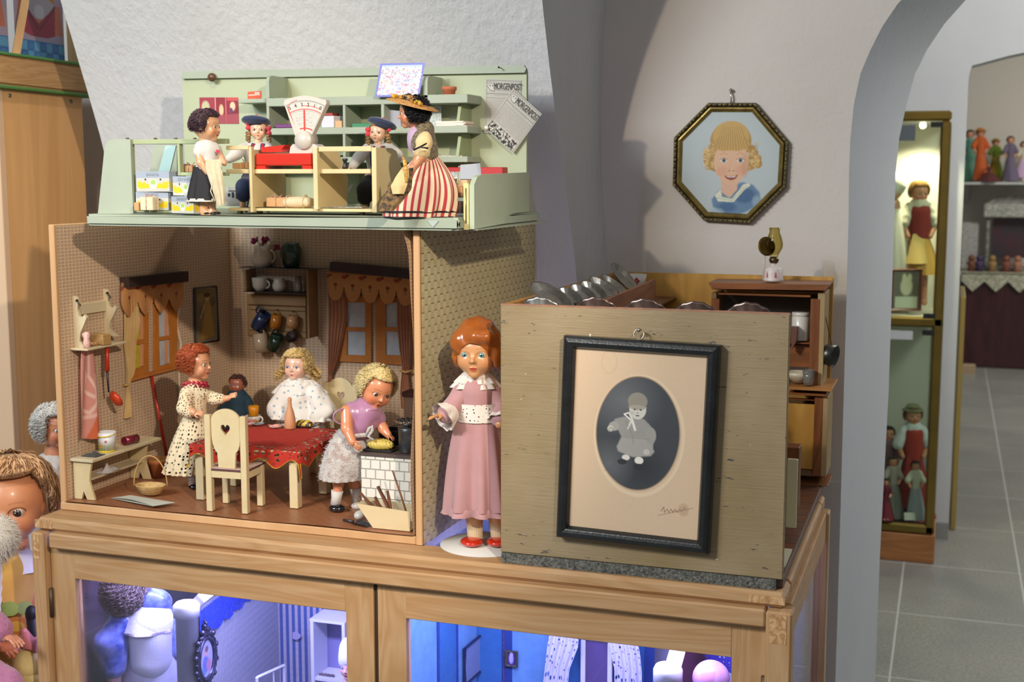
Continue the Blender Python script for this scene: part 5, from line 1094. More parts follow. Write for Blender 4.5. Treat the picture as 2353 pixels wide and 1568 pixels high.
def stripes(c1,c2,n,soft=.05,th=.5):
    t=NT('striped_cloth'); tc=t.coord('UV'); sx=t.add('ShaderNodeSeparateXYZ'); t.ln(tc,sx.inputs[0]); u=t.math('FRACT',t.math('MULTIPLY',sx.outputs[0],n)); a=t.ramp(t.math('ABSOLUTE',t.math('SUBTRACT',u,.5)),[(th*.5-soft,1.),(th*.5+soft,0.)]); t.col(t.mix(a,c1,c2)); t.set(Roughness=.75); t.bump(t.noise(t.coord(),900,2),.3,.0005); t.b.inputs['Sheen Weight'].default_value=.2; return t.m
STR_=stripes('e6cfae','b0303a',30,.05,.42)
D_.skirt('skirt',(982,360),(962,501),24,76,STR_,9,.13,bulge=20,n=140,L=34,hem=.0,fp=.7,flat=.62,seed=4)
for dy,v in ((0,0),): D_.skirt('black_hem_ribbon',(963,484),(962,488),80.5,81.5,BLK,9,.13,n=140,L=4,flat=.62,seed=4)
D_.skirt('black_hem_ribbon',(962,497),(962,501),80.5,80.5,BLK,9,.13,n=140,L=4,flat=.62,seed=4)
patch(D_,'lace_apron',[(930,388,950,385,-.055),(905,410,948,405,-.065),(888,440,946,435,-.07),(872,468,925,462,-.075),(870,486,905,484,-.08)],mat('2a2424',.8,c2='8a6a3c',ns=150,bump=.8,bs=600,name='black_lace'),bulge=4,folds=2)
patch(D_,'apron_panel',[(925,384,938,384,-.064),(910,405,940,402,-.074),(898,428,936,424,-.081),(902,446,928,446,-.082)],mat('d8bd84',.6,c2='ceb07a',ns=60,sheen=.4),bulge=3,folds=1)
b=MB(); b.tube([D_.P(925,359,-.06),D_.P(930,372,-.075),D_.P(933,392,-.078),D_.P(934,420,-.08)],[.001,.0035,.003,.002],8); b.obj('flower_posy',mat('d8cc62',.8,c2='b84a2a',ns=200,bump=.8,bs=300),D_.root)
D_.hair('0c0c0e','26262a',900,.55,.13,2.6,.05,50,135,hang=.25,vol=1.14,face=50,seed=11,rough=.32)
b=MB(); Mh=hbasis(0,6,0).to_3x3()@Matrix.Rotation(math.radians(14),3,'Y'); hc=D_.P(950,234)
Mt=Matrix.Translation(hc)@Mh.to_4x4()@Matrix.Scale(D_.s,4)
b.lathe([(0,14),(20,13.5),(26,9),(29,2),(48,-2),(61,-7),(61.5,-8.2),(48,-3.6),(28,0)],(0,0,0),48); b.bm.transform(Mt); o=b.obj('straw_hat',mat('c89a5a',.8,c2='a06a38',ns=260,bump=.8,bs=400),D_.root)
b=MB(); R_=random.Random(4)
for i in range(26):
    a=R_.uniform(2.2,5.4); r=R_.uniform(26,50); b.ball(Mt@V((r*math.cos(a),r*math.sin(a),4-r*.08+R_.uniform(0,3))),R_.uniform(.0022,.0042),8)
b.obj('hat_flowers',mat('c9a828',.7,c2='8f2f2a',ns=90,bump=.5,bs=400),o)
# ---------------------------------------------------------------- kitchen furniture and things
XL=kx0+wt+.0014; YBK=kyb-.0137
def xprism(b,pts,X,th):   # on the left wall plane, sticking out by th
    P=[PX(x,y,X) for x,y in pts]; b.prism([(p.y,p.z) for p in P],th,frame((X,0,0),(0,1,0),(0,0,1))); return b
def bprism(b,pts,Y,th): P=[PY(x,y,Y) for x,y in pts]; b.prism([(p.x,p.z) for p in P],th,frame((0,Y,0),(1,0,0),(0,0,1))); return b
OR=mat('c2792e',.5,c2='b56c24',ns=30,name='orange_wood'); OR2=mat('d89a72',.5); DK=mat('3a2a28',.6,c2='302222',ns=20); SKY=mat('c3c8cc',.6,c2='aeb6be',ns=30,name='printed_sky'); YEL=mat('c8b832',.6,c2='b4a42a',ns=80)
CURT=mat('c58d54',.8,c2='b7783f',ns=18,sheen=.4,bump=.4,bs=500,name='curtain_cloth')
# left wall window: two casements
wl=empty('play_window','orange wooden double window with yellow and white panes on the left wall','window',PX(350,850,XL),'toy windows of the kitchen')
def quad(x0,yt0,yb0,x1,yt1,yb1,X,th,m,nm,par,hole=None):
    b=MB(); o=[PX(x,y,X) for x,y in ((x0,yt0),(x1,yt1),(x1,yb1),(x0,yb0))]; h=[[ (p.y,p.z) for p in [PX(x,y,X) for x,y in q]] for q in (hole or [])]
    b.prism([(p.y,p.z) for p in o],th,frame((X,0,0),(0,1,0),(0,0,1)),holes=h); return b.obj(nm,m,par)
for (x0,x1,t0,b0,t1,b1,panes) in ((296,338,700,873,695,861,[((300,706),(329,703),(328,779),(300,784)),((300,794),(328,789),(328,842),(300,851))]),(352,404,692,857,686,843,[((361,712),(385,709),(388,771),(362,775)),((362,783),(388,779),(389,834),(364,842))])):
    f=quad(x0,t0,b0,x1,t1,b1,XL+.001,.004,OR,'casement_frame',wl,panes)
    quad(x0+2,t0+4,b0-6,x1-2,t1+4,b1-6,XL,.0008,SKY if x0>340 else YEL,'pane',f)
    x2=panes[0][1][0]; quad(x2-7,panes[0][1][1]+1,panes[1][2][1],x2-1,panes[0][1][1],panes[1][2][1]-1,XL+.0015,.0015,OR2,'inner_edge',f)
b=MB(); xprism(b,[(296,868),(345,855),(407,840),(407,846),(345,862),(296,876)],XL+.001,.008); b.obj('sill',OR,wl)
# curtains on the left wall
cl=empty('window_curtain','orange flowered scalloped curtain with dark rail over the left wall window','curtain',PX(345,640,XL),'curtains of the kitchen windows')
b=MB(); xprism(b,[(274,638),(413,623),(413,647),(277,660)],XL+.001,.022); b.obj('curtain_rail',DK,cl)
def valance(tag_,A,B,dn,n,cl,out,first=.5):
    c=Canvas(150,60,'c9935a'); c.rect(0,0,150,60,'c58d54')
    for i in range(n):
        cx=(i+.5)*150/n; c.ell(cx,30,150/n*.42,22,'c87f55',2,0,.35,ring=.25); c.ell(cx,26,3,3.5,'8e3a28',1).line([(cx,28),(cx,36)],1.4,'5a5a38'); c.ell(cx-150/n*.5,10,5,4,'a0402e',1.5).ell(cx-150/n*.5+6,7,3,3,'70502e',1)
    c.rect(0,0,150,4,'a56a3a')
    return c.build('valance',A,B-A,dn,vcol(.85),cl,mask=lambda X,Y:Y<60*(.52+.46*np.abs(np.sin(PI*n*X/150))**.6),curve=lambda U,W:np.stack([out.x*(.006+.003*np.sin(2*PI*n*U)*W),out.y*(.006+.003*np.sin(2*PI*n*U)*W),0*U],-1))
A_=PX(272,650,XL+.004); B_=PX(416,640,XL+.004); C_=PX(272,732,XL+.004); valance('l',A_,B_,C_-A_,4,cl,V((1,0,0)))
def drape(pts,ws,m,par,name='curtain_panel',out=V((1,0,0)),along=V((0,1,0)),k=5,th=.004):
    """pts centre line, ws half widths"""
    b=MB(); n=len(pts)
    def f(u,v):
        t=v*(n-1); i=min(int(t),n-2); a=t-i; a=a*a*(3-2*a); p=pts[i].lerp(pts[i+1],a); w=ws[i]*(1-a)+ws[i+1]*a
        return p+along*(w*(2*u-1))+out*(th*(1+.8*math.sin(2*PI*k*u+v*2))*min(1,w/.01))
    b.grid(f,40,40); b.grid(lambda u,v:f(u,v)-out*.0012,40,40); return b.obj(name,m,par)
CREAMC=mat('cfae74',.8,c2='bf9a5e',ns=14,sheen=.4,name='cream_curtain')
P=[PX(x,y,XL+.002) for x,y in ((296,670),(300,740),(294,790),(296,850),(291,890),(292,925),(290,960))]; drape(P,[.020,.027,.020,.013,.004,.007,.010],CREAMC,cl)
b=MB(); b.tube([PX(290,885,XL+.006)+V((.004*math.sin(t),.006*math.cos(t),0)) for t in [i*PI/6 for i in range(13)]],.0012,6); b.obj('curtain_tie',mat('c9a55a',.7),cl)
P=[PX(x,y,XL+.002) for x,y in ((412,655),(409,710),(404,745),(414,790),(409,850),(411,905),(413,930))]; drape(P,[.010,.006,.004,.004,.004,.003,.003],mat('d8c4a8',.7,sheen=.5),cl,k=2,th=.003)
# framed picture on the left wall
pf=empty('framed_print','small dark-framed print of a lady in a long dress on the left wall','picture frame',PX(474,780,XL))
q=[PX(x,y,XL+.003) for x,y in ((447,664),(496,659),(502,783),(449,789))]; b=MB(); b.tube(q,.004,4,closed=True,sm=False); b.obj('frame',mat('1f1a18',.4),pf)
c=Canvas(50,110,'6e5a38'); c.rect(3,3,47,107,'7d6a42'); c.poly([(20,30),(34,28),(38,60),(44,100),(12,104),(18,62)],'a8843f',1,2); c.ell(27,22,5,7,'c29a6a',1.5); c.ell(27,15,7,5,'4a2a1c',2).ell(12,20,7,9,'8a7a4a',3).ell(40,30,6,10,'5a5a3a',3).ell(14,50,6,12,'55604a',3).line([(20,36),(12,60)],3,'c29a6a'); c.line([(1,1),(49,1),(49,109),(1,109),(1,1)],2,'a8a69c')
c.build('print',q[0]+V((.0012,0,0)),q[1]-q[0],q[3]-q[0],vcol(.25,.4),pf)
# cream bracket shelf on the left wall
bs=empty('bracket_shelf','small grey-cream scrolled wall shelf with hooks on the left kitchen wall','wall shelf',PX(200,800,XL)); CW=mat('cdbf9e',.55,c2='c4b592',ns=20,name='cream_wood')
def bracket(xp,ytop,ybot,X=XL):
    top=PX(xp,ytop,X); bot=PX(xp,ybot,X); h=top.z-bot.z; y=top.y
    pr=[(0,0),(.030,0),(.012,.15),(.014,.30),(.024,.48),(.030,.60),(.026,.66),(.020,.60),(.014,.62),(.010,.74),(.012,.86),(.011,.95),(.006,1.0),(0,1.0)]
    b=MB(); b.prism([(p[0],p[1]*h) for p in pr],.006,frame((X+.0002,y+.003,bot.z),(1,0,0),(0,0,1))); b.obj('bracket',CW,bs)
    b=MB(); k=V((X+.012,y-.0035,top.z-.08*h)); b.tube([k,k+V((0,-.003,0))],.0022,10); b.tube([k+V((.001,-.003,0))]+[k+V((.003+.006*t,-.003,-.010*t)) for t in (.5,1)],.0012,6); b.obj('hook',mat('4a4438',.3,.9),bs)
bracket(168,680,803); bracket(238,664,772)
b=MB(); p0=PX(171,700,XL); p1=PX(236,684,XL); b.bx((XL+.0003,p0.y,p0.z-.021),(XL+.006,p1.y,p0.z),.001); b.obj('crossbar',CW,bs)
p0=PX(160,800,XL); p1=PX(252,775,XL); zsh=p0.z; b=MB(); b.bx((XL+.0003,p0.y,zsh-.0045),(XL+.040,p1.y,zsh-.0003),.001); b.obj('shelf_board',CW,bs); 
ysh0,ysh1=p0.y,p1.y
block('match_box','small light brown wooden box on the wall shelf','box',(222,752,262,778),ysh0+.055,.022,mat('b08c58',.6,c2='a07c4a',ns=40,stretch=(1,1,8)),rot=-8); bpy.data.objects['match_box'].location=V((XL+.022,ysh0+.062,zsh+.0002)); 
b=MB(); 
for k_ in range(3): b.ball(V((XL+.021+.003*k_,ysh0+.030+.006*k_,zsh+.004)),(.005,.005,.004),8)
tag(b.obj('brown_rolls',mat('a0764a',.7)),'small brown rolls beside the wooden box on wall shelf','bread')
b=MB(); k=V((XL+.030,ysh0+.012,zsh+.0003)); b.lathe([(0,0),(.006,0),(.007,.010),(.005,.018),(.0075,.026),(.003,.030),(0,.03)],k,18,fn=lambda a,r,z,v:(r*(1+.14*math.sin(9*a+z*300)),z)); tag(b.obj('towel_knot',mat('d89a90',.9,c2='e8c8bc',ns=300,bump=.8,bs=500)),'knotted pink terry top of towel on the wall shelf end','cloth')
# towel
c=Canvas(60,130,'cf8f84'); c.poly([(60,62),(60,130),(22,130)],'cc6844',1,1); c.line([(14,14),(26,40),(20,60),(40,70)],5,'e6c8bc',.8,3); c.line([(38,10),(34,40),(46,60),(44,80),(30,92),(8,86)],5,'e6c8bc',.8,3); c.line([(50,40),(54,80),(50,104)],5,'e6c8bc',.7,3); c.line([(10,86),(14,100),(40,96)],5,'e6c8bc',.7,3)
T0=PX(190,800,XL+.014); T1=PX(203,1005,XL+.010); H=T0.z-T1.z
tw=c.build('hanging_towel',V((XL+.012,T0.y-.006,T0.z)),V((0,.03,0)),V((0,0,-H)),vcol(.95,0,'terry',1,700),curve=lambda U,W:np.stack([.006*np.sin(U*9+W*2)*(.3+W)+.004,(U-.42)*.024*(W**.7)*1.9-.002*W,.004*np.cos(U*5)*W],-1)); tag(tw,'pink and orange terry towel hanging below the cream wall shelf','towel')
# ladle
ld=empty('slotted_ladle','red-handled skimmer ladle hanging from the cream wall shelf','ladle',PX(250,790,XL+.03)); XQ=XL+.030
b=MB(); b.tube([PX(x,y,XQ) for x,y in ((234,784),(240,780),(246,786),(246,794))],.0022,8); b.tube([PX(x,y,XQ) for x,y in ((246,852),(248,880),(250,902))],[.0026,.0018,.0016],8); b.obj('metal_stem',mat('3a3640',.4,.6),ld)
b=MB(); b.tube([PX(246,793,XQ),PX(246,853,XQ)],[.0042,.0046],10); b.obj('handle',mat('b8301e',.4,coat=.3),ld)
b=MB(); k=PX(265,918,XQ); Mb=frame(k,(RT*.9+V((0,0,-.35))).normalized(),V((0,0,1)),None); Mb=Matrix.Translation(k)@(Matrix.Rotation(math.radians(-62),4,'X')@Matrix.Rotation(math.radians(18),4,'Y')); 
b.lathe([(.0001,-.006),(.008,-.005),(.014,-.002),(.0172,.003),(.0176,.003),(.0142,-.003),(.008,-.0062),(.0001,-.0072)],(0,0,0),28); b.bm.transform(Mb@Matrix.Rotation(PI,4,'X') if False else Mb); b.obj('bowl',mat('c8401e',.35,coat=.4,c2='b83a1c',ns=60),ld)
b=MB(); 
for dx,dz in ((-.004,.003),(.003,.004),(0,-.004),(.006,-.002)): b.ball(k+V((dx,-.003,dz)),.0009,6)
b.obj('slots',mat('2a1410',.8),ld)
# red broom stick
b=MB(); a=PX(348,864,XL+.004); c_=PZ(383,1048,fz+.03); b.tube([a,c_],.0034,10); tag(b.obj('red_stick',mat('b02a16',.4,coat=.3)),'thin red stick leaning against the left wall behind red-haired doll','stick')
# bench on the left
bn=empty('bench','small cream bench along the left wall with cut-out legs','bench',V((-1.53,2.08,fz)))
f0=PZ(222,1151,fz); zb=PY(200,1062,f0.y).z
b=MB(); y0_,y1_=f0.y,PZ(327,1104,fz).y
o=PY(183,1056,y0_); b.bx((XL+.0005,y0_-.006,zb),(XL+.052,y1_+.05,zb+.006),.0008); b.obj('bench_top',CW,bn)
b=MB(); b.bx((XL+.001,y0_-.0065,zb+.0005),(XL+.0522,y1_+.0505,zb+.0042)); b.obj('worn_edge',mat('6a4434',.7),bn) if False else b.bm.free()
for yy in (y0_,y1_+.01):
    W=.046; Hh=zb-fz-.0006; X0=XL+.003
    b=MB(); b.prism([(0,0),(.016,0),(.0215,.016),(.029,0),(W,0),(W-.002,.008),(W-.011,.5*Hh),(W-.008,.78*Hh),(W-.004,Hh),(0,Hh)],.005,frame((X0,yy+.005,fz+.0003),(1,0,0),(0,0,1))); b.obj('leg',mat('d2be92',.55,c2='c8b384',ns=20),bn)
b=MB(); b.bx((XL+.004,y0_+.0055,fz+.035),(XL+.034,y1_+.0095,fz+.039)); b.obj('lower_shelf',CW,bn)
ztop=zb+.0063
b=MB(); k=V((PZ(254,1038,ztop).x,PZ(254,1038,ztop).y,ztop)); k.x=XL+.030
bk=empty('toy_bucket','white metal bucket painted with flowers and yellow rim on the bench','bucket',k)
b.lathe([(0,.0005),(.0135,.0005),(.0140,.0),(.0182,.0385),(.0176,.0385),(.0135,.002),(0,.002)],k,36); b.obj('bucket_body',mat('dfe0e4',.4,coat=.3),bk)
b=MB(); b.lathe([(.0136,.0),(.0148,.0),(.0148,.003),(.0139,.003)],k,36); b.obj('yellow_base',mat('e0c41e',.4),bk)
b=MB(); b.tube([k+V((.0186*math.cos(a),.0186*math.sin(a)*1.0,.0365+.004*math.sin(a*1)-.001)) for a in [i*PI/14 for i in range(-14,1)]],.0011,7); b.obj('handle',mat('d8c022',.4),bk)
b=MB()
def onb(a,z,o=.0006): r=.0141+(.0182-.0141)*z/.0385+o; return k+V((r*math.cos(a),r*math.sin(a),z))
for a0 in (-2.3,-1.95,-1.6,-1.25,-.9,-.6): b.tube([onb(a0,.003),onb(a0+.06,.010),onb(a0+.12,.016)],.0005,5)
b.obj('painted_grass',mat('8aa048',.6),bk)
b=MB(); c0=(-1.75,.0125)
for i in range(6): b.ball(onb(c0[0]+.16*math.cos(i*1.05),c0[1]+.0026*math.sin(i*1.05)),.0014,6)
b.obj('painted_flower',mat('dba81e',.6),bk)
b=MB()
for i in range(5): b.ball(onb(-1.05+.10*math.cos(i*1.26),.022+.0016*math.sin(i*1.26)),.001,6)
b.ball(onb(-1.75,.0125,.0009),.0014,6); b.obj('painted_red_flower',mat('c8503a',.6),bk)
b=MB(); k2=V((XL+.030,y0_+.128,ztop+.009)); b.tube([k2+V((0,-.004,0)),k2+V((.006,.03,0))],.0085,14); tag(b.obj('red_tin',mat('7a1c34',.3,.3,coat=.5)),'shiny dark red cylinder lying on the bench behind bucket','tin')
b=MB(); k2=V((XL+.028,y0_+.010,ztop)); b.grid(lambda u,v:k2+V(((u-.5)*.036,.003+(v)*.030,.0008+.006*math.sin(PI*u)*math.sin(PI*v)*(1+.3*math.sin(9*u+4*v)))),20,16); b.grid(lambda u,v:k2+V(((u-.5)*.036,.003+(v)*.030,.0003)),4,4); tag(b.obj('grey_cloth',mat('55504a',.85,c2='3c3a38',ns=60)),'crumpled dark grey cloth on the front end of the bench','cloth')
b=MB(); k2=V((XL+.024,y0_+.05,fz+.0395)); b.grid(lambda u,v:k2+V(((u-.5)*.028+.004*math.sin(6*v),v*.05,.012*math.sin(PI*u)*math.sin(PI*v)*(1+.3*math.sin(11*u+6*v)))),20,20); b.grid(lambda u,v:k2+V(((u-.5)*.03,v*.05,.0)),6,6); tag(b.obj('white_rag',mat('c8c2c4',.9,bump=.6,bs=200)),'crumpled white rag on the lower board of the bench','cloth')
# basket with tall hoop handle
kb=PZ(347,1138,fz); kb.z=fz+.0003
bw=empty('wicker_basket','small pale wicker basket with tall hoop handle on the kitchen floor','basket',kb)
WI=mat('d8b57a',.7,c2='b08a50',ns=300,bump=1,bs=500,stretch=(.3,.3,2),name='wicker')
b=MB(); 
def bf(a,r,z,v): return (r*(1+.05*math.sin(14*a)*(v>.75)+.02*math.sin(40*a)),z+.0015*math.sin(14*a)*(v>.75))
b.lathe([(0,.001),(.013,.001),(.018,.003),(.024,.013),(.0275,.019),(.028,.0205),(.0265,.0205),(.022,.012),(.016,.0045),(0,.0035)],kb,84,fn=bf); b.bm.transform(Matrix.Translation(kb)@Matrix.Diagonal((1.12,.80,1,1))@Matrix.Translation(-kb)); b.obj('bowl',WI,bw)
b=MB(); b.tube([kb+V((-.030,0,.017))+V((.030-.033*math.cos(t)*1.0+0,0,.048*math.sin(t)+ (.012*math.sin(t)))) for t in [i*PI/22 for i in range(23)]],.0011,7); b.bm.transform(Matrix.Translation(kb)@Matrix.Rotation(.25,4,'Z')@Matrix.Translation(-kb)); b.obj('hoop_handle',mat('c29a5c',.6),bw)
# flower pot
kp=PZ(364,1096,fz); kp.z=fz+.0003; kp.x=max(kp.x,XL+.024)
pt_=empty('flower_pot','terracotta flower pot with green foam standing at the left wall','flower pot',kp)
b=MB(); b.lathe([(0,0),(.014,0),(.0185,.028),(.020,.029),(.0208,.038),(.0192,.038),(.0175,.030),(.016,.027),(0,.027)],kp,36,fn=lambda a,r,z,v:(r*(1+.02*(abs(z-.024)<.003)),z)); b.obj('pot',mat('b06a38',.75,c2='a66030',ns=60),pt_)
b=MB(); b.ball(kp+V((0,0,.031)),(.0172,.0172,.006),18); b.obj('green_filling',mat('5a7048',.9,c2='8a8a50',ns=260,bump=1,bs=500),pt_)
# folded paper on the floor
b=MB(); q=[PZ(x,y,fz) for x,y in ((255,1146),(300,1143),(404,1165),(352,1171))]
vs=[V((p.x,p.y,fz+z)) for p,z in zip(q,(.001,.004,.008,.006))]
b.grid(lambda u,v:(vs[0].lerp(vs[3],u)).lerp(vs[1].lerp(vs[2],u),v)+V((0,0,.004*math.sin(PI*u)*(1-v))),12,8); b.grid(lambda u,v:(vs[0].lerp(vs[3],u)).lerp(vs[1].lerp(vs[2],u),v)+V((0,0,-.0006)),12,8); tag(b.obj('paper_sheet',mat('c5c4b4',.7)),'pale grey folded sheet of paper lying on kitchen floor before bench','paper')
# table
tb=empty('kitchen_table','cream wooden doll table with square legs under the red cloth','table',V((-1.26,2.16,fz))); TX0,TX1,TY0,TY1=-1.345,-1.115,2.062,2.275; TZ=1.0265
b=MB(); b.bx((TX0,TY0,TZ-.006),(TX1,TY1,TZ),.0008); b.obj('table_top',CW,tb)
b=MB(); 
for a_,c_ in (((TX0+.008,TY0+.006,TZ-.024),(TX1-.008,TY0+.012,TZ-.0063)),((TX0+.008,TY1-.012,TZ-.024),(TX1-.008,TY1-.006,TZ-.0063)),((TX1-.014,TY0+.0125,TZ-.024),(TX1-.008,TY1-.0125,TZ-.0063)),((TX0+.008,TY0+.0125,TZ-.024),(TX0+.014,TY1-.0125,TZ-.0063))): b=MB(); b.bx(a_,c_,.0005); b.obj('apron_board',CW,tb)
for xx in (TX0+.006,TX1-.024):
    for yy in (TY0+.004,2.182): b=MB(); b.bx((xx,yy,fz+.0003),(xx+.017,yy+.017,TZ-.0065),.0008); b.obj('leg',mat('dccaa0',.5,c2='d2be92',ns=20),tb)
# red crochet cloth
t=NT('red_crochet'); v=t.coord('UV',(1,1,1)); sx=t.add('ShaderNodeSeparateXYZ'); t.ln(v,sx.inputs[0])
mx=t.math('MAXIMUM',t.math('ABSOLUTE',t.math('SUBTRACT',sx.outputs[0],.5)),t.math('ABSOLUTE',t.math('SUBTRACT',sx.outputs[1],.5)))
vo=t.add('ShaderNodeTexVoronoi'); vo.inputs['Scale'].default_value=26; vo.inputs['Randomness'].default_value=.7; vo.feature='DISTANCE_TO_EDGE'; t.ln(v,vo.inputs['Vector'])
border=t.ramp(mx,[(.24,0.),(.27,1.)]); hole=t.ramp(vo.outputs['Distance'],[(.15,0.),(.19,1.)]); edge=t.ramp(mx,[(.475,1.),(.48,0.)])
al=t.math('SUBTRACT',1.0,t.math('MULTIPLY',t.math('MULTIPLY',border,hole),edge)); t.ln(al,t.b.inputs['Alpha']); t.col(t.mix(t.ramp(t.noise(t.coord(),500,2),[(.3,0.),(.7,1.)]),'c2301c','a82414')); t.set(Roughness=.85); t.bump(t.noise(t.coord(),800,2),1,.001)
tcx,tcy=(TX0+TX1)/2,(TY0+TY1)/2; hx_,hy_=(TX1-TX0)/2,(TY1-TY0)/2; dp=.034
def tc_f(u,v):
    a,c=(u-.5)*2,(v-.5)*2; X=a*(hx_+dp); Y=c*(hy_+dp+.0); ox=max(0,abs(X)-hx_-.001); oy=max(0,abs(Y)-hy_-.001); o=ox+oy if min(ox,oy)<=0 else math.hypot(ox,oy)*1.25
    ex=math.copysign(min(abs(X),hx_+.0015+.10*ox+.002*math.sin(Y*120)*min(1,ox/.01)),X); ey=math.copysign(min(abs(Y),hy_+.0015+.10*oy+.002*math.sin(X*110)*min(1,oy/.01)),Y)
    sc_=.75+.25*math.sin(X*95+Y*80)
    return V((tcx+ex,tcy+ey,TZ+.0012-o*sc_+.0004*math.sin(X*140)*math.sin(Y*130)))
b=MB(); b.grid(tc_f,120,100); tc=b.obj('tablecloth',t.m,fixn=False); tag(tc,'red crocheted tablecloth with openwork border and gold beaded edge on the kitchen table','tablecloth')
b=MB(); bd=[tc_f(i/80,0) for i in range(81)]+[tc_f(1,i/60) for i in range(1,61)]+[tc_f(1-i/80,1) for i in range(1,81)]+[tc_f(0,1-i/60) for i in range(1,60)]
b.tube(bd,[.0009+.0004*(i%2) for i in range(len(bd))],5,closed=True); b.obj('gold_bead_edge',mat('c89a3a',.3,.7),tc)
TT=TZ+.0018
def T(x,y): p=PZ(x,y,TT); return V((min(max(p.x,TX0+.012),TX1-.012),min(max(p.y,TY0+.01),TY1-.01),TT))
# chair
def make_chair(label):
    w,d_,sz,ph=.083,.072,.078,.180; r=empty('doll_chair',label,'chair',(0,0,0),'cream doll chairs'); q=.0115
    CH=mat('d8c69c',.5,c2='cfbb8e',ns=15,name='cream_enamel')
    for x in (0,w-q):
        b=MB(); b.bx((x,0,0),(x+q,q,ph),.0008); b.obj('leg',CH,r); b=MB(); b.bx((x,d_-q,0),(x+q,d_,sz-.0005),.0008); b.obj('leg',CH,r)
    b=MB(); b.bx((q+.0004,.001,sz-.014),(w-q-.0004,.010,sz-.002)); b.obj('rail',CH,r); 
    for x in (.0005,w-.0085): b=MB(); b.bx((x,q+.0004,sz-.014),(x+.008,d_-q-.0004,sz-.002)); b.obj('rail',CH,r)
    b=MB(); b.bx((q*.0+.0,q+.0006,sz),(w,d_+.003,sz+.004),.0008); b.bx((q+.0005,.0,sz),(w-q-.0005,q+.0006,sz+.004)); b.obj('seat',mat('d2b8a8',.5,c2='c4a89a',ns=12),r)
    b=MB(); b.bx((-.0003,q+.0003,sz+.0006),(w+.0003,d_+.0034,sz+.0030)); b.bx((q+.0007,-.0006,sz+.0006),(w-q-.0007,q,sz+.0030)); b.obj('worn_seat_edge',mat('5a3038',.6),r)
    x0,x1=q+.0003,w-q-.0003; c_=w/2; zb=sz+.0045; zs_=ph-.055
    out=[(c_-.0165,zb),(c_+.0165,zb)]+[(c_+.0165+ (x1-c_-.0165)*math.sin(t),zb+.028+(.040)*(1-math.cos(t))) for t in (.15,.5,.9,1.3,PI/2)]+[(x1,ph-.012)]+[(c_+(x1-c_)*math.cos(t),ph-.012+.024*math.sin(t)) for t in [PI*i/16 for i in range(1,16)]]+[(x0,ph-.012)]+[(c_-.0165-(c_-.0165-x0)*math.sin(t),zb+.028+(.040)*(1-math.cos(t))) for t in (PI/2,1.3,.9,.5,.15)]
    hc=(c_-.001,ph-.026); heart=[(hc[0]+.0008*16*math.sin(t)**3*.74,hc[1]+.00072*(13*math.cos(t)-5*math.cos(2*t)-2*math.cos(3*t)-math.cos(4*t))) for t in [2*PI*i/30 for i in range(30)]]
    b=MB(); b.prism(out,.0045,frame((0,.0085,0),(1,0,0),(0,0,1)),holes=[heart]); b.obj('backrest',CH,r)
    return r
ch=make_chair('cream doll chair with heart cut in its back, before the table'); ch.location=V((-1.2735,1.998,fz+.0004)); ch.rotation_euler.z=math.radians(3)
ch2=copy_tree(ch); ch2.location=V((-1.155,2.405,fz+.0004)); ch2.rotation_euler.z=math.radians(176); ch2['label']='cream doll chair behind the table carrying the doll in white lace'
# things on the table
def lobj(name,label,cat,prof,k,m,n=32,grp=None,**kw): b=MB(); b.lathe(prof,k,n,**kw); return tag(b.obj(name,m),label,cat,grp)
k=T(667,985); lobj('bottle','pink-beige ceramic bottle standing on the red tablecloth','bottle',[(0,0),(.0105,0),(.0114,.002),(.0112,.018),(.0085,.032),(.0045,.044),(.0036,.054),(.0042,.0575),(.0038,.0605),(.0030,.063),(0,.0635)],k,mat('d09a70',.55,c2='c48e64',ns=14))
k=T(590,956)+V((0,.012,0)); lobj('egg_cup','orange wooden egg cup on the red tablecloth','egg cup',[(0,0),(.0095,0),(.0092,.003),(.0045,.006),(.0048,.010),(.0085,.016),(.0105,.026),(.0108,.036),(.0096,.036),(.009,.026),(.006,.018),(0,.016)],k,mat('cf8a12',.4,c2='c27c0e',ns=30))
k=T(556,955)+V((0,.008,0)); mg=empty('white_cup','white porcelain cup with dark rim and round handle, behind chair back','cup',k); b=MB(); b.lathe([(0,0),(.009,0),(.010,.002),(.0155,.010),(.0165,.017),(.0155,.017),(.0145,.010),(.009,.003),(0,.003)],k,32); b.obj('cup_body',mat('d8d2c8',.2,coat=.6),mg)
b=MB(); b.tube([k+V((.0150+.0075*math.sin(t),0,.0095+.0065*math.cos(t))) for t in [i*PI/12 for i in range(13)]],.0016,8); b.obj('handle',mat('d8d2c8',.2,coat=.6),mg); b=MB(); b.tube([k+V((.016*math.cos(t),.016*math.sin(t),.0172)) for t in [i*PI/16 for i in range(32)]],.0006,5,closed=True); b.obj('dark_rim',mat('3a3230',.3),mg)
b=MB(); k=T(610,967); b.box(k+V((0,0,.0012)),(.034,.016,.0020),Matrix.Rotation(.1,3,'Z'),.0008); b.obj if False else None; tr_=tag(b.obj('blue_tray',mat('6ab0c4',.4)),'small light blue tray with orange pastry on the tablecloth','tray')
b=MB(); R_=random.Random(2)
for i in range(14): b.ball(T(610,963)+V((R_.uniform(-.012,.012),R_.uniform(-.004,.006),.0045+R_.uniform(0,.004))),R_.uniform(.0025,.004),8)
tag(b.obj('orange_pastry',mat('d08a1c',.6,c2='b8740f',ns=300,bump=.7,bs=300)),'orange crumbly pastry heaped on the light blue tray','pastry')
b=MB(); b.ball(T(600,960)+V((-.006,.002,.003)),(.007,.005,.0032),12); tag(b.obj('bread_roll',mat('c88a3a',.6)),'golden bread roll at the foot of the orange egg cup','bread')
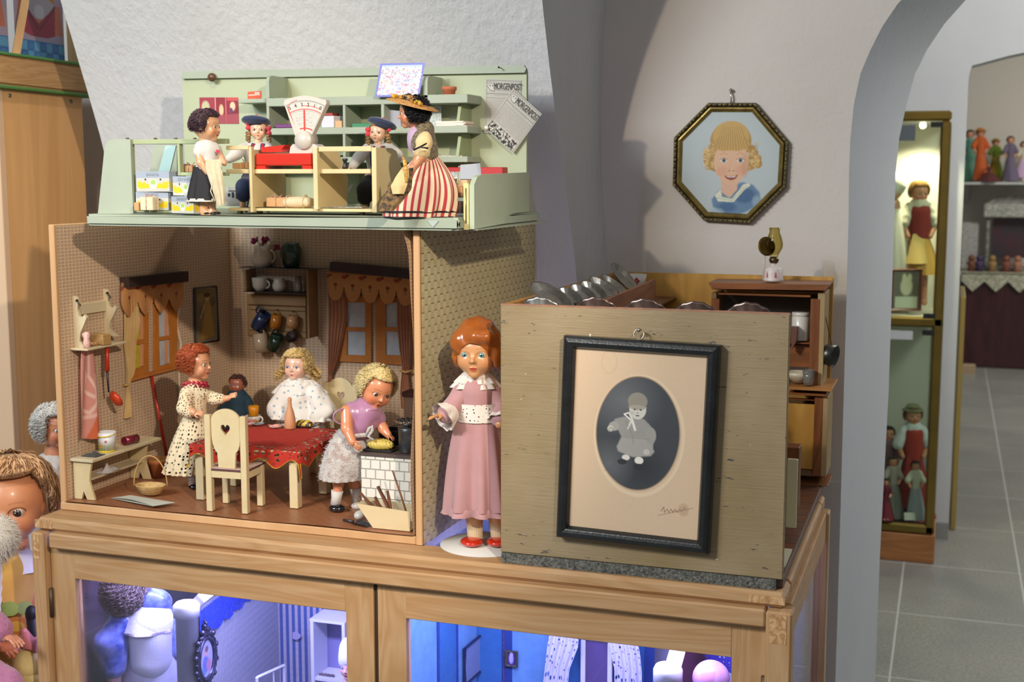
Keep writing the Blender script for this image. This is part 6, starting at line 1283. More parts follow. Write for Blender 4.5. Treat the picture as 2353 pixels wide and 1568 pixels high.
plate=[(0,.0006),(.007,.0006),(.0125,.0035),(.0130,.0042),(.0120,.0042),(.007,.0018),(0,.0016)]
k=T(633,984); lobj('plate','white scalloped plate with pink sausage on the tablecloth','plate',plate,k,mat('e0d6c8',.2,coat=.5),fn=lambda a,r,z,v:(r*(1+.03*math.sin(12*a)*(r>.01)),z),grp='little plates on the tablecloth')
b=MB(); b.tube([k+V((-.016,-.001,.0055)),k+V((-.006,-.001,.0050)),k+V((0,0,.0052)),k+V((.009,.001,.0052))],[.0009,.0013,.0032,.0026],10); tag(b.obj('pink_sausage',mat('d88078',.5,c2='e8b0a8',ns=400)),'pink striped sausage with stick on the white plate','food')
b=MB(); R_=random.Random(5)
for i in range(7): b.ball(k+V((R_.uniform(-.006,.008),.0065+R_.uniform(-.001,.002),.0045)),.0018,7)
tag(b.obj('yellow_garnish',mat('c8b878',.6)),'yellow garnish behind the sausage on the white plate','food')
k=T(594,977)+V((0,-.002,0)); lobj('plate','blue and white small plate beside the chair post','plate',plate,k,mat('8a9cb4',.25,c2='d0d4dc',ns=120,coat=.5),grp='little plates on the tablecloth')
k=T(521,973)+V((0,-.002,.0)); lobj('plate','pink-topped plate seen through the heart of the chair back','plate',[(0,0),(.009,0),(.013,.004),(.0135,.007),(.012,.007),(0,.005)],k,mat('d8c0b8',.3),grp='little plates on the tablecloth')
b=MB(); 
for q in (-1,1): b.ball(k+V((q*.005,0,.008)),(.0055,.005,.0035),12)
tag(b.obj('pink_bun',mat('d88a9a',.5)),'pink iced bun seen through the heart cut-out','pastry')
k=T(722,972)+V((0,.012,0)); b=MB(); b.lathe([(0,.0006),(.022,.0006),(.027,.003),(.0275,.0042),(.026,.0042),(.0215,.002),(0,.002)],k,40); b.bm.transform(Matrix.Translation(k)@Matrix.Diagonal((1.05,.62,1,1))@Matrix.Translation(-k)); tag(b.obj('serving_tray',mat('4a453e',.3,.6)),'dark oval tray with marbled cake on the tablecloth','tray')
b=MB(); b.grid(lambda u,v:k+V(((u-.5)*.034,.0085*math.cos(PI*v)*(1-.3*(2*u-1)**4),.0034+.0105*math.sin(PI*v)*(1-.5*(2*u-1)**6)*(1+.04*math.sin(20*u)))),30,14); b.grid(lambda u,v:k+V(((u-.5)*.034,.0085*(2*v-1),.0034)),4,4)
t=NT('marbled_cake'); wv=t.add('ShaderNodeTexWave'); wv.inputs['Scale'].default_value=38; wv.inputs['Distortion'].default_value=7; wv.inputs['Detail'].default_value=2; t.ln(t.coord('Object',rot=(0,0,.6)),wv.inputs['Vector']); t.col(t.ramp(wv.outputs['Fac'],[(.5,'d0b030'),(.62,'4a382c')])); t.set(Roughness=.4); tag(b.obj('marble_cake',t.m),'yellow and brown marbled cake loaf on the dark tray','cake')
# stove
sx0=PZ(830,1158,fz).x; sv=empty('tiled_stove','white tiled toy stove with dark top at the right wall','stove',V((-.92,2.1,fz))); SX0,SX1,SY0,SY1,SZ=-.985,kx1-wt-.0185,2.055,2.20,PY(830,1040,2.055).z
SX0=PY(830,1090,SY0).x
t=NT('relief_tiles'); tc=t.coord('UV'); br=t.add('ShaderNodeTexBrick'); br.offset=.5; br.inputs['Scale'].default_value=1; br.inputs['Brick Width'].default_value=.0188; br.inputs['Row Height'].default_value=.0176; br.inputs['Mortar Size'].default_value=.0013; br.inputs['Mortar Smooth'].default_value=.7; t.ln(tc,br.inputs['Vector']); t.col(t.mix(br.outputs['Fac'],'e4e0d4','b8b4a6')); t.set(Roughness=.35); t.bump(t.math('SUBTRACT',1.0,br.outputs['Fac']),.9,.0015)
b=MB(); b.bx((SX0+.0006,SY0+.0006,fz+.0003),(SX1,SY1,SZ-.005)); b.obj('stove_body',mat('d8d4c6',.5),sv)
b=MB(); panel(b,(SX0,SY0,fz+.001),(SX1-SX0,0,0),(0,0,SZ-fz-.006)); b.obj('tile_front',t.m,sv,fixn=False); b=MB(); panel(b,(SX0,SY1,fz+.001),(0,SY0-SY1,0),(0,0,SZ-fz-.006)); b.obj('tile_side',t.m,sv,fixn=False)
b=MB(); b.bx((SX0-.004,SY0-.003,SZ-.005),(SX1,SY1+.002,SZ),.0006); b.obj('stove_top',mat('5a4c48',.45,.2),sv)
b=MB(); p=PY(938,905,SY1-.02); b.bx((PY(927,900,SY1-.03).x,SY1-.03,SZ+.0002),(SX1-.002,SY1-.003,PY(930,912,SY1-.03).z),.001); b.obj('flue',mat('c8a890',.5),sv)
b=MB(); z_=PY(930,912,SY1-.03).z; b.bx((PY(923,900,SY1-.034).x,SY1-.036,z_+.0002),(SX1-.001,SY1-.001,z_+.010),.002); b.obj('flue_cap',mat('6a4a44',.5),sv)
def S(x,y,dx=0,dy=0): p=PZ(x,y,SZ+.0004); return V((min(p.x+dx,SX1-.015),p.y+dy,SZ+.0004))
k=V((PY(875,1020,SY0+.028).x,SY0+.026,SZ+.0004)); b=MB(); b.box(k+V((0,0,.0018)),(.056,.032,.0032),None,.0008); tag(b.obj('baking_tray',mat('1e1d1e',.5)),'black baking tray with plaited bread on the stove','tray')
b=MB()
for s_ in range(3):
    pts=[]
    for i in range(34):
        t_=i/33; e=math.sin(PI*min(max(t_,.02),.98))**.4; pts.append(k+V(((t_-.5)*.048,.0075*e*math.sin(t_*17+s_*2.09),.0105+.0045*e*math.sin(2*(t_*17+s_*2.09)))))
    b.tube(pts,[.0018+.0045*math.sin(PI*i/33)**.5 for i in range(34)],10)
tag(b.obj('plaited_bread',mat('d2bc62',.5,c2='bfa548',ns=60,coat=.2)),'pale yellow plaited bread loaf on the black baking tray','bread')
k=V((PY(939,1030,SY0+.03).x,SY0+.030,SZ+.0004)); pk=empty('cooking_pot','grey metal cooking pot with lid on the tiled stove','pot',k); GM=mat('77777a',.35,.85,c2='5c5d60',ns=60,name='pewter')
k.x=min(k.x,SX1-.020); b=MB(); b.lathe([(0,0),(.017,0),(.0178,.002),(.0185,.040),(.0192,.0412),(.0185,.042),(.0172,.040),(.0165,.003),(0,.003)],k,40); b.obj('pot_body',GM,pk)
b=MB(); b.lathe([(.0188,.0425),(.0188,.0438),(.012,.046),(.003,.0468),(.003,.0475),(0,.0475)],k,40); b.obj('lid',GM,pk)
b=MB(); b.lathe([(0,0),(.009,0),(.013,.002),(.0245,.0085),(.0245,.0095),(.013,.0035),(0,.0015)],k+V((0,0,.0485)),64,fn=lambda a,r,z,v:(r*(1+.05*math.sin(16*a)*min(1,r/.02)),z+.0010*math.sin(16*a)*(r>.012))); tag(b.obj('fluted_dish',mat('c8c4be',.18,.95)),'shiny fluted silver dish balanced on the pot lid','dish')
k=V((PY(900,985,SY0+.09).x,SY0+.085,SZ+.0004)); b=MB(); b.lathe([(0,0),(.019,0),(.021,.004),(.0225,.026),(.0225,.0275),(.0205,.0275),(.019,.004),(0,.003)],k,36); o=b.obj('black_pan',mat('2a2c30',.3,.6)); tag(o,'black pan at the rear of the stove behind bread','pan')
b=MB(); b.tube([k+V((-.018,-.01,.029)),k+V((.02,.012,.036))],.0012,6); b.obj('handle',mat('8a8480',.3,.8),o)
# coal box and firewood
bxY=1.992; cbx=empty('wood_box','cream wedge-shaped box of firewood at the front right corner','box',V((-.88,bxY+.01,fz)))
pp=[(858,1229),(950,1238),(950,1178),(819,1158)]; P_=ppoly(pp,bxY); P_=[(min(a,kx1-wt-.0178),max(c,fz+.0004)) for a,c in P_]
b=MB(); b.prism(P_,.0022,frame((0,bxY+.0022,0),(1,0,0),(0,0,1))); b.obj('front_side',mat('dcc79c',.5,c2='d4bc8e',ns=15),cbx)
b=MB(); b.prism(P_,.0022,frame((0,bxY+.047,0),(1,0,0),(0,0,1))); b.obj('rear_side',CW,cbx)
b=MB(); a,c_,d2_,e=P_; 
def slab(b,p,q,y0,y1,th): n=V((q[1]-p[1],0,p[0]-q[0])).normalized()*th; vs=[b.bm.verts.new(V(w)) for w in ((p[0],y0,p[1]),(q[0],y0,q[1]),(q[0],y1,q[1]),(p[0],y1,p[1]))]; ws=[b.bm.verts.new(v.co+n) for v in vs]; [b.bm.faces.new([x[i] for i in (0,1,2,3)]) for x in (vs,ws)]; [b.bm.faces.new((vs[i],vs[(i+1)%4],ws[(i+1)%4],ws[i])) for i in range(4)]
slab(b,e,a,bxY+.0023,bxY+.0447,.002); b.obj('sloped_side',CW,cbx); b=MB(); slab(b,a,c_,bxY+.0023,bxY+.0447,-.002); b.obj('bottom_board',CW,cbx)
R_=random.Random(3); WD=[('6e3a22',.6),('8a5228',.6),('7a4630',.6),('96642c',.6)]
sticks=[((905,1185),(868,1118),.0055,'flat brown slab of bark'),((938,1182),(902,1082),.0016,'thin twig reaching highest'),((880,1178),(862,1142),.005,'short dark split log'),((895,1180),(858,1152),.0042,'reddish splinter'),((868,1172),(826,1130),.004,'long brown stick to the left'),((900,1178),(890,1128),.0028,'pale narrow splint'),((850,1170),(822,1142),.003,'small reddish stick at left end')]
for i,(p,q,r,lb) in enumerate(sticks):
    yy=bxY+.012+.0045*i; A1=PY(p[0],p[1]+10,yy); B1=PY(q[0],q[1],yy+.004); b=MB(); b.tube([A1,A1.lerp(B1,.5)+V((.0006,0,.0004)),B1],[r,r*1.05,r*.85],6,sm=False,flat=.45 if r>.003 else 1); tag(b.obj('firewood_stick',mat(*WD[i%4][:2],c2='4e2c1c',ns=80,stretch=(1,1,.3))),lb+' in the wedge-shaped wood box','firewood','firewood in the cream box')
# shovel and poker on the floor
k=PZ(810,1206,fz); k.z=fz+.0004; sh_=empty('toy_shovel','small grey metal coal shovel lying on the kitchen floor','shovel',k)
b=MB(); A1,B1=PZ(845,1212,fz),PZ(812,1204,fz); d1=(B1-A1); nrm=V((-d1.y,d1.x,0)).normalized(); 
b.grid(lambda u,v:V((A1.x,A1.y,fz+.001))+d1*u+nrm*((v-.5)*.020*(1-.25*(1-u)))+V((0,0,.0045*abs(2*v-1)**3*1.0)),12,12); b.grid(lambda u,v:V((A1.x,A1.y,fz+.0004))+d1*u+nrm*((v-.5)*.020*(1-.25*(1-u)))+V((0,0,.0045*abs(2*v-1)**3*1.0)),12,12); b.obj('blade',mat('5e6064',.4,.7,c2='46484c',ns=80),sh_)
b=MB(); C1=PZ(790,1199,fz); b.tube([V((B1.x,B1.y,fz+.004)),V((C1.x,C1.y,fz+.003))],.0026,8); b.obj('handle',mat('4e4c50',.4,.6),sh_)
# wicker basket behind the leg
k=PZ(818,1139,fz); k=V((k.x-.0,k.y+.012,fz+.0003)); b=MB(); b.lathe([(0,0),(.014,0),(.019,.012),(.021,.026),(.0195,.026),(.017,.012),(0,.002)],k,60,fn=lambda a,r,z,v:(r*(1+.03*math.sin(30*a+z*700)),z)); tag(b.obj('wicker_basket',mat('9a6e3a',.7,c2='6e4a24',ns=300,bump=1,bs=500)),'brown wicker basket half hidden between doll leg and stove','basket')
# ---- back wall: shelf unit
DW=mat('9d7b50',.6,c2='90704a',ns=20,name='tan_wood'); us=empty('crockery_shelf','tan wall shelf with crockery and hanging mugs on the back wall','wall shelf',PY(640,780,YBK))
Yd=YBK-.045
b=MB(); pbox(b,543,615,733,620.5,Yd-.008,.052); b.obj('top_board',DK,us)
b=MB(); pbox(b,558,670,703,675.5,Yd,.044); b.obj('middle_board',DK,us)
for x0,x1,y1 in ((559,566,669.5),(703.5,711,778)): b=MB(); pbox(b,x0,621,x1,y1,Yd,.044); b.obj('side_board',DW,us)
b=MB(); pbox(b,566,676,703,778,YBK-.006,.0055); b.obj('back_board',mat('a5845a',.6,c2='98784e',ns=12),us)
for y in (710,758): b=MB(); pbox(b,572,y,703,y+6,YBK-.010,.0035); b.obj('batten',DW,us)
for y in (676.5,): b=MB(); pbox(b,566,y,703,y+28,YBK-.014,.0075); b.obj('front_batten',DW,us)
def jug(name,label,cat,x,ybot,h,w,Y,m,handle=0,prof=None,grp=None,parts=()):
    k=PY(x,ybot,Y); s_=(k-CAM).dot(HF)/F_PX; H_=h*s_; W_=w*s_/2; o=empty(name,label,cat,k,grp); pf_=prof or [(0,0),(.7,0),(.95,.25),(1,.45),(.8,.75),(.78,1),(.7,1),(.72,.75),(.9,.45),(0,.06)]
    b=MB(); b.lathe([(r*W_,z*H_) for r,z in pf_],k+V((0,0,.0003)),28); b.obj('body',m,o)
    if handle: b=MB(); b.tube([k+V((handle*(W_*.75+W_*.55*math.sin(t)),0,H_*(.52+.28*math.cos(t)))) for t in [i*PI/10 for i in range(11)]],W_*.11,8); b.obj('handle',m,o)
    return o,k,H_,W_
CER=lambda c:mat(c,.25,coat=.5,name='ceramic')
o,k,H_,W_=jug('pitcher','cream pitcher holding dark red flowers on the top board','pitcher',604,615.5,50,50,YBK-.022,CER('b9a893'),1)
R_=random.Random(9)
for i,(x,y) in enumerate(((585,553),(608,551),(637,567))):
    p=PY(x,y,YBK-.024); f_=tag(None or (lambda b:(b.tube([k+V((0,0,H_*.9)),(k+V((0,0,H_*.9))).lerp(p,.5)+V((0,0,.004)),p],.0009,5),b.obj('red_flower',mat('4a4a2c',.7)))[1])(MB()),'dark magenta flower %s in the cream pitcher'%['at the left','in the middle','drooping at the right'][i],'flower','magenta flowers in the pitcher')
    b=MB()
    for j in range(22): b.ball(p+V((R_.gauss(0,.003),R_.gauss(0,.003),R_.gauss(0,.003))),.003,7)
    b.obj('blossom',mat('7a1040',.7),f_)
jug('green_vase','dark green glazed vase on the top board','vase',670,615.5,56,50,YBK-.022,CER('1f3a30'),0,[(0,0),(.6,0),(.75,.1),(1,.55),(.95,.8),(.75,.93),(.78,1),(.7,1),(.68,.92),(.85,.7),(0,.1)])
jug('teacup','white cup with printed pattern on the middle board','cup',598,670,32,38,Yd+.02,CER('bdb5a6'),1,[(0,0),(.5,0),(.9,.35),(1,.95),(1,1),(.93,1),(.85,.4),(0,.1)],'cups on the middle board')
jug('milk_jug','round white milk jug on the middle board','jug',642,670,31,32,Yd+.02,CER('c0b8aa'),0,None,'cups on the middle board')
o,k,H_,W_=jug('salt_jar','small glass jar with red-brown top on the middle board','jar',686,670,36,18,Yd+.022,CER('8a8074'),0,[(0,0),(.9,0),(1,.1),(1,.55),(.8,.6),(.85,.95),(0,1)],None)
def hangmug(label,x,y,w,h,c,ang=25,prof=None,dark=False):
    k=PY(x,y,YBK-.022); s_=(k-CAM).dot(HF)/F_PX; o=empty('hanging_mug',label,'mug',k,'mugs hanging from the crockery shelf'); M=Matrix.Translation(k)@Matrix.Rotation(math.radians(ang),4,'Y')
    b=MB(); b.lathe([(0,-h/2*s_),(w*.42*s_,-h/2*s_),(w/2*s_,-h*.1*s_),(w*.45*s_,h/2*s_),(w*.39*s_,h/2*s_),(w*.42*s_,-h*.1*s_),(0,-h*.4*s_)],(0,0,0),26); b.bm.transform(M); b.obj('body',CER(c),o)
    b=MB(); top=k+V((-.25*w*s_*math.sin(math.radians(ang)),0,h*.5*s_)); b.tube([top+V((h*.16*s_*math.sin(t),0,h*.05*s_+h*.2*s_*math.cos(t))) for t in [i*2*PI/14 for i in range(14)]],w*.055*s_,7,closed=True); b.obj('handle',CER(c),o)
    b=MB(); b.tube([top+V((0,.0,h*.16*s_)),top+V((0,0,h*.30*s_)),top+V((0,.014,h*.32*s_))],.0009,6); b.obj('hook',mat('4a3a2a',.4,.7),o)
hangmug('dark blue mug hanging upper left under the shelf',600,738,36,44,'1c2c50',35); hangmug('orange mug hanging between the blue and peach ones',634,739,27,32,'b8701c',10); hangmug('peach flowered mug hanging at the upper right',672,740,28,28,'b88758',5)
hangmug('cream jug with red flower hanging lowest at the left',600,788,36,44,'b8a284',-8); hangmug('dark green pot hanging in the middle of lower row',634,788,34,40,'15301c',15)
b=MB(); k=PY(672,775,YBK-.02); b.lathe([(0,-.004),(.012,-.004),(.016,.004),(.015,.004),(.011,-.002),(0,-.002)],k,24,Matrix.Rotation(1.0,4,'X')); b.tube([k+V((-.014,0,0)),k+V((-.030,0,-.004))],.0016,6); b.tube([k+V((.011*math.sin(t),-.006,.004+.008*math.cos(t))) for t in [i*PI/8 for i in range(-8,9)]],.0011,6); tag(b.obj('hanging_pan',mat('38281f',.4,.4)),'small dark brown pan hanging at lower right of shelf','pan')
# ---- back wall window and curtain
wb=empty('play_window','orange wooden double window with pale panes on the back wall','window',PY(850,830,YBK),'toy windows of the kitchen')
for x0,x1,t0,b0,t1,b1,pn in ((777,853,676,831,680,834,(797,839)),(864,931,680,835,684,840,(886,922))):
    h=[[ (p.x,p.z) for p in [PY(x,y,YBK-.006) for x,y in ((pn[0],a_),(pn[1],a_+1),(pn[1],c_+1),(pn[0],c_))]] for a_,c_ in ((695,752),(761,816))]
    b=MB(); P_=[PY(x,y,YBK-.006) for x,y in ((x0,t0),(x1,t1),(x1,b1),(x0,b0))]; b.prism([(p.x,p.z) for p in P_],.004,frame((0,YBK-.002,0),(1,0,0),(0,0,1)),holes=h); f=b.obj('casement_frame',OR,wb)
    b=MB(); bprism(b,[(x0+3,t0+4),(x1-3,t1+4),(x1-3,b1-4),(x0+3,b0-4)],YBK-.0003,.0006); b.bm.transform(Matrix.Translation((0,-.0010,0))); b.obj('pane',SKY,f)
cb=empty('window_curtain','orange flowered scalloped curtain with dark rail over the back wall window','curtain',PY(855,620,YBK),'curtains of the kitchen windows')
b=MB(); P_=[PY(x,y,YBK-.028) for x,y in ((758,602),(951,620),(951,643),(756,623))]; b.prism([(p.x,p.z) for p in P_],.022,frame((0,YBK-.004,0),(1,0,0),(0,0,1))); b.obj('curtain_rail',DK,cb)
A_=PY(754,622,YBK-.014); B_=PY(953,636,YBK-.014); C_=PY(754,690,YBK-.014); valance('b',A_,B_,C_-A_,5,cb,V((0,-1,0)))
CUR2=mat('b98260',.8,c2='a87050',ns=16,sheen=.4,name='rose_curtain')
P=[PY(x,y,YBK-.005) for x,y in ((775,655),(778,730),(772,790),(768,830),(760,862),(762,890),(758,930))]; drape(P,[.021,.023,.017,.012,.005,.008,.011],CUR2,cb,out=V((0,-1,0)),along=V((1,0,0)))
P=[PY(x,y,YBK-.005) for x,y in ((930,665),(932,740),(934,800),(936,840),(933,858),(934,900),(938,940))]; drape(P,[.017,.019,.015,.010,.008,.012,.014],CUR2,cb,out=V((0,-1,0)),along=V((1,0,0)))
b=MB(); b.tube([PY(920,852,YBK-.014),PY(932,856,YBK-.019),PY(948,852,YBK-.014)],.0028,7); b.obj('curtain_tie',mat('b08a50',.7),cb)

for w_ in (wl,wb): w_['kind']='thing'
# ---------------------------------------------------------------- dolls in the kitchen
def shoes(d,pts,m=SHOE,rr=(13,8,5),name='shoe'):
    for (x,y,dd) in pts: b=MB(); b.ball(d.P(x,y,dd),[v*d.s for v in rr],16,M=Matrix((RT,HF,V((0,0,1)))).transposed()); b.obj(name,m,d.root)
def beads(d,name,c,a,b_,n,r,m,dr=0):   # ring of beads around point c
    q=MB(); k=d.P(*c)
    for i in range(n): t=2*PI*i/n; q.ball(k+(RT*a*math.cos(t)+HF*b_*math.sin(t)+V((0,0,dr*math.sin(t))))*d.s,r*d.s,8)
    q.obj(name,m,d.root)
def frill(d,name,c,r0,r1,h,m,n=12,amp=.1,flat=.8,L=6,seed=0,tilt=(0,0)):
    return d.skirt(name,(c[0],c[1],c[2] if len(c)>2 else 0),(c[0]+tilt[0],c[1]+h,(c[2] if len(c)>2 else 0)+tilt[1]),r0,r1,m,n,amp,n=110,L=L,flat=flat,seed=seed,fp=.8,th=.0008)
CRO=lace('e0d0ac',215,.34,'Object',rough=.95); CRO2=lace('e0d0ac',1.0,.30,'UV',stretch=(30,14,1))
# E red haired doll
be=PZ(449,1124,fz); E_=Doll('doll','red-haired doll in cream crochet dress with red beads, standing left of the table',dist(be),V((be.x,be.y,fz+.0004)),skin='dda078')
E_.head(450,836,38,76,2,0,blush='e08a68',lip='c02830',bl=.5,iris='4a6a60')
E_.limb([(450,866),(448,885)],[13,14]).limb([(448,905),(452,955)],[24,22]).limb([(428,905,-.02),(424,938,-.028),(445,948,-.04)],[13,11,8]).hand((446,949,-.04),(466,950,-.044),24,-1,.25,palm=(0,.6,-.7),spread=.16)
E_.limb([(470,905,.015),(500,920,.0),(524,915,-.01)],[12,10,7]).hand((524,915,-.01),(545,904,-.015),25,1,.25,palm=(.2,.6,-.5),spread=.22)
for q,dd in ((440,0),(456,.006)): E_.limb([(q+3,1000,dd),(q,1080,dd),(q+1,1118,dd)],[14,9,7])
E_.finish()
E_.cloth('crochet_bodice',[('c',[(449,896),(450,955)],[26,25]),('e',(450,905),(34,22,16)),('c',[(430,905,-.018),(424,938,-.027),(434,948,-.034)],[17,17,13]),('c',[(470,905,.015),(494,917,.003),(508,917,-.004)],[15,14,12])],CRO)
E_.cloth('underdress',[('c',[(449,896),(450,960)],[23,22])],mat('4a4034',.9,name='dark_lining'))
E_.skirt('underskirt',(449,958),(430,1078),22,44,mat('5a4e3e',.9,name='dark_lining'),8,.08,n=60,flat=.8)
E_.skirt('crochet_skirt',(449,955),(426,1086),26,50,CRO2,9,.10,bulge=4,n=120,L=36,hem=.06,flat=.8,fp=1.2,us=1,vs=1)
beads(E_,'red_bead_necklace',(449,882),25,17,16,5.2,mat('a8182a',.15,coat=1,name='red_glass'),-4); beads(E_,'red_bead_strand',(449,889),29,20,18,4.6,mat('7e1020',.15,coat=1,name='red_glass'),-4)
for x,dd in ((440,0),(456,.006)): b=MB(); b.tube([E_.P(x,1084,dd),E_.P(x+1,1112,dd)],[9.5*E_.s,8.5*E_.s],14); b.obj('white_sock',WHC,E_.root)
shoes(E_,[(445,1119,-.004),(461,1119,.004)],rr=(12,9,6))
E_.hair('a8481c','c8683a',1100,.42,.12,2.4,.042,50,130,hang=.05,vol=1.1,face=58,seed=21)
# F blonde doll seated in white lace
F_=Doll('doll','curly blonde doll in frilled white lace dress, seated behind the table',dist((-1.21,2.36,1.0)),V((-1.2,2.37,1.0012)),skin='e0b59c')
F_.head(682,842,33,-16,-2,0,blush='e0907c',lip='c05a58',bl=.4,iris='4a70a0',mw=.12)
F_.limb([(684,870),(686,895)],[12,16]).limb([(687,905),(690,960)],[28,30]).limb([(655,912,-.01),(640,940,-.02),(652,962,-.04)],[13,12,8]).limb([(725,912,-.01),(742,945,-.02),(728,966,-.04)],[13,12,8])
F_.hand((652,962,-.04),(664,970,-.05),20,1,.4).hand((728,966,-.04),(716,972,-.05),20,-1,.4)
F_.limb([(675,985,-.01),(668,1010,-.09)],[16,13]).limb([(702,985,-.01),(706,1010,-.09)],[16,13]); F_.finish()
LW=mat('e6e0d6',.9,bump=.8,bs=420,sheen=.4,name='lace_cotton'); LWF=cloth('e4dfd6','9ab0bc','floral',900,.9,.7,.4,95,.28)
F_.cloth('bodice',[('c',[(686,900),(690,975)],[37,42]),('c',[(658,905,-.01),(640,940,-.02),(650,955,-.034)],[24,26,17]),('c',[(724,905,-.01),(744,945,-.02),(730,958,-.034)],[24,26,17])],LWF,wr=.0022,wsc=170)
F_.cloth('collar',[('e',(684,884,-.006),(34,24,13))],LW,wr=.0015,wsc=260)
frill(F_,'shoulder_frill',(688,872),30,60,30,LW,17,.16,.6)
frill(F_,'neck_frill',(683,866),16,30,14,LW,14,.14,.8); frill(F_,'cuff_frill',(648,945,-.03),15,26,16,LW,10,.14,.9); frill(F_,'cuff_frill',(734,950,-.03),15,27,16,LW,10,.14,.9)
F_.skirt('lap_skirt',(690,960,-.01),(694,1000,-.02),42,62,LWF,12,.1,n=80,L=10,flat=.75)
F_.hair('c8a25c','ecd498',800,.5,.13,2.2,.05,56,128,hang=.25,vol=1.16,face=50,seed=31)
for q in (-1,1):
    for j in range(3):
        b=MB(); x0_=684+q*(36+j*5); b.tube([F_.P(x0_+6*math.cos(t),845+j*5+t*1.9,6*math.sin(t)*F_.s) for t in [i*.5 for i in range(22)]],[4*F_.s*(1-.02*i) for i in range(22)],7); b.obj('ringlet',mat('b8985a',.45,c2='8e6e38',ns=120),F_.root)
b=MB(); b.grid(lambda u,v:F_.HM@(V((math.sin((u-.5)*2.4)*1.02,.12-.0-.35*v,.15+1.04*math.cos((u-.5)*2.4)+.12*v*(1+.5*math.sin(40*u))))*F_.R),60,6); b.obj('lace_headband',LW,F_.root)
# G blonde doll at the stove
gb=PZ(778,1174,fz); G_=Doll('doll','blonde doll in shiny lilac blouse and wool skirt, bending over the tiled stove',dist(gb)-.0,V((gb.x,gb.y,fz+.0004)),skin='d98f68')
G_.head(864,893,45,30,22,14,blush='d8603c',lip='a82a1c',bl=.6,iris='2e221a',lash=1,mw=.11,browc='8a4a2a')
G_.limb([(850,928),(835,945)],[17,20]).limb([(832,955),(815,1000)],[34,30]).blob((805,1015),(32,28,26))
G_.limb([(797,946,-.02),(797,985,-.036),(810,1016,-.05)],[16,13,9.5]).hand((811,1018,-.05),(826,1034,-.058),27,1,.45,palm=(.6,.7,-.2))
G_.limb([(866,960,.01),(880,985,.0),(892,1000,-.01)],[14,12,9]).hand((892,1000,-.01),(912,1012,-.02),22,-1,.4)
G_.limb([(790,1030,0),(778,1110,0),(772,1158,0)],[20,12,9],.006).limb([(810,1030,.02),(815,1110,.03),(820,1150,.03)],[18,12,9]); G_.finish(rough=.28)
SAT=mat('b884a4',.28,c2='ad7a9c',ns=30,bump=.35,bs=90,coat=.4,sheen=.3,name='lilac_satin')
G_.cloth('blouse',[('c',[(838,950),(816,996)],[38,36]),('e',(810,948,-.012),(26,24,26)),('e',(866,962,.008),(20,20,24))],SAT,wr=.0016,wsc=150)
G_.cloth('collar',[('e',(842,938,-.004),(34,28,12))],SAT,wr=.001,wsc=200)
b=MB(); b.tube([G_.P(784+26*math.sin(t)+8,958+18*math.cos(t)*1.0,-.028+.012*math.sin(t)) for t in [i*PI/8 for i in range(16)]],.0016,6,closed=True); b.obj('sleeve_binding',SAT,G_.root)
WOOL=cloth('d6cfc8','b9a296','noise',500,1,1.0,.6,60,.56,bd=.003)
G_.skirt('wool_skirt',(812,985),(784,1100),32,50,WOOL,7,.05,bulge=10,th=.003,n=110,L=36,hem=.05,flat=.85,fp=1,seed=6)
b=MB(); R_=random.Random(12); s_=G_.s
for i in range(1500):
    a=R_.uniform(0,2*PI); v=R_.random(); cx=812+(784-812)*v; cy=985+115*v; r=32+18*v**.8+10*math.sin(PI*v); p=G_.P(cx,cy)+RT*(r*s_*math.cos(a))+HF*(r*s_*.85*math.sin(a)); n_=(RT*math.cos(a)+HF*math.sin(a)); e=p+n_*R_.uniform(.0015,.0045)+V((R_.gauss(0,.002),R_.gauss(0,.002),R_.gauss(0,.0025))); b.tube([p,p.lerp(e,.6)+V((0,0,R_.gauss(0,.0008))),e],[.0003,.00025,.0001],3,cap=False)
b.obj('wool_fuzz',mat('e2dcd6',1,sheen=.5),G_.root)
strap(G_,'wool_waist_tie',[(785,990,-.035),(812,1003,-.042),(842,1000,-.036),(856,990,-.02)],5,WOOL,flat=.7)
strap(G_,'wool_bow',[(842,1000,-.038),(848,985,-.042),(855,980,-.042),(856,990,-.042),(846,1003,-.04),(858,1012,-.04)],3.5,WOOL,flat=.8)
for p in ([(775,1128,0),(771,1160,0)],[(817,1122,.03),(820,1152,.03)]): b=MB(); b.tube([G_.P(*p[0]),G_.P((p[0][0]+p[1][0])/2,(p[0][1]+p[1][1])/2,p[0][2]),G_.P(*p[1])],[14.5*s_,12*s_,12*s_],16); b.obj('white_sock',WHC,G_.root)
shoes(G_,[(775,1169,-.006)],rr=(20,15,10)); shoes(G_,[(822,1163,.024)],mat('dcd6cc',.3,coat=.4),rr=(17,14,10),name='white_shoe')
b=MB(); b.ball(PZ(828,1196,fz)+V((0,0,.0095)),(.011,.014,.0088),16); tag(b.obj('white_shoe',mat('ddd6c8',.3,coat=.4)),'loose white doll shoe on the floor beside the metal shovel','shoe')
G_.hair('dcbf78','f6e4b0',1500,.42,.10,2.4,.04,48,128,hang=.02,vol=1.12,face=60,seed=41)
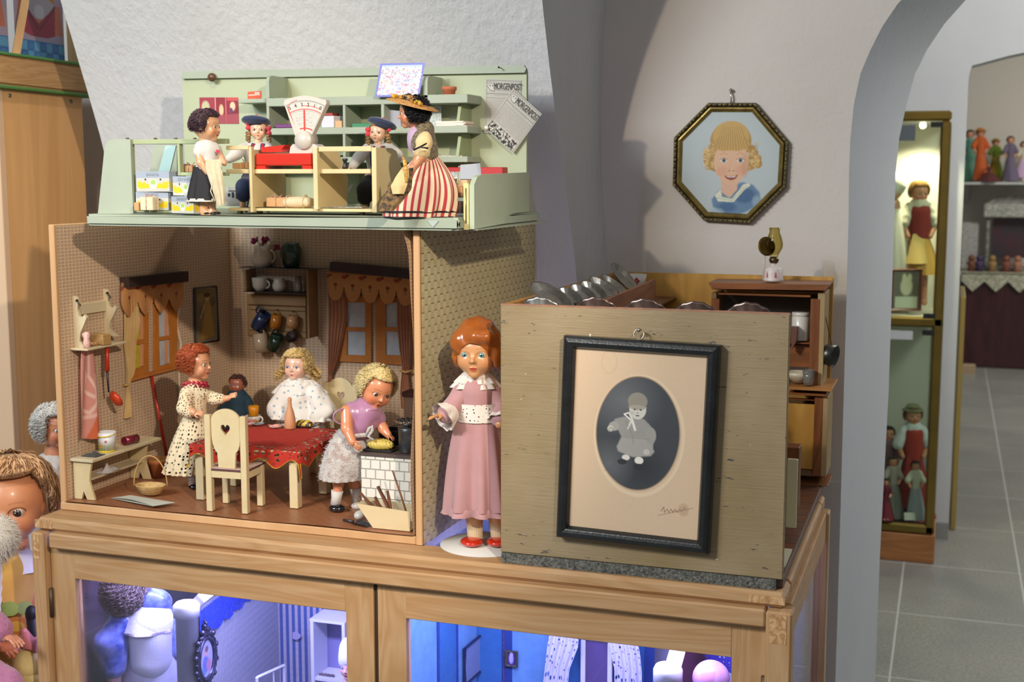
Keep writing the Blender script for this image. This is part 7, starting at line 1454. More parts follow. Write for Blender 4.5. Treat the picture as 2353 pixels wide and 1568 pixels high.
# H dim doll in the rear corner
H_=Doll('doll','dim doll in dark blue sitting in the rear left kitchen corner behind the table',dist((-1.46,2.50,1.0)),V((-1.46,2.50,fz+.0004)),cell=.002,skin='a5604a')
hp=lambda x,y:(x,y); H_.head(545,884,21,-20,0,0,blush='a04030',lip='8a2a24'); H_.limb([(545,900),(545,925)],[10,14]).limb([(545,925),(548,985)],[20,22]).limb([(545,985,0),(520,1010,-.03),(515,1050,-.03)],[12,10,8]).limb([(555,985,0),(570,1010,-.03),(572,1050,-.03)],[12,10,8]); H_.finish()
H_.cloth('dark_blue_coat',[('c',[(545,915),(548,985)],[25,30]),('c',[(525,920),(508,955)],[13,12]),('c',[(565,920),(582,955)],[13,12])],mat('1e3c4c',.8,name='blue_wool'),wr=.001); H_.skirt('skirt',(548,975),(548,1060),28,44,mat('5a1030',.8),8,.1,n=50,L=10)
H_.hair('4a2a24','5a3428',200,.5,.06,2,.06,50,120,vol=1.08)
# ---------------------------------------------------------------- the tall doll in pink between the boxes
ib=PZ(1088,1250,.9008); I_=Doll('doll','tall composition doll with moulded red hair and pink dress, between the two dollhouses',dist(ib),V((ib.x,ib.y,.9012)),skin='c9905e',cell=.0015)
I_.head(1096,809,59,-10,3,0,skin='cc9464',blush='c8784e',lip='b84a38',bl=.35,iris='5f9a9a',lash=.45,lashc='6a4a2a',brow=.5,browc='a87040',mw=.15)
I_.limb([(1094,850),(1094,885)],[24,26]).limb([(1096,905),(1098,960)],[40,38]).blob((1098,1000),(40,32,30))
I_.limb([(1060,905,-.005),(1036,942,-.02),(1014,956,-.035)],[18,16,10]).hand((1016,956,-.035),(992,957,-.045),38,1,.3,palm=(0,-.3,-1),spread=.1)
I_.limb([(1134,905,0),(1152,945,-.01),(1148,975,-.03)],[18,16,11])
I_.limb([(1080,1040,0),(1090,1180,0),(1092,1236,0)],[28,21,16],.008).limb([(1118,1040,.0),(1142,1180,.0),(1146,1238,.0)],[28,21,16],.008); I_.finish(rough=.3,coat=.35)
PK=mat('b88a8a',.75,c2='b08282',ns=12,bump=.25,bs=900,sheen=.4,name='pink_crepe'); LC=mat('e6dcd0',.85,c2='d8ccc0',ns=200,bump=.9,bs=380,name='cream_lace')
I_.cloth('bodice',[('c',[(1096,902),(1098,958)],[43,40]),('e',(1096,898),(50,30,20))],PK,wr=.0012,wsc=110)
I_.cloth('left_sleeve',[('c',[(1062,905,-.004),(1038,938,-.018),(1028,950,-.026)],[24,22,24])],PK,wr=.0014,wsc=120)
I_.cloth('right_sleeve',[('c',[(1134,905,0),(1152,940,-.008),(1150,958,-.02)],[24,22,24])],PK,wr=.0014,wsc=120)
def cone(d,name,a,b_,r0,r1,m,folds=9,amp=.07,L=14,n=80,th=.001):
    A,B=d.P(*a),d.P(*b_); ax=(B-A); z=ax.normalized(); x=z.orthogonal().normalized(); y=z.cross(x); b=MB()
    def f(u,v,o=0): t=2*PI*u; r=(r0+(r1-r0)*v)*d.s*(1+amp*v*math.sin(folds*t+v))+o; return A+ax*v+x*r*math.cos(t)+y*r*math.sin(t)
    b.grid(lambda u,v:f(u,v),n,L,cu=True); b.grid(lambda u,v:f(u,v,-th),n,L,cu=True); return b.obj(name,m,d.root)
cone(I_,'lace_cuff',(1040,944,-.02),(1016,960,-.033),23,36,LC,8,.06); cone(I_,'lace_cuff',(1152,950,-.012),(1149,972,-.026),22,32,LC)
frill(I_,'lace_collar',(1095,858),27,56,32,LC,10,.16,.66,L=8,seed=3); frill(I_,'collar_frill',(1095,852),25,46,26,LC,12,.18,.7,L=8,seed=5)
I_.skirt('lace_waistband',(1098,924),(1098,966),55,52,lace('e6dcd0',1,.22,'UV',stretch=(36,5,1)),4,.01,n=80,L=6,flat=.82)
I_.skirt('skirt',(1098,960),(1098,1166),51,80,PK,9,.22,bulge=3,n=170,L=44,flat=.72,fp=.9,seed=9)
I_.skirt('hem_frill',(1098,1160),(1098,1178),79,84,PK,9,.22,n=220,L=8,flat=.72,seed=9,hem=.02)
for p in ([(1090,1190,0),(1092,1238,0)],[(1142,1192,0),(1146,1240,0)]):
    b=MB(); b.grid(lambda u,v,p=p:I_.P(p[0][0]+(p[1][0]-p[0][0])*v,p[0][1]+(p[1][1]-p[0][1])*v)+(RT*math.cos(2*PI*u)+HF*math.sin(2*PI*u))*(19.5-2*v+.4*math.sin(44*PI*u))*I_.s,90,8,cu=True); b.obj('ribbed_sock',mat('cdb894',.9,bump=.5,bs=500),I_.root)
REDS=mat('c02a14',.15,coat=1,name='red_enamel'); 
for x,dd in ((1086,-.012),(1146,-.012)):
    q=Sdf(); M3=[list(v) for v in Matrix((RT,HF,V((0,0,1)))).transposed()]; s_=I_.s; q.ell(I_.P(x-2,1245,dd),(27*s_,30*s_,11*s_),R=M3,k=.004).ell(I_.P(x+3,1240,dd+.018),(18*s_,20*s_,14*s_),R=M3,k=.004); vv,ff=q.mesh(.0012,.004,post=lambda F,X,Y,Z:np.maximum(F,.9016-Z)); mesh_np('red_shoe',vv,ff,None,REDS,I_.root)
# moulded hair
q=Sdf(); q.ell((0,.12,.33),(.95,1.0,1.08)).ell((-.62,-.25,.45),(.38,.5,.5),k=.12).ell((.25,-.55,.72),(.62,.42,.34),k=.12).ell((.78,-.1,-.05),(.26,.42,.62),k=.12).ell((-.80,.0,-.1),(.2,.36,.56),k=.12)
def ridge(X,Y,Z): return .020*np.sin(13*(X*.9+.35*Z+.25*np.sin(3*Z))+2*Y)*(np.clip(Z,-.6,1)>-.7)
def cutf(F,X,Y,Z): return np.maximum(F,-(np.sqrt((X/.70)**2+((Y+.95)/.62)**2+((Z+.30)/.80)**2)-1)*.5)
vv,ff=q.mesh(.024,.1,disp=ridge,post=cutf); mesh_np('moulded_hair',xform(I_.HM,vv*I_.R),ff,None,mat('a4581e',.22,c2='96501c',ns=8,coat=.7,name='moulded_hair'),I_.root)
b=MB(); b.lathe([(0,.0006),(.078,.0006),(.078,.0),(0,0)],V((ib.x+.02,ib.y+.005,.9004)),48); b.bm.transform(Matrix.Translation((0,0,0))); o=b.obj('white_card_disc',mat('d2cdc4',.8)); tag(o,'whitish round card under the feet of the tall pink doll','card')
# ---------------------------------------------------------------- dolls piled left of the cabinet
lg=empty('side_bench','low wooden bench left of the cabinet carrying the big dolls','bench',(-1.95,2.2,0)); b=MB(); b.bx((-2.55,1.75,.465),(-1.605,2.39,.495),.003); b.obj('bench_top',PW,lg)
for xx in (-2.5,-1.66):
    for yy in (1.8,2.33): b=MB(); b.bx((xx,yy,0),(xx+.04,yy+.04,.4648),.002); b.obj('leg',PWz,lg)
jy=2.06; D_J=dist(PY(30,1165,jy)); J_=Doll('doll','big brown-haired doll in yellow dress with white collar, left of the cabinet',D_J,V((PY(10,1500,jy).x,jy,.4955)),skin='b96b42',cell=.0026)
J_.head(24,1158,92,8,6,0,skin='d08c62',blush='b85a30',lip='8a3a2a',bl=.4,iris='3a3230',browc='8a5a38',brow=.35,lash=1)
J_.limb([(15,1235),(5,1275)],[34,42]).limb([(0,1310),(-10,1450)],[70,80]).limb([(-55,1300,-.02),(-80,1420,-.05),(-20,1480,-.10)],[34,32,24]).hand((-15,1480,-.11),(45,1497,-.13),74,1,.3,palm=(0,0,-1)).limb([(60,1310,.02),(78,1400,.0),(60,1480,-.04)],[30,28,24]); J_.limb([(-30,1500,0),(-20,1620,-.08)],[44,40]).limb([(40,1500,0),(50,1620,-.08)],[44,40]); J_.finish(rough=.4,coat=.2)
YD=mat('c89a3e',.9,c2='c08e34',ns=14,bump=.6,bs=420,sheen=.5,name='yellow_flannel')
J_.cloth('yellow_dress',[('c',[(2,1318),(-4,1470)],[84,102]),('e',(50,1320,0),(40,34,48))],YD,wr=.003,wsc=60,cell=.003)
frill(J_,'white_collar',(12,1262),48,92,44,mat('d8d4d0',.85,bump=.6,bs=300),8,.05,.75)
for i,(x,y,rx,ry,c) in enumerate(((22,1400,22,17,'8a9c4a'),(58,1398,20,16,'94a252'),(-6,1396,18,16,'7d8c44'),(40,1440,34,22,'b8702e'),(38,1440,20,12,'d0a040'))):
    k=J_.P(x,y,-.001*(i+1)); b=MB(); 
    rad=94*J_.s
    b.grid(lambda u,v,x=x,y=y,rx=rx,ry=ry,i=i:(lambda px_,py_:J_.P(px_,py_,-math.sqrt(max(0,(97+.06*(py_-1318))**2-(px_-0)**2))*J_.s-.0012-.0006*(i==4)))(x+rx*(v)*math.cos(2*PI*u),y+ry*(v)*math.sin(2*PI*u)),24,6,cu=True)
    b.obj('applique_leaf' if i<3 else 'applique_patch',mat(c,.9),J_.root)
J_.hair('8a5c38','ecc090',2200,.95,.06,1.3,.026,44,120,vol=1.25,face=62,seed=51,up=.03,K=12)
K_=Doll('doll','doll with curly white hair behind the left kitchen wall',dist(PY(120,985,2.28)),V((PY(120,985,2.28).x-.02,2.28,.4955)),skin='d08a66',cell=.003)
K_.head(128,985,46,50,0,0,blush='c06040'); K_.limb([(125,1030),(122,1080)],[20,30]).limb([(122,1090),(120,1300)],[44,60]).limb([(105,1300,0),(100,1500,-.05)],[28,24]).limb([(140,1300,0),(140,1500,-.05)],[28,24]); K_.finish()
K_.cloth('white_dress',[('c',[(122,1085),(120,1300)],[50,66])],mat('cfc8c0',.9,name='white_cloth'),wr=.002,cell=.003)
K_.hair('dcd4c8','f4efe6',1100,.45,.13,2.6,.045,52,130,vol=1.22,face=50,seed=61)
# white fluffy toy and pink knitted doll at the very edge
b=MB(); fc=PY(-12,1235,1.93); R_=random.Random(6); b.ball(fc,.040,18)
for i in range(2600):
    n_=V((R_.gauss(0,1),R_.gauss(0,1),R_.gauss(0,1))).normalized(); p=fc+n_*.039; e=p+n_*R_.uniform(.006,.014)+V((0,0,-.005))+V((R_.gauss(0,.003),R_.gauss(0,.003),R_.gauss(0,.003))); b.tube([p,p.lerp(e,.5)+V((R_.gauss(0,.001),0,R_.gauss(0,.001))),e],[.0005,.0004,.0001],3,cap=False)
tz_=empty('plush_toy','white fluffy plush toy at the left picture edge in front of yellow dress','plush toy',V((fc.x,fc.y,.4955))); OFF_=b.obj('furry_head',mat('e8e0d2',1,sheen=.6),tz_)
q=Sdf(); q.cap(fc-V((0.015,0,.03)),V((fc.x-.07,fc.y,.56)),.025,.045); vv,ff=q.mesh(.004,.01,disp=lambda X,Y,Z:.002*smooth_noise((X,Y,Z),300)); mesh_np('furry_body',vv,ff,None,mat('dcd4c8',1,bump=1,bs=200,sheen=.6),tz_)
L_=Doll('doll','doll in lilac-pink knitted suit cut by the left picture edge',dist(PY(-30,1450,1.86)),V((PY(-30,1450,1.86).x,1.86,.4955)),skin='d08a6a',cell=.0026)
L_.head(-90,1330,60,20,0,0); L_.limb([(-85,1400),(-80,1520)],[46,60]).limb([(-60,1410,0),(-15,1440,-.01),(12,1462,-.02)],[20,18,14]).hand((12,1462,-.02),(42,1474,-.03),54,1,.35).limb([(-40,1540,0),(30,1580,-.02)],[30,26]); L_.finish()
KN=mat('c07a9a',.95,c2='b06c8c',ns=60,bump=1,bs=260,sheen=.4,bd=.003,name='pink_knit')
L_.cloth('knitted_sleeve',[('c',[(-80,1410),(-75,1520)],[52,66]),('c',[(-60,1405,0),(-18,1430,-.01),(2,1448,-.016)],[28,30,28]),('c',[(-40,1535,0),(20,1572,-.02)],[36,34])],KN,wr=.002,cell=.003,wsc=120)
b=MB(); b.tube([PY(88,1480,1.95),PY(66,1478,1.945),PY(56,1452,1.94)],[.016,.014,.007],14); b.ball(PY(56,1452,1.94),.007,10); o=b.obj('pink_doll_shoe',mat('cf7f88',.35)); tag(o,'pink plastic doll shoe poking out between yellow dress and cabinet','shoe')
b=MB(); b.ball(PY(68,1530,1.95),(.030,.03,.036),18); q=PY(68,1530,1.95); b.tube([q,V((q.x,q.y,.497))],[.028,.032],14); tag(b.obj('cream_bundle',mat('cdb678',.9,c2='c0a468',ns=30,bump=.6,bs=200)),'cream flannel bundle at the foot of the cabinet post','cloth')
b=MB(); b.ball(PY(72,1412,1.985),(.012,.012,.018),14); q=PY(72,1412,1.985); b.tube([q,V((q.x,q.y+.02,.497))],[.011,.012],10); tag(b.obj('black_boot',mat('22201f',.5)),'small black boot shape between yellow dress and the cabinet','boot')
# ---------------------------------------------------------------- pictures
fa=[PY(x,y,1.912) for x,y in ((1293,770),(1655,797),(1626,1275),(1278,1237))]
pf=empty('photo_frame','black wooden frame with old oval photograph of a baby, hung on the grey toy box','picture frame',(fa[2]+fa[3])/2)
ctr_=sum(fa,V((0,0,0)))/4; ex=((fa[1]-fa[0])+(fa[2]-fa[3]))/2; ez=((fa[0]-fa[3])+(fa[1]-fa[2]))/2; W_=ex.length; H_=ez.length; ex.normalize(); ez.normalize(); FM=frame(ctr_,ex,ez); FM=Matrix((FM.col[0],FM.col[1],FM.col[2],FM.col[3])).transposed()
def fr(x,y,z): return ctr_+ex*x+ez*y+V((0,1,0))*z
BLKW=mat('141414',.32,c2='1e2020',ns=30,bump=.4,bs=200,stretch=(1,.2,1),coat=.3,name='black_lacquer'); fw=.0195
for a,b_ in (((-1,-1),(1,-1)),((1,-1),(1,1)),((1,1),(-1,1)),((-1,1),(-1,-1))):
    b=MB(); o0=V((a[0]*W_/2,a[1]*H_/2,0)); o1=V((b_[0]*W_/2,b_[1]*H_/2,0)); i0=V((a[0]*(W_/2-fw),a[1]*(H_/2-fw),0)); i1=V((b_[0]*(W_/2-fw),b_[1]*(H_/2-fw),0)); prof=[(0,.018),(0,.003),(.12,.0),(.45,-.003),(.8,-.001),(1,.006),(1,.018)]
    b.grid(lambda u,v:(lambda k,z:fr(*((o0.lerp(i0,k)).lerp(o1.lerp(i1,k),u)).to_2d(),z))(*(lambda t:(prof[int(t)][0]*(1-t%1)+prof[min(int(t)+1,6)][0]*(t%1),prof[int(t)][1]*(1-t%1)+prof[min(int(t)+1,6)][1]*(t%1)))(min(v*6,5.999))),2,25); b.obj('frame_side',BLKW,pf)
b=MB(); b.grid(lambda u,v:fr((u-.5)*W_*.98,(v-.5)*H_*.98,.016),2,2); b.obj('backing',mat('8a6a48',.8),pf)
c=Canvas(300,400,'cfb494'); R_=np.random.RandomState(1); c.a*=(1+.03*R_.randn(400,300,1)); 
for cx,cy,rx,ry in ((80,28,18,26),): c.ell(cx,cy,rx,ry,'b99b78',3,0,.5,ring=.1)
c.ell(154,183,103,133,'dcc4a4',3,0,.9,ring=.06); c.ell(151,178,96,125,'a38a6c',1.5); c.ell(151,178,93.5,122.5,'3c3f42',1.5)
def oval(m): d=((c.X-151)/93)**2+((c.Y-178)/122)**2; return m*(d<1)
c.put(oval(np.clip(1-np.hypot((c.X-120)/90,(c.Y-110)/80),0,1)),'66686a',.9); c.put(oval(np.clip(1-np.hypot((c.X-170)/60,(c.Y-250)/60),0,1)),'23262b',.8); c.put(oval(np.clip(1-np.hypot((c.X-90)/60,(c.Y-250)/60),0,1)),'6a6c6e',.7)
c.X+=7; c.Y+=26
c.poly([(92,196),(106,176),(124,170),(150,168),(172,172),(188,186),(196,216),(194,232),(186,246),(160,252),(136,252),(118,244),(122,214),(112,196),(100,204)],'94908a',1,2); c.poly([(122,214),(184,212),(198,240),(190,250),(150,256),(116,246),(112,236)],'a09c94',1,3)
c.ell(104,192,12,10,'a09b93',2).ell(188,206,12,18,'98948c',2).ell(96,198,7,7,'c4beb2',1.5).ell(180,242,7,6,'c0bab0',1.5).ell(97,200,5,5,'7a766e',1,ring=.35)
c.ell(156,152,19,21,'c9c3b7',2).ell(155,134,22,19,'8c8578',1.5).ell(155,147,19,5,'a09888',2); c.ell(149,152,2.4,1.8,'3a3836',1).ell(163,152,2.4,1.8,'3a3836',1).ell(156,159,2.4,1.6,'9a9286',1).ell(156,165,4.5,1.6,'5a5652',1); c.ell(144,160,5,4,'b8b2a6',2)
c.line([(144,172),(136,160),(126,164),(142,176)],3,'e2ddd2'); c.line([(144,174),(152,196)],5,'ddd8cc',1,2); c.line([(144,174),(136,194)],4,'d2cdc2',1,2); c.line([(130,178),(146,206),(150,228)],2,'7a766e',.6,2); c.line([(122,214),(184,214)],2,'78746c',.5,2)
c.ell(134,258,9,6,'d8d2c6',1.5).ell(164,262,10,8,'ddd8cc',1.5).ell(126,268,11,6,'2c2c2e',1.5).ell(164,276,12,7,'2a2a2c',1.5); c.line([(116,268),(86,292)],1.2,'4a4c4e',.6)
for i in range(18): c.line([(118+4*i,216+2*math.sin(i)),(114+4.6*i,246)],.8,'85817a',.4)
c.X-=7; c.Y-=26
sg=[(212,342),(218,332),(220,344),(226,336),(230,343),(235,335),(239,342),(244,334),(248,341),(254,333),(258,338),(264,328),(268,334)]; c.line(sg,1.4,'6a4c34',.9); c.line([(206,352),(282,328)],1.2,'6a4c34',.8); c.ell(262,334,12,14,'a98a6a',4,0,.5)
c.build('photograph',fr(-W_/2+fw*.9,H_/2-fw*.9,.0085),ex*(W_-1.8*fw),-ez*(H_-1.8*fw),vcol(.6,0,'old_photo'),pf)
b=MB(); b.grid(lambda u,v:fr((u-.5)*(W_-1.8*fw),(v-.5)*(H_-1.8*fw),.0072),2,2); b.obj('glass',glass('ffffff',.03,1.3,.03),pf)
k=PY(1468,769,1.918); b=MB(); b.tube([k+V((.008*math.sin(t),.002*math.cos(t),.008*math.cos(t))) for t in [i*2*PI/20 for i in range(20)]],.0011,7,closed=True); b.ball(k+V((0,-.001,.007)),.0032,10); b.obj('hanging_ring',mat('a8a090',.25,.9),pf)
# octagonal picture
YO=WY-.004; oc=[PY(x,y,YO-.012) for x,y in ((1627,236),(1736,236),(1812,326),(1806,430),(1722,514),(1617,508),(1545,426),(1548,316))]; ocn=sum(oc,V((0,0,0)))/8
of=empty('octagonal_frame','octagonal gilt frame with painted portrait of a smiling curly blond child on the wall','picture frame',ocn); OFF[of.name]=V(ocn)
def orad(k,z): return [ocn+(p-ocn)*k+V((0,z,0)) for p in oc]
def ring(nm,prof,m):
    b=MB(); R=[orad(k,z) for k,z in prof]
    for i in range(len(R)-1):
        for j in range(8):
            f=[R[i][j],R[i][(j+1)%8],R[i+1][(j+1)%8],R[i+1][j]]; b.bm.faces.new([b.bm.verts.new(p) for p in f])
    bmesh.ops.remove_doubles(b.bm,verts=b.bm.verts,dist=1e-6); return b.obj(nm,m,of)
GLD=mat('a38c4c',.35,.75,c2='7d6a3a',ns=40,bump=.3,bs=300,name='old_gilt'); DGD=mat('4e4634',.45,.55,c2='6a5c3a',ns=60,bump=.6,bs=260,name='dark_gilt')
ring('outer_moulding',[(1,.014),(1,.003),(.985,0),(.955,.0),(.94,.003),(.935,.006)],DGD); ring('inner_moulding',[(.934,.006),(.92,.001),(.895,.000),(.86,.003),(.835,.009)],GLD)
b=MB()
O=orad(.972,-.0005)
for j in range(8):
    for i in range(9):
        p=O[j].lerp(O[(j+1)%8],(i+.5)/9); d_=(O[(j+1)%8]-O[j]).normalized(); b.ball(p,(.0052,.0022,.0022) if i%2 else (.0030,.0028,.0028),8,M=Matrix((d_,V((0,1,0)),d_.cross(V((0,1,0))))).transposed())
b.obj('carved_beading',mat('7c6c42',.35,.7,c2='4e4630',ns=80,name='dark_gilt'),of)
x0_=min(p.x for p in oc); x1_=max(p.x for p in oc); z0_=min(p.z for p in oc); z1_=max(p.z for p in oc)
c=Canvas(280,290,'a9b3b4'); c.ell(140,150,110,120,'b2bbba',40)
def blob(pts,col,r,al=1,soft=2): [c.ell(x,y,r,r,col,soft,0,al) for x,y in pts]
c.poly([(96,232),(112,212),(128,204),(170,190),(196,196),(212,214),(216,236),(200,250),(180,262),(150,272),(120,262),(100,250)],'4f7396',.9,6); c.ell(176,222,26,18,'35597e',8,0,.8); c.ell(134,250,22,12,'365a80',8,0,.8); c.ell(205,236,10,14,'90a6b4',6,0,.7); c.ell(110,262,16,9,'8fa5b4',6,0,.7)
c.poly([(118,186),(160,186),(158,208),(140,228),(120,214)],'d3a98c',1,2)
c.poly([(104,222),(118,208),(122,226),(146,230),(172,196),(186,192),(190,198),(176,208),(150,238),(112,236)],'d9d6bc',1,2); c.line([(108,228),(146,234),(182,198)],2,'8aa08a',.7); c.line([(112,222),(143,227),(174,200)],1.6,'8aa08a',.6)
c.ell(140,92,50,46,'a8843e',3).ell(140,80,44,36,'c09a52',4); blob([(92,128),(86,140),(94,150),(100,138),(104,154),(98,112),(84,126)],'a8803c',11); blob([(196,122),(204,134),(194,148),(186,140),(206,146),(190,112),(184,152)],'a8803c',11); blob([(88,126),(97,144),(84,138)],'cda968',5); blob([(200,128),(192,140),(206,138),(196,116)],'cda968',5); blob([(92,134),(200,146)],'7c5c26',4,.7)
R9=random.Random(4)
for i in range(90):
    q=R9.choice((-1,1)); x,y=141+q*R9.uniform(38,66),R9.uniform(96,158); c.ell(x,y,R9.uniform(3,7),R9.uniform(3,6),R9.choice(['b88e48','d4b070','93702f','e0c084']),1.5,0,.55,ring=.5)
c.ell(142,142,42,50,'d7ac8a',2).ell(142,176,26,20,'d7ac8a',4).ell(120,164,14,12,'d29478',7,0,.6).ell(166,162,14,12,'d29478',7,0,.6).ell(176,150,9,26,'b98a68',6,0,.5)
c.poly([(98,118),(102,88),(140,70),(180,86),(186,118),(176,110),(160,116),(140,114),(120,116),(108,112)],'b8924c',1,2)
for i in range(34): x=104+i*2.4; c.line([(140+(x-140)*.55,58),(x,110+5*math.sin(i*2.1))],1.4,['9a7434','d2ae6a','b08a44'][i%3],.7,1)
for x in (124,164): c.ell(x,138,8.5,5,'d8cfc4',1).ell(x+.5,138,4.6,4.6,'4f5c66',1).ell(x+.5,138,2,2,'1f2020',1); c.line([(x-9,136),(x,131.5),(x+9,136)],1.5,'6a4a34',.8); c.line([(x-9,124),(x,120),(x+9,124)],1.6,'a07a4a',.6)
c.line([(141,140),(138,156),(136,161)],1.5,'c08e70',.7,2); c.ell(138,163,2,1.3,'8f5240',1).ell(148,163,2,1.3,'8f5240',1); c.poly([(126,174),(143,176),(160,172),(154,182),(143,186),(132,182)],'8e3c34',1,1); c.poly([(130,175),(143,177),(156,174),(150,179),(136,179)],'e2d6c8',1,1)
MI=orad(.862,0); xs=[(p.x-x0_)/(x1_-x0_)*279 for p in MI]; ys=[(z1_-p.z)/(z1_-z0_)*289 for p in MI]
def om(X,Y):
    ins=np.ones(X.shape,bool)
    for i in range(8): j=(i+1)%8; ins&=((xs[j]-xs[i])*(Y-ys[i])-(ys[j]-ys[i])*(X-xs[i]))>=0
    return ins
c.build('portrait',V((x0_,YO-.005,z1_)),V((x1_-x0_,0,0)),V((0,0,z0_-z1_)),vcol(.35,.2,'portrait_print'),of,mask=om)
b=MB(); R=orad(.95,.0135); vs=[b.bm.verts.new(p) for p in R]; b.bm.faces.new(vs); b.obj('backing',mat('6a5236',.8),of)
b=MB(); k=PY(1680,214,YO-.003); b.lathe([(0,.006),(.004,.005),(.004,.002),(.0015,0)],k+V((0,.003,.006)),10,Matrix.Rotation(PI/2,4,'X')); b.tube([k+V((-.002,0,.004)),k+V((0,-.003,-.004)),k+V((.001,-.003,-.012)),k+V((0,0,-.020))],.003,8,flat=.5); b.obj('hanging_hook',mat('c8c4b4',.2,.9),of)
# ---------------------------------------------------------------- inside and on the grey toy box
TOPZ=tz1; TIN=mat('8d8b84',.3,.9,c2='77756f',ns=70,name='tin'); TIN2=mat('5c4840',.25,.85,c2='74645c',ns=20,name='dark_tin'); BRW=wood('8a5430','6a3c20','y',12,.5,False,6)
tr=empty('tin_trough','narrow brown wooden trough along the left rim of the toy box holding baking tins','trough',(tx0+.05,2.3,TOPZ-.05))
b=MB(); b.bx((tx0+.013,tyf+.10,TOPZ-.055),(tx0+.135,tyb-.013,TOPZ-.05),.001); b.obj('trough_floor',BRW,tr)
b=MB(); e0,e1=tyf+.10,tyb-.013; b.prism([(e0,TOPZ-.0495),(2.47,TOPZ-.0495),(2.47,TOPZ-.002),(2.455,TOPZ+.004),(2.43,TOPZ+.002),(e0,TOPZ-.004)],.007,frame((tx0+.128,0,0),(0,1,0),(0,0,1))); b.obj('trough_front',BRW,tr)
def tin(label,k,r,M,m,group,fl=14,dp=.006):
    b=MB(); b.lathe([(0,-dp),(r*.55,-dp),(r*.62,-dp*.9),(r*.93,-.0006),(r,0),(r,.0009),(r*.92,.0004),(r*.60,-dp*.75),(r*.5,-dp*.85),(0,-dp*.85)],(0,0,0),56,fn=lambda a,R,z,v:(R*(1+.02*math.sin(fl*a)*(R>r*.6)),z)); b.bm.transform(Matrix.Translation(k)@M); return tag(b.obj('baking_tin',m),label,'baking tin',group)
names=['nearest and largest fluted tin leaning over the left end of trough','second fluted tin from the near end of the trough','third fluted tin in the trough, slightly lower','fourth fluted tin from the near end of trough','fifth tin in the trough, long and plain','sixth tin in the trough, before the tall one','tall fluted tin at the far end beside the flowered cup']
for i,(x,y,yy,r,an,tl) in enumerate(((1268,680,2.02,.0405,27,.30),(1312,680,2.10,.024,27,.34),(1342,675,2.17,.0275,28,.36),(1366,668,2.24,.029,29,.34),(1388,660,2.31,.032,33,.28),(1411,654,2.38,.030,35,.25),(1435,638,2.45,.037,46,.32))):
    k=PY(x,y,yy); k.x=max(k.x,tx0+.045); an=math.radians(an); d1=RT*math.cos(an)-V((0,0,1))*math.sin(an); n1=(RT*math.sin(an)+V((0,0,1))*math.cos(an))*math.sqrt(1-tl*tl)-HF*tl; M=Matrix((d1,n1.cross(d1),n1)).transposed().to_4x4(); tin(names[i],k,r,M,TIN,'tins leaning in the trough',dp=.007)
nm=['leftmost round tin peeping over the front edge of the toy box','second round tin from the left behind the front edge','middle round tin peeping over the toy box front','fourth round tin from the left behind the front edge','rightmost round tin behind the worn front panel']
for i,(x,y) in enumerate(((1244,692),(1372,692),(1484,696),(1600,702),(1722,704))):
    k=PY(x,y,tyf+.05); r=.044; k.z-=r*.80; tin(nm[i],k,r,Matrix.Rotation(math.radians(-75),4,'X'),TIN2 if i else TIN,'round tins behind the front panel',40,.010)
b=MB(); b.bx((tx0+.02,tyf+.02,TOPZ-.10),(tx1-.02,tyf+.10,TOPZ-.092),.001); tag(b.obj('inner_ledge',BRW,loc=(tx0+.2,tyf+.06,TOPZ-.1)),'brown ledge inside the toy box carrying the round tins','ledge')
k=PY(1462,655,2.56); k.z=PY(1462,664,2.56).z; cu=empty('flowered_cup','white cup with red flower at the far end of the tin trough','cup',k); b=MB(); b.lathe([(0,0),(.012,0),(.018,.012),(.021,.030),(.0195,.030),(.0165,.012),(0,.003)],k,32); b.obj('cup_body',mat('e0d8cc',.2,coat=.6),cu)
b=MB(); 
for i in range(4): b.ball(k+V((.005+.004*math.cos(i*1.57),-.0192,.018+.004*math.sin(i*1.57))),.0028,8)
b.obj('painted_flower',mat('b83a34',.5),cu)
# dresser
YH=2.575; HW=wood('8f5326','70401c','x',9,.4,False,6); HWz=wood('8a4f24','6c3c1a','z',9,.4,False,6); HI=mat('8a6a44',.6,c2='7a5c3a',ns=10)
hu=empty('toy_dresser','two-part brown wooden toy dresser with open shelves and yellow doors, right rear of box','dresser',(PY(1770,900,YH).x,YH+.06,tz0+.0178))
def hp(nm,x0,y0,x1,y1,Y,d,m,par=None,z0=None): b=MB(); pbox(b,x0,y0,x1,y1,Y,d,.0008,z0); return b.obj(nm,m,par or hu)
hb=tyb-.0125-YH
hp('upper_stile',1635,687,1649,893,YH,.012,HWz); hp('upper_stile',1863,687,1879,893,YH,.012,HWz); hp('top_rail',1649.5,673,1862.5,684,YH,.012,HW)
b=MB(); pprism(b,[(1627,650),(1906,655),(1897,668),(1636,664)],YH-.015,hb+.014); b.obj('cornice',HW,hu); hp('cornice_lower',1634,664.5,1886,672.5,YH-.004,hb+.002,HW)
hp('upper_side',1879.5,673,1890,893,YH+.0005,hb-.001,mat('a98f62',.5,c2='9c8054',ns=8)); hp('upper_side',1635,673,1642,893,YH+.0125,hb-.013,HI)
hp('upper_back',1643,673,1879,893,tyb-.018,.004,mat('4e4234',.7)); hp('upper_shelf',1643,783,1878,790,YH+.002,hb-.01,HW); hp('shelf_front_board',1815,791,1861,845,YH+.02,.004,HW)
hp('worktop',1810,888,1912,901,YH-.035,hb+.034,wood('b57c42','9a6632','x',9,.4,False,6)); hp('worktop_moulding',1812,901.5,1898,912,YH-.02,hb+.018,HW)
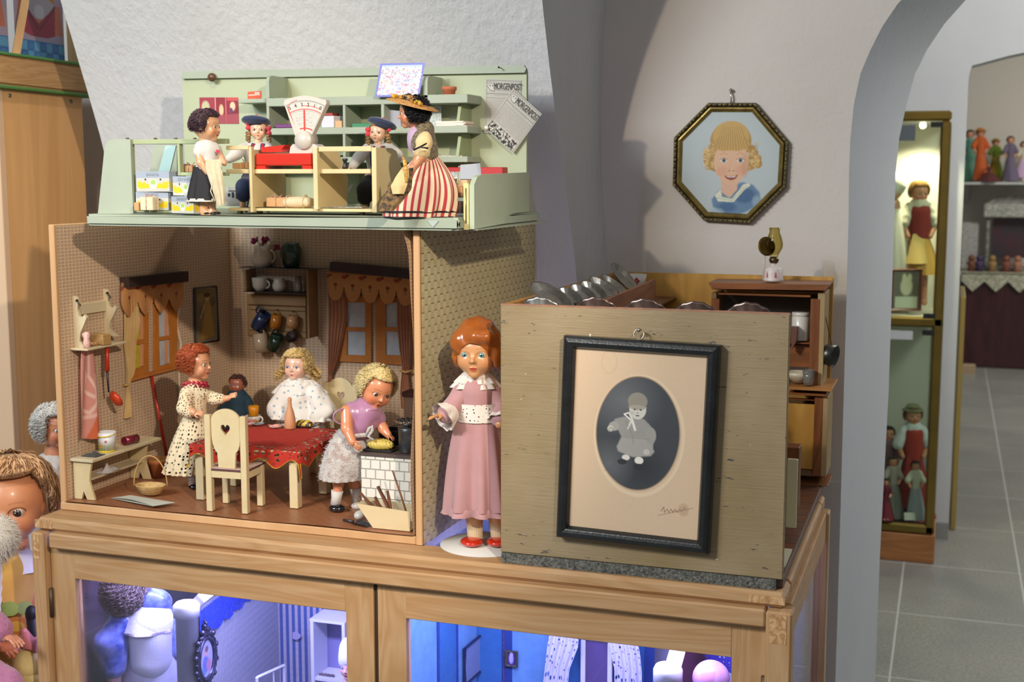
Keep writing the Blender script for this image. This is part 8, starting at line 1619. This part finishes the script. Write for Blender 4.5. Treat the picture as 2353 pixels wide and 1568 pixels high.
hp('lower_stile',1872,912.5,1886,1096,YH-.01,.012,HWz); hp('lower_rail',1700,912.5,1871.5,920,YH-.01,.012,HW); hp('lower_side',1887,912.5,1898,1096,YH-.009,hb+.007,mat('a98f62',.5,c2='9c8054',ns=8)); hp('lower_body',1640,921,1871.5,1096,YH+.003,hb-.006,HI)
hp('door_panel',1700,921,1871.5,1080,YH-.004,.006,wood('cf9d48','b98434','z',7,.45,False,5)); hp('plinth',1640,1097,1902,1112,YH-.014,hb+.012,HW,z0=tz0+.0178)
k=PY(1838,783,YH+.03); k.z=PY(1838,783,YH+.002).z+.0004; o=jug('canister','white enamel canister with lid line on the dresser shelf','canister',1838,782,64,40,YH+.03,mat('d0c8ba',.35,coat=.3,name='enamel'),0,[(0,0),(.97,0),(1,.02),(1,.84),(.96,.85),(.96,.88),(1,.89),(1,1),(.97,1.01),(0,1.02)])
b=MB(); pprism(b,[(1818,806),(1830,784),(1832,752),(1818,752)],YH-.01,.02); tag(b.obj('brown_bracket',mat('6a4030',.4)),'brown shiny ornament beside the white canister behind box edge','ornament')
k=PY(1857,889,YH-.02); k.z=PY(1857,888,YH-.035).z+.0004; b=MB(); b.lathe([(0,0),(.0085,0),(.0105,.008),(.0118,.030),(.0108,.030),(.0095,.009),(0,.004)],k,24); tag(b.obj('small_glass',mat('e0dcd0',.05,trans=.85,alpha=1,name='clear_glass')),'small clear drinking glass on the dresser worktop','glass')
k2=k+V((-.022,.022,0)); b=MB(); b.lathe([(0,0),(.010,0),(.024,.014),(.026,.022),(.024,.022),(.020,.012),(0,.004)],k2,30); tag(b.obj('cream_bowl',mat('c9bca0',.35)),'cream bowl behind the drinking glass on the dresser','bowl')
b=MB(); pprism(b,[(1815,845),(1872,845),(1872,790),(1815,790)],YH+.06,.001); b.bm.free()
o=empty('saucepan','small dark saucepan hanging by a cord from the right side of dresser','saucepan',PY(1900,845,YH+.03)); k=PY(1901,816,YH+.02); k.x+=.004
b=MB(); b.lathe([(0,-.010),(.017,-.010),(.019,-.008),(.0215,.012),(.0225,.012),(.020,-.009),(.018,-.0115),(0,-.0115)],k,30,Matrix.Rotation(math.radians(100),4,'Y')@Matrix.Rotation(.3,4,'X')); b.obj('pan_body',mat('5a5850',.35,.8,c2='3a3a34',ns=40),o)
b=MB(); b.tube([PY(1892,716,YH+.02)+V((.002,0,0)),PY(1896,745,YH+.02)+V((.004,0,0)),k+V((.004,0,.020))],.0009,6); b.obj('cord',mat('3a4030',.7),o); b=MB(); p=PY(1886,713,YH+.02); b.tube([p,p+V((.010,0,0))],.0012,6); b.obj('nail',mat('2c2a26',.4,.7),o)
b=MB(); p=PZ(1838,1128,tz0+.018); b.bx((p.x-.03,2.36,tz0+.018),(p.x+.012,2.40,PY(1838,1030,2.36).z),.001); o=b.obj('drawer_chest',HWz); tag(o,'small dark brown toy chest before the dresser, cut by the box edge','chest')
b=MB(); p=PY(1820,1056,2.12); q=PY(1829,1215,2.12); b.bx((p.x-.008,2.12,max(q.z,tz0+.0178)),(q.x,2.128,p.z),.001); tag(b.obj('cream_board',mat('d8cfa4',.5)),'upright narrow cream board just behind the right box edge','board')
b=MB(); p=PZ(1822,1260,tz0+.018); b.bx((p.x-.06,1.99,tz0+.0178),(tx1-.004,2.09,tz0+.021)); tag(b.obj('cream_mat',mat('cfc8a8',.6)),'cream mat on the dark striped floor at the front of toy box','mat')
# oil lamp on the dresser
k=PY(1777,650,YH+.02); k.z=PY(1777,649.5,YH-.015).z+.0006; lp=empty('oil_lamp','miniature oil lamp with bulbous glass chimney and brass reflector on the dresser','oil lamp',k)
b=MB(); b.lathe([(0,0),(.020,0),(.021,.002),(.0185,.005),(.0185,.024),(.012,.028),(.006,.031),(.006,.036),(0,.036)],k,8); b.obj('lamp_base',mat('d8d0c8',.5,c2='c8b0a8',ns=60,name='white_porcelain'),lp)
b=MB()
for a in (-2.2,-1.25): b.grid(lambda u,v,a=a:k+V(((.0186)*math.cos(a+.22*(u-.5)*(1-v)),(.0186)*math.sin(a+.22*(u-.5)*(1-v)),.008+.013*v)),4,6)
b.obj('pink_drop',mat('c05a68',.5),lp)
b=MB(); b.lathe([(0,.036),(.008,.036),(.010,.042),(.007,.048),(0,.048)],k,16); b.obj('burner',mat('5a4a30',.35,.8),lp)
b=MB(); b.lathe([(.0085,.048),(.009,.052),(.0165,.066),(.0175,.074),(.0145,.086),(.010,.098),(.0115,.106),(.0110,.106),(.0095,.098),(.014,.086),(.0168,.074),(.016,.066),(.0085,.052)],k,32); b.obj('glass_chimney',glass('eee8c8',.03,1.35,.05,'amber_glass'),lp)
b=MB(); b.lathe([(0,-.004),(.012,-.003),(.019,.001),(.0195,.002),(.012,-.001),(0,-.002)],k+V((-.017,.006,.068)),30,Matrix.Rotation(math.radians(38),4,'Z')@Matrix.Rotation(math.radians(78),4,'X')); b.obj('reflector',mat('6a5428',.5,.7),lp); b=MB(); b.tube([k+V((-.0205,.004,.0003)),k+V((-.0195,.007,.055))],.0022,8); b.obj('reflector_stem',mat('c0b8a8',.5),lp)
# ---------------------------------------------------------------- inside the violet-lit cabinet
WHP=mat('dcdce4',.5,name='white_paint')
def knit(c1,c2,n,kind='UV'): 
    t=NT('striped_knit'); tc=t.coord('UV'); sx=t.add('ShaderNodeSeparateXYZ'); t.ln(tc,sx.inputs[0]); u=t.math('FRACT',t.math('MULTIPLY',sx.outputs[0],n)); a=t.ramp(t.math('ABSOLUTE',t.math('SUBTRACT',u,.5)),[(.22,0.),(.3,1.)]); v_=t.math('SINE',t.math('MULTIPLY',sx.outputs[1],420)); t.col(t.mix(a,c1,c2)); t.bump(t.math('MULTIPLY',v_,a),.25,.001); t.set(Roughness=.9); return t.m
SFL=.30; CB=yb-.045
def wallp(nm,p,q,zt,m,par,th=.006,us=1):   # vertical wall between two floor points
    b=MB(); p,q=V((p[0],p[1],SFL)),V((q[0],q[1],SFL)); n_=(q-p).cross(V((0,0,1))).normalized()*th; A=[p,q,q+V((0,0,zt-SFL)),p+V((0,0,zt-SFL))]; vs=[b.bm.verts.new(x) for x in A]; ws=[b.bm.verts.new(x-n_) for x in A]
    f=b.bm.faces.new(vs); L=(q-p).length
    for l,u_ in zip(f.loops,((0,0),(L,0),(L,zt-SFL),(0,zt-SFL))): l[b.uv].uv=u_
    b.bm.faces.new(ws[::-1]); [b.bm.faces.new((vs[i],ws[i],ws[(i+1)%4],vs[(i+1)%4])) for i in range(4)]; return b.obj(nm,m,par,fixn=False)
rm=empty('dollhouse_room','white-posted doll room with grey and blue striped knitted walls behind the left glass door','dollhouse',(-1.12,2.2,.298)); rm.location.z=SFL; OFF[rm.name]=V(rm.location)
pc=PY(428,1385,2.00); cz_=pc.z
b=MB(); b.lathe([(0,SFL),(.021,SFL),(.021,cz_-.026),(.0245,cz_-.026),(.0245,cz_-.005),(.020,cz_),(0,cz_+.003)],(pc.x,pc.y,0),32); b.obj('corner_post',WHP,rm)
cn=(PY(640,1450,2.42).x,2.42); zw=cz_-.004
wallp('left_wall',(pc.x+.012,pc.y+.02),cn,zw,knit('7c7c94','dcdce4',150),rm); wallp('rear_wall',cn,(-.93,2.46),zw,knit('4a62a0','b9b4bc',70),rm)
b=MB(); b.tube([V((pc.x+.012,pc.y+.018,cz_-.004)),V((cn[0],cn[1],cz_-.004))],.014,4,sm=False); b.obj('top_beam',WHP,rm)
b=MB(); p=V((pc.x+.02,pc.y+.012,cz_-.02)); q=V((cn[0]+.008,cn[1]-.02,cz_-.02)); b.grid(lambda u,v:p.lerp(q,u)-V((0,0,(.052+.010*abs(math.sin(u*22)))*v)),60,8,us=1,vs=.2); b.obj('blue_lace_edging',lace('2440c8',60,.30,'UV',stretch=(1.2,1.2,1)),rm)
dv=V((cn[0]-pc.x,cn[1]-pc.y,0)).normalized(); nv=V((dv.y,-dv.x,0)); kc=PY(541,1452,2.17); kk=V((pc.x+.012,pc.y+.02,0))+dv*((kc.x-pc.x)/dv.x)+nv*.012; kk.z=kc.z
ov=empty('oval_ornament_frame','dark ornate oval miniature frame hanging on the striped wall of violet-lit room','picture frame',kk); PEW=mat('3c3850',.35,.8,c2='6a6684',ns=120,name='dark_pewter')
b=MB(); b.tube([kk+dv*.031*math.cos(t)+V((0,0,.040*math.sin(t))) for t in [i*PI/24 for i in range(48)]],.0048,8,closed=True)
for i in range(24): t=i*PI/12; b.ball(kk+dv*(.040+.003*(i%2))*math.cos(t)+V((0,0,(.052+.004*(i%2))*math.sin(t))),.0055 if i%2 else .0038,8)
b.tube([kk+dv*.038*math.cos(t)+V((0,0,.048*math.sin(t))) for t in [i*PI/24 for i in range(48)]],.004,6,closed=True)
for i in range(7): b.ball(kk+dv*(.004*math.sin(i*2))+V((0,0,-.058-.0065*i)),.0085-.0009*i,8); b.ball(kk+dv*(.004*math.cos(i*2))+V((0,0,.056+.004*i)),.0065-.0009*i,8)
b.obj('ornate_rim',PEW,ov)
c=Canvas(60,80,'aab0d0'); c.ell(30,30,9,11,'d8a0a8',3).ell(26,50,12,16,'5a70b8',4).ell(38,54,9,12,'c07a9a',4).ell(16,62,9,9,'6a80b0',4).ell(32,22,7,6,'7a5060',3)
c.build('miniature',kk-dv*.030+V((0,0,.040))+nv*.0,dv*.060,V((0,0,-.080)),vcol(.3,.5),ov,mask=lambda X,Y:((X-29.5)/29.5)**2+((Y-39.5)/39.5)**2<1)
b=MB(); hk=PY(683,1460,2.42); b.prism([(.010*math.cos(t)*(1+.2*math.cos(3*t)),.009*math.sin(t)) for t in [i*PI/10 for i in range(20)]],.002,frame(hk-V((0,.004,0)),(1,0,0),(0,0,1))); tag(b.obj('wall_sticker',mat('b4b0d0',.6)),'pale violet scalloped sticker on the blue striped wall','sticker')
ar=empty('arched_cabinet','small white open-fronted doll cabinet with arched frame in the violet-lit room','doll cabinet',V((PY(750,1500,2.33).x,2.36,SFL)))
b=MB(); p0,p1=PY(712,1443,2.33),PY(790,1432,2.33); b.bx((p0.x,2.395,SFL),(p1.x,2.40,p1.z)); b.obj('rear_board',mat('8a88b8',.6),ar)
for x in (p0.x,p1.x-.006): b=MB(); b.bx((x,2.33,SFL),(x+.008,2.394,p1.z-.006),.001); b.obj('side_board',WHP,ar)
b=MB(); b.bx((p0.x,2.33,p1.z-.0055),(p1.x+.002,2.40,p1.z)); b.obj('top_board',WHP,ar); b=MB(); z_=PY(750,1562,2.33).z; b.bx((p0.x+.0085,2.332,z_-.006),(p1.x-.0065,2.394,z_)); b.obj('shelf_board',WHP,ar)
b=MB(); R_=random.Random(5)
for i in range(9): b.ball(V((p0.x+.014+.004*i,2.345+.002*(i%2),z_+.003)),.0032,7)
tag(b.obj('bead_string',mat('7a6a70',.3,.5)),'string of small beads on the shelf of the white doll cabinet','beads')
b=MB(); p0,p1=PY(590,1558,2.10),PY(652,1530,2.25); b.tube([p0,p1],.0035,4,sm=False); b.tube([p1,V((p1.x,p1.y,SFL))],.0035,4,sm=False); b.tube([p0,V((p0.x,p0.y,SFL))],.0035,4,sm=False); b.tube([p0.lerp(p1,.6),V((p0.lerp(p1,.6).x,p0.lerp(p1,.6).y,SFL))],.002,4,sm=False); tag(b.obj('white_bed_rail',WHP),'white slatted doll bed rail standing before the striped wall','bed rail')
def tall_doll(label,x,y,R,Y,yaw,skin,**k): d=Doll('doll',label,dist(PY(x,y,Y)),V((PY(x,y,Y).x,Y,SFL)),skin=skin,cell=.0022); return d
N_=tall_doll('curly brown-haired doll with white bib collar and blue satin sleeves behind the left glass','',0,0,2.06,0,'c8a0a0') if False else Doll('doll','curly brown-haired doll with white bib collar and blue satin sleeves behind the left glass',dist(PY(330,1500,2.09)),V((PY(330,1500,2.09).x,2.09,SFL+.0004)),skin='d0a0a0',cell=.0024)
N_.head(285,1362,50,-165,-10,0); N_.limb([(310,1385),(325,1410)],[22,28]).limb([(345,1440),(350,1560)],[46,44]).limb([(285,1430,-.01),(262,1500,-.03),(262,1580,-.04)],[24,20,15]).limb([(390,1440,.01),(410,1500,0)],[22,18]).limb([(330,1700,0),(330,1850,0)],[24,18]).limb([(370,1700,0),(370,1850,0)],[24,18]); N_.finish()
BS=mat('2c3f9a',.25,c2='8a98e0',ns=34,bump=.3,bs=60,coat=.4,sheen=.3,name='blue_satin')
N_.cloth('blue_sleeve',[('c',[(284,1425,-.01),(258,1480,-.028),(262,1536,-.036)],[32,38,26]),('c',[(388,1420,.01),(410,1490,.0)],[30,30]),('e',(352,1385,.0),(46,34,34))],BS,wr=.004,wsc=90,cell=.003)
N_.cloth('white_bodice',[('c',[(348,1430),(352,1510)],[58,58])],mat('dcdcec',.85,name='white_cotton_lace',bump=.5,bs=300),wr=.002,wsc=80,cell=.003)
frill(N_,'bib_collar',(334,1394,-.01),30,70,52,mat('dcdcec',.85,c2='cdcde4',ns=120,bump=.5,bs=300),7,.07,.75,L=14,seed=2); frill(N_,'bead_trim',(334,1441,-.01),68.5,70.5,5,mat('b8a8b8',.3,.5,c2='e8e0f0',ns=300),7,.07,.75,L=3,seed=2)
N_.skirt('white_skirt',(356,1490),(350,1760),60,120,mat('d8d8ee',.85,c2='ccccea',ns=60,bump=.5,bs=250),9,.10,n=100,L=30,flat=.6)
N_.hair('6a5658','a08c8c',1200,.6,.13,2.6,.045,50,150,hang=.55,vol=1.2,face=45,seed=71)
N2=Doll('doll','pink doll face pressed close to the left end of the lit cabinet',dist(PY(205,1400,2.30)),V((PY(215,1400,2.30).x,2.30,SFL+.0004)),skin='d8a0b8',cell=.0028); N2.head(212,1375,50,-20,0,0,hair=0); N2.limb([(212,1415),(212,1440)],[24,30]).limb([(212,1460),(214,1640)],[46,52]).limb([(236,1450,-.01),(244,1520,-.03)],[20,18]).limb([(200,1660,0),(200,1850,0)],[26,22]).limb([(228,1660,0),(228,1850,0)],[26,22]); N2.finish()
N3=Doll('doll','pale doll in white lace just visible at the right edge of left door',dist(PY(800,1500,2.16)),V((PY(806,1500,2.16).x,2.16,SFL+.0004)),skin='d8a8a8',cell=.0028); N3.head(808,1532,30,-30,0,0); N3.limb([(808,1556),(808,1620)],[18,30]).limb([(808,1620),(808,1800)],[30,34]); N3.finish(); N3.cloth('white_lace_bonnet',[('e',(810,1505,.006),(34,32,46))],mat('d4d4f0',.9,bump=1,bs=200),wr=.003,wsc=120,cell=.0025); N3.skirt('dress',(808,1575),(808,1800),24,60,WHP,8,.1,n=50,L=12)
# right room
rr=empty('dollhouse_room','teal striped doll room with white posts and beams behind the right glass door','dollhouse',(-.6,2.25,SFL)); TEAL=mat('2f6fa8',.85,c2='2a66a0',ns=30,bump=.6,bs=500,name='teal_cloth'); TEA2=mat('1c3f8c',.8,c2='1a3a84',ns=30,bump=.5,bs=600,name='navy_cloth'); LBL=mat('6a9cc8',.85,c2='5c90c0',ns=40,bump=.6,bs=400,name='pale_teal_cloth')
ca=(PY(1095,1440,2.44).x,2.44); cb_=(PY(1500,1480,2.46).x,2.46); c0_=(PY(900,1440,2.05).x,2.05); ztr=PY(1000,1395,2.3).z
wallp('left_wall',c0_,ca,.83,LBL,rr); wallp('rear_wall',ca,cb_,.83,TEAL,rr)
ax_=V((ca[0]-c0_[0],ca[1]-c0_[1],0)); 
def strip_on(a,b_,t0,t1,m,nm,zt=.829):
    a,b_=V((a[0],a[1],0)),V((b_[0],b_[1],0)); d_=(b_-a).normalized(); n_=V((d_.y,-d_.x,0))*.0015; p=a+(b_-a)*t0+n_; q=a+(b_-a)*t1+n_; b=MB(); b.bm.faces.new([b.bm.verts.new(V((v.x,v.y,z))) for v,z in ((p,SFL+.001),(q,SFL+.001),(q,zt),(p,zt))]); return b.obj(nm,m,rr)
strip_on(c0_,ca,.52,.72,TEAL,'teal_stripe'); strip_on(c0_,ca,.72,.75,TEA2,'navy_stripe'); strip_on(c0_,ca,.49,.52,TEA2,'navy_stripe')
L2=cb_[0]-ca[0]
for x0,x1,m in ((1098,1152,TEAL),(1152,1176,TEA2),(1176,1262,LBL),(1476,1500,TEA2)): strip_on(ca,cb_,(PY(x0,1470,2.44).x-ca[0])/L2,(PY(x1,1470,2.44).x-ca[0])/L2,m,'wall_stripe')
b=MB(); 
for i in range(40): p=PY(1157,1440+i*3.6,2.437); p.y=2.4375; b.ball(p,(.0016,.0010,.0009),5)
b.obj('gold_thread',mat('a06a50',.5,.4),rr)
b=MB(); p=V((c0_[0]-.02,c0_[1]-.02,.828)); q=V((ca[0],ca[1],.834)); b.tube([p+V((0,0,-.006)),q],.019,4,sm=False); b.obj('top_beam',WHP,rr)
R_=random.Random(8); b=MB()
for i in range(220):
    t_=i/220; a=V((c0_[0],c0_[1],.804)).lerp(V((ca[0],ca[1],.812)),t_)+V((.016,-.008,0)); L_f=.050+.006*R_.random(); b.tube([a,a+V((R_.gauss(0,.002),R_.gauss(0,.002),-L_f*.5)),a+V((R_.gauss(0,.002),R_.gauss(0,.002),-L_f))],[.0016,.0020,.0012],4)
b.obj('silver_fringe',mat('a4a49c',.25,.8,c2='4c4c58',ns=300,name='silver_fringe'),rr)
def smallframe(label,x0,y0,x1,y1,Y,m,dv_=V((1,0,0)),col='3a2a70'):
    a=PY(x0,y0,Y); e=PY(x1,y1,Y); w=(e.x-a.x)/dv_.x; o=empty('small_picture_frame',label,'picture frame',V((a.x,Y,e.z)),'small frames in the teal room'); q=[a,a+dv_*w,a+dv_*w+V((0,0,e.z-a.z)),a+V((0,0,e.z-a.z))]; b=MB(); b.tube(q,.004,4,closed=True,sm=False); b.obj('frame',m,o)
    c=Canvas(30,36,col); c.ell(14,18,6,12,'b8b0e0',3).ell(15,8,4,5,'c8b8d8',2); c.build('print',q[0],q[1]-q[0],q[3]-q[0],vcol(.4),o); return o
smallframe('small gilt-framed picture on the pale teal rear wall strip',1163,1496,1187,1532,2.432,mat('8a8468',.3,.8)); dvl=ax_.normalized(); p=PY(1072,1500,2.36); smallframe('dark blue framed picture seen edge-on on the left teal wall',1068,1492,1096,1580,2.36,mat('1a1c40',.3,coat=.5),dvl,'7a8aa8')
wn=empty('lace_window','white doll window with violet pane between lace curtains in the teal room','window',PY(1370,1560,2.43)); a=PY(1334,1470,2.43); e=PY(1406,1568,2.43)
b=MB(); b.bx((a.x,2.43,SFL+.15),(a.x+.010,2.438,a.z),.001); b.obj('frame_stile',WHP,wn); b=MB(); b.bx((e.x-.010,2.43,SFL+.15),(e.x,2.438,a.z),.001); b.obj('frame_stile',WHP,wn); b=MB(); b.bx((a.x,2.428,a.z+.0003),(e.x,2.438,a.z+.012),.001); b.obj('frame_head',WHP,wn); b=MB(); b.bx((a.x+.0105,2.434,SFL+.15),(e.x-.0105,2.437,a.z-.0005)); b.obj('pane',mat('5a4a78',.3),wn)
LCM=lace('d4d4f4',1,.27,'UV',stretch=(9,14,1))
lcur=empty('lace_curtain','gathered white lace curtain pair around the doll window in the teal room','curtain',PY(1360,1450,2.41))
for pts,ws in (([(1300,1440),(1296,1480),(1284,1530),(1276,1600)],[.030,.032,.026,.026]),([(1428,1452),(1440,1500),(1446,1540),(1446,1600)],[.032,.030,.028,.028])): drape([PY(x,y,2.412) for x,y in pts],ws,LCM,lcur,'curtain_panel',V((0,-1,0)),V((1,0,0)),4,.006)
q=PY(1535,1530,2.03); b=MB(); b.lathe([(0,SFL),(.021,SFL),(.021,q.z-.030),(.0245,q.z-.030),(.0245,q.z-.007),(.021,q.z),(0,q.z+.004)],(q.x,q.y,0),32); b.obj('corner_post',WHP,rr)
b=MB(); b.tube([q+V((.004,.015,-.012)),V((PY(1590,1486,2.40).x,2.42,q.z+.004))],.014,4,sm=False); b.obj('top_beam',WHP,rr)
wallp('right_wall',(q.x+.004,q.y+.02),(PY(1650,1490,2.44).x,2.44),q.z-.02,mat('6a2a50',.85,c2='7c3a60',ns=200,bump=.8,bs=300,name='plum_cloth'),rr)
M_=Doll('doll','bald pink baby doll head with mottled cap at the right end of lit cabinet',dist(PY(1632,1560,2.05)),V((PY(1632,1560,2.05).x,2.05,SFL+.0004)),skin='c88aa8',cell=.0025); M_.head(1632,1565,44,0,20,0); M_.limb([(1632,1600),(1632,1640)],[24,40]).limb([(1632,1640),(1632,1800)],[44,44]); M_.finish()
M_.cloth('pink_cap',[('e',(1634,1560,.004),(45,46,44))],mat('cf9cc0',.35,c2='b884b4',ns=24,coat=.4,name='pink_satin'),cell=.0025,post=lambda F,X,Y,Z,z0=PY(1632,1572,2.05).z:np.maximum(F,z0-Z))
b=MB(); p=PY(1655,1510,2.22); b.grid(lambda u,v:p+V(((u-.5)*.055,.010*math.sin(PI*u),(.5-v)*.06)),24,20,us=1,vs=1); o=b.obj('purple_net_bag',lace('2a2080',9,.3,'UV')); tag(o,'dark purple crocheted net hanging at the right end of the lit cabinet','net')

wn['kind']='thing'
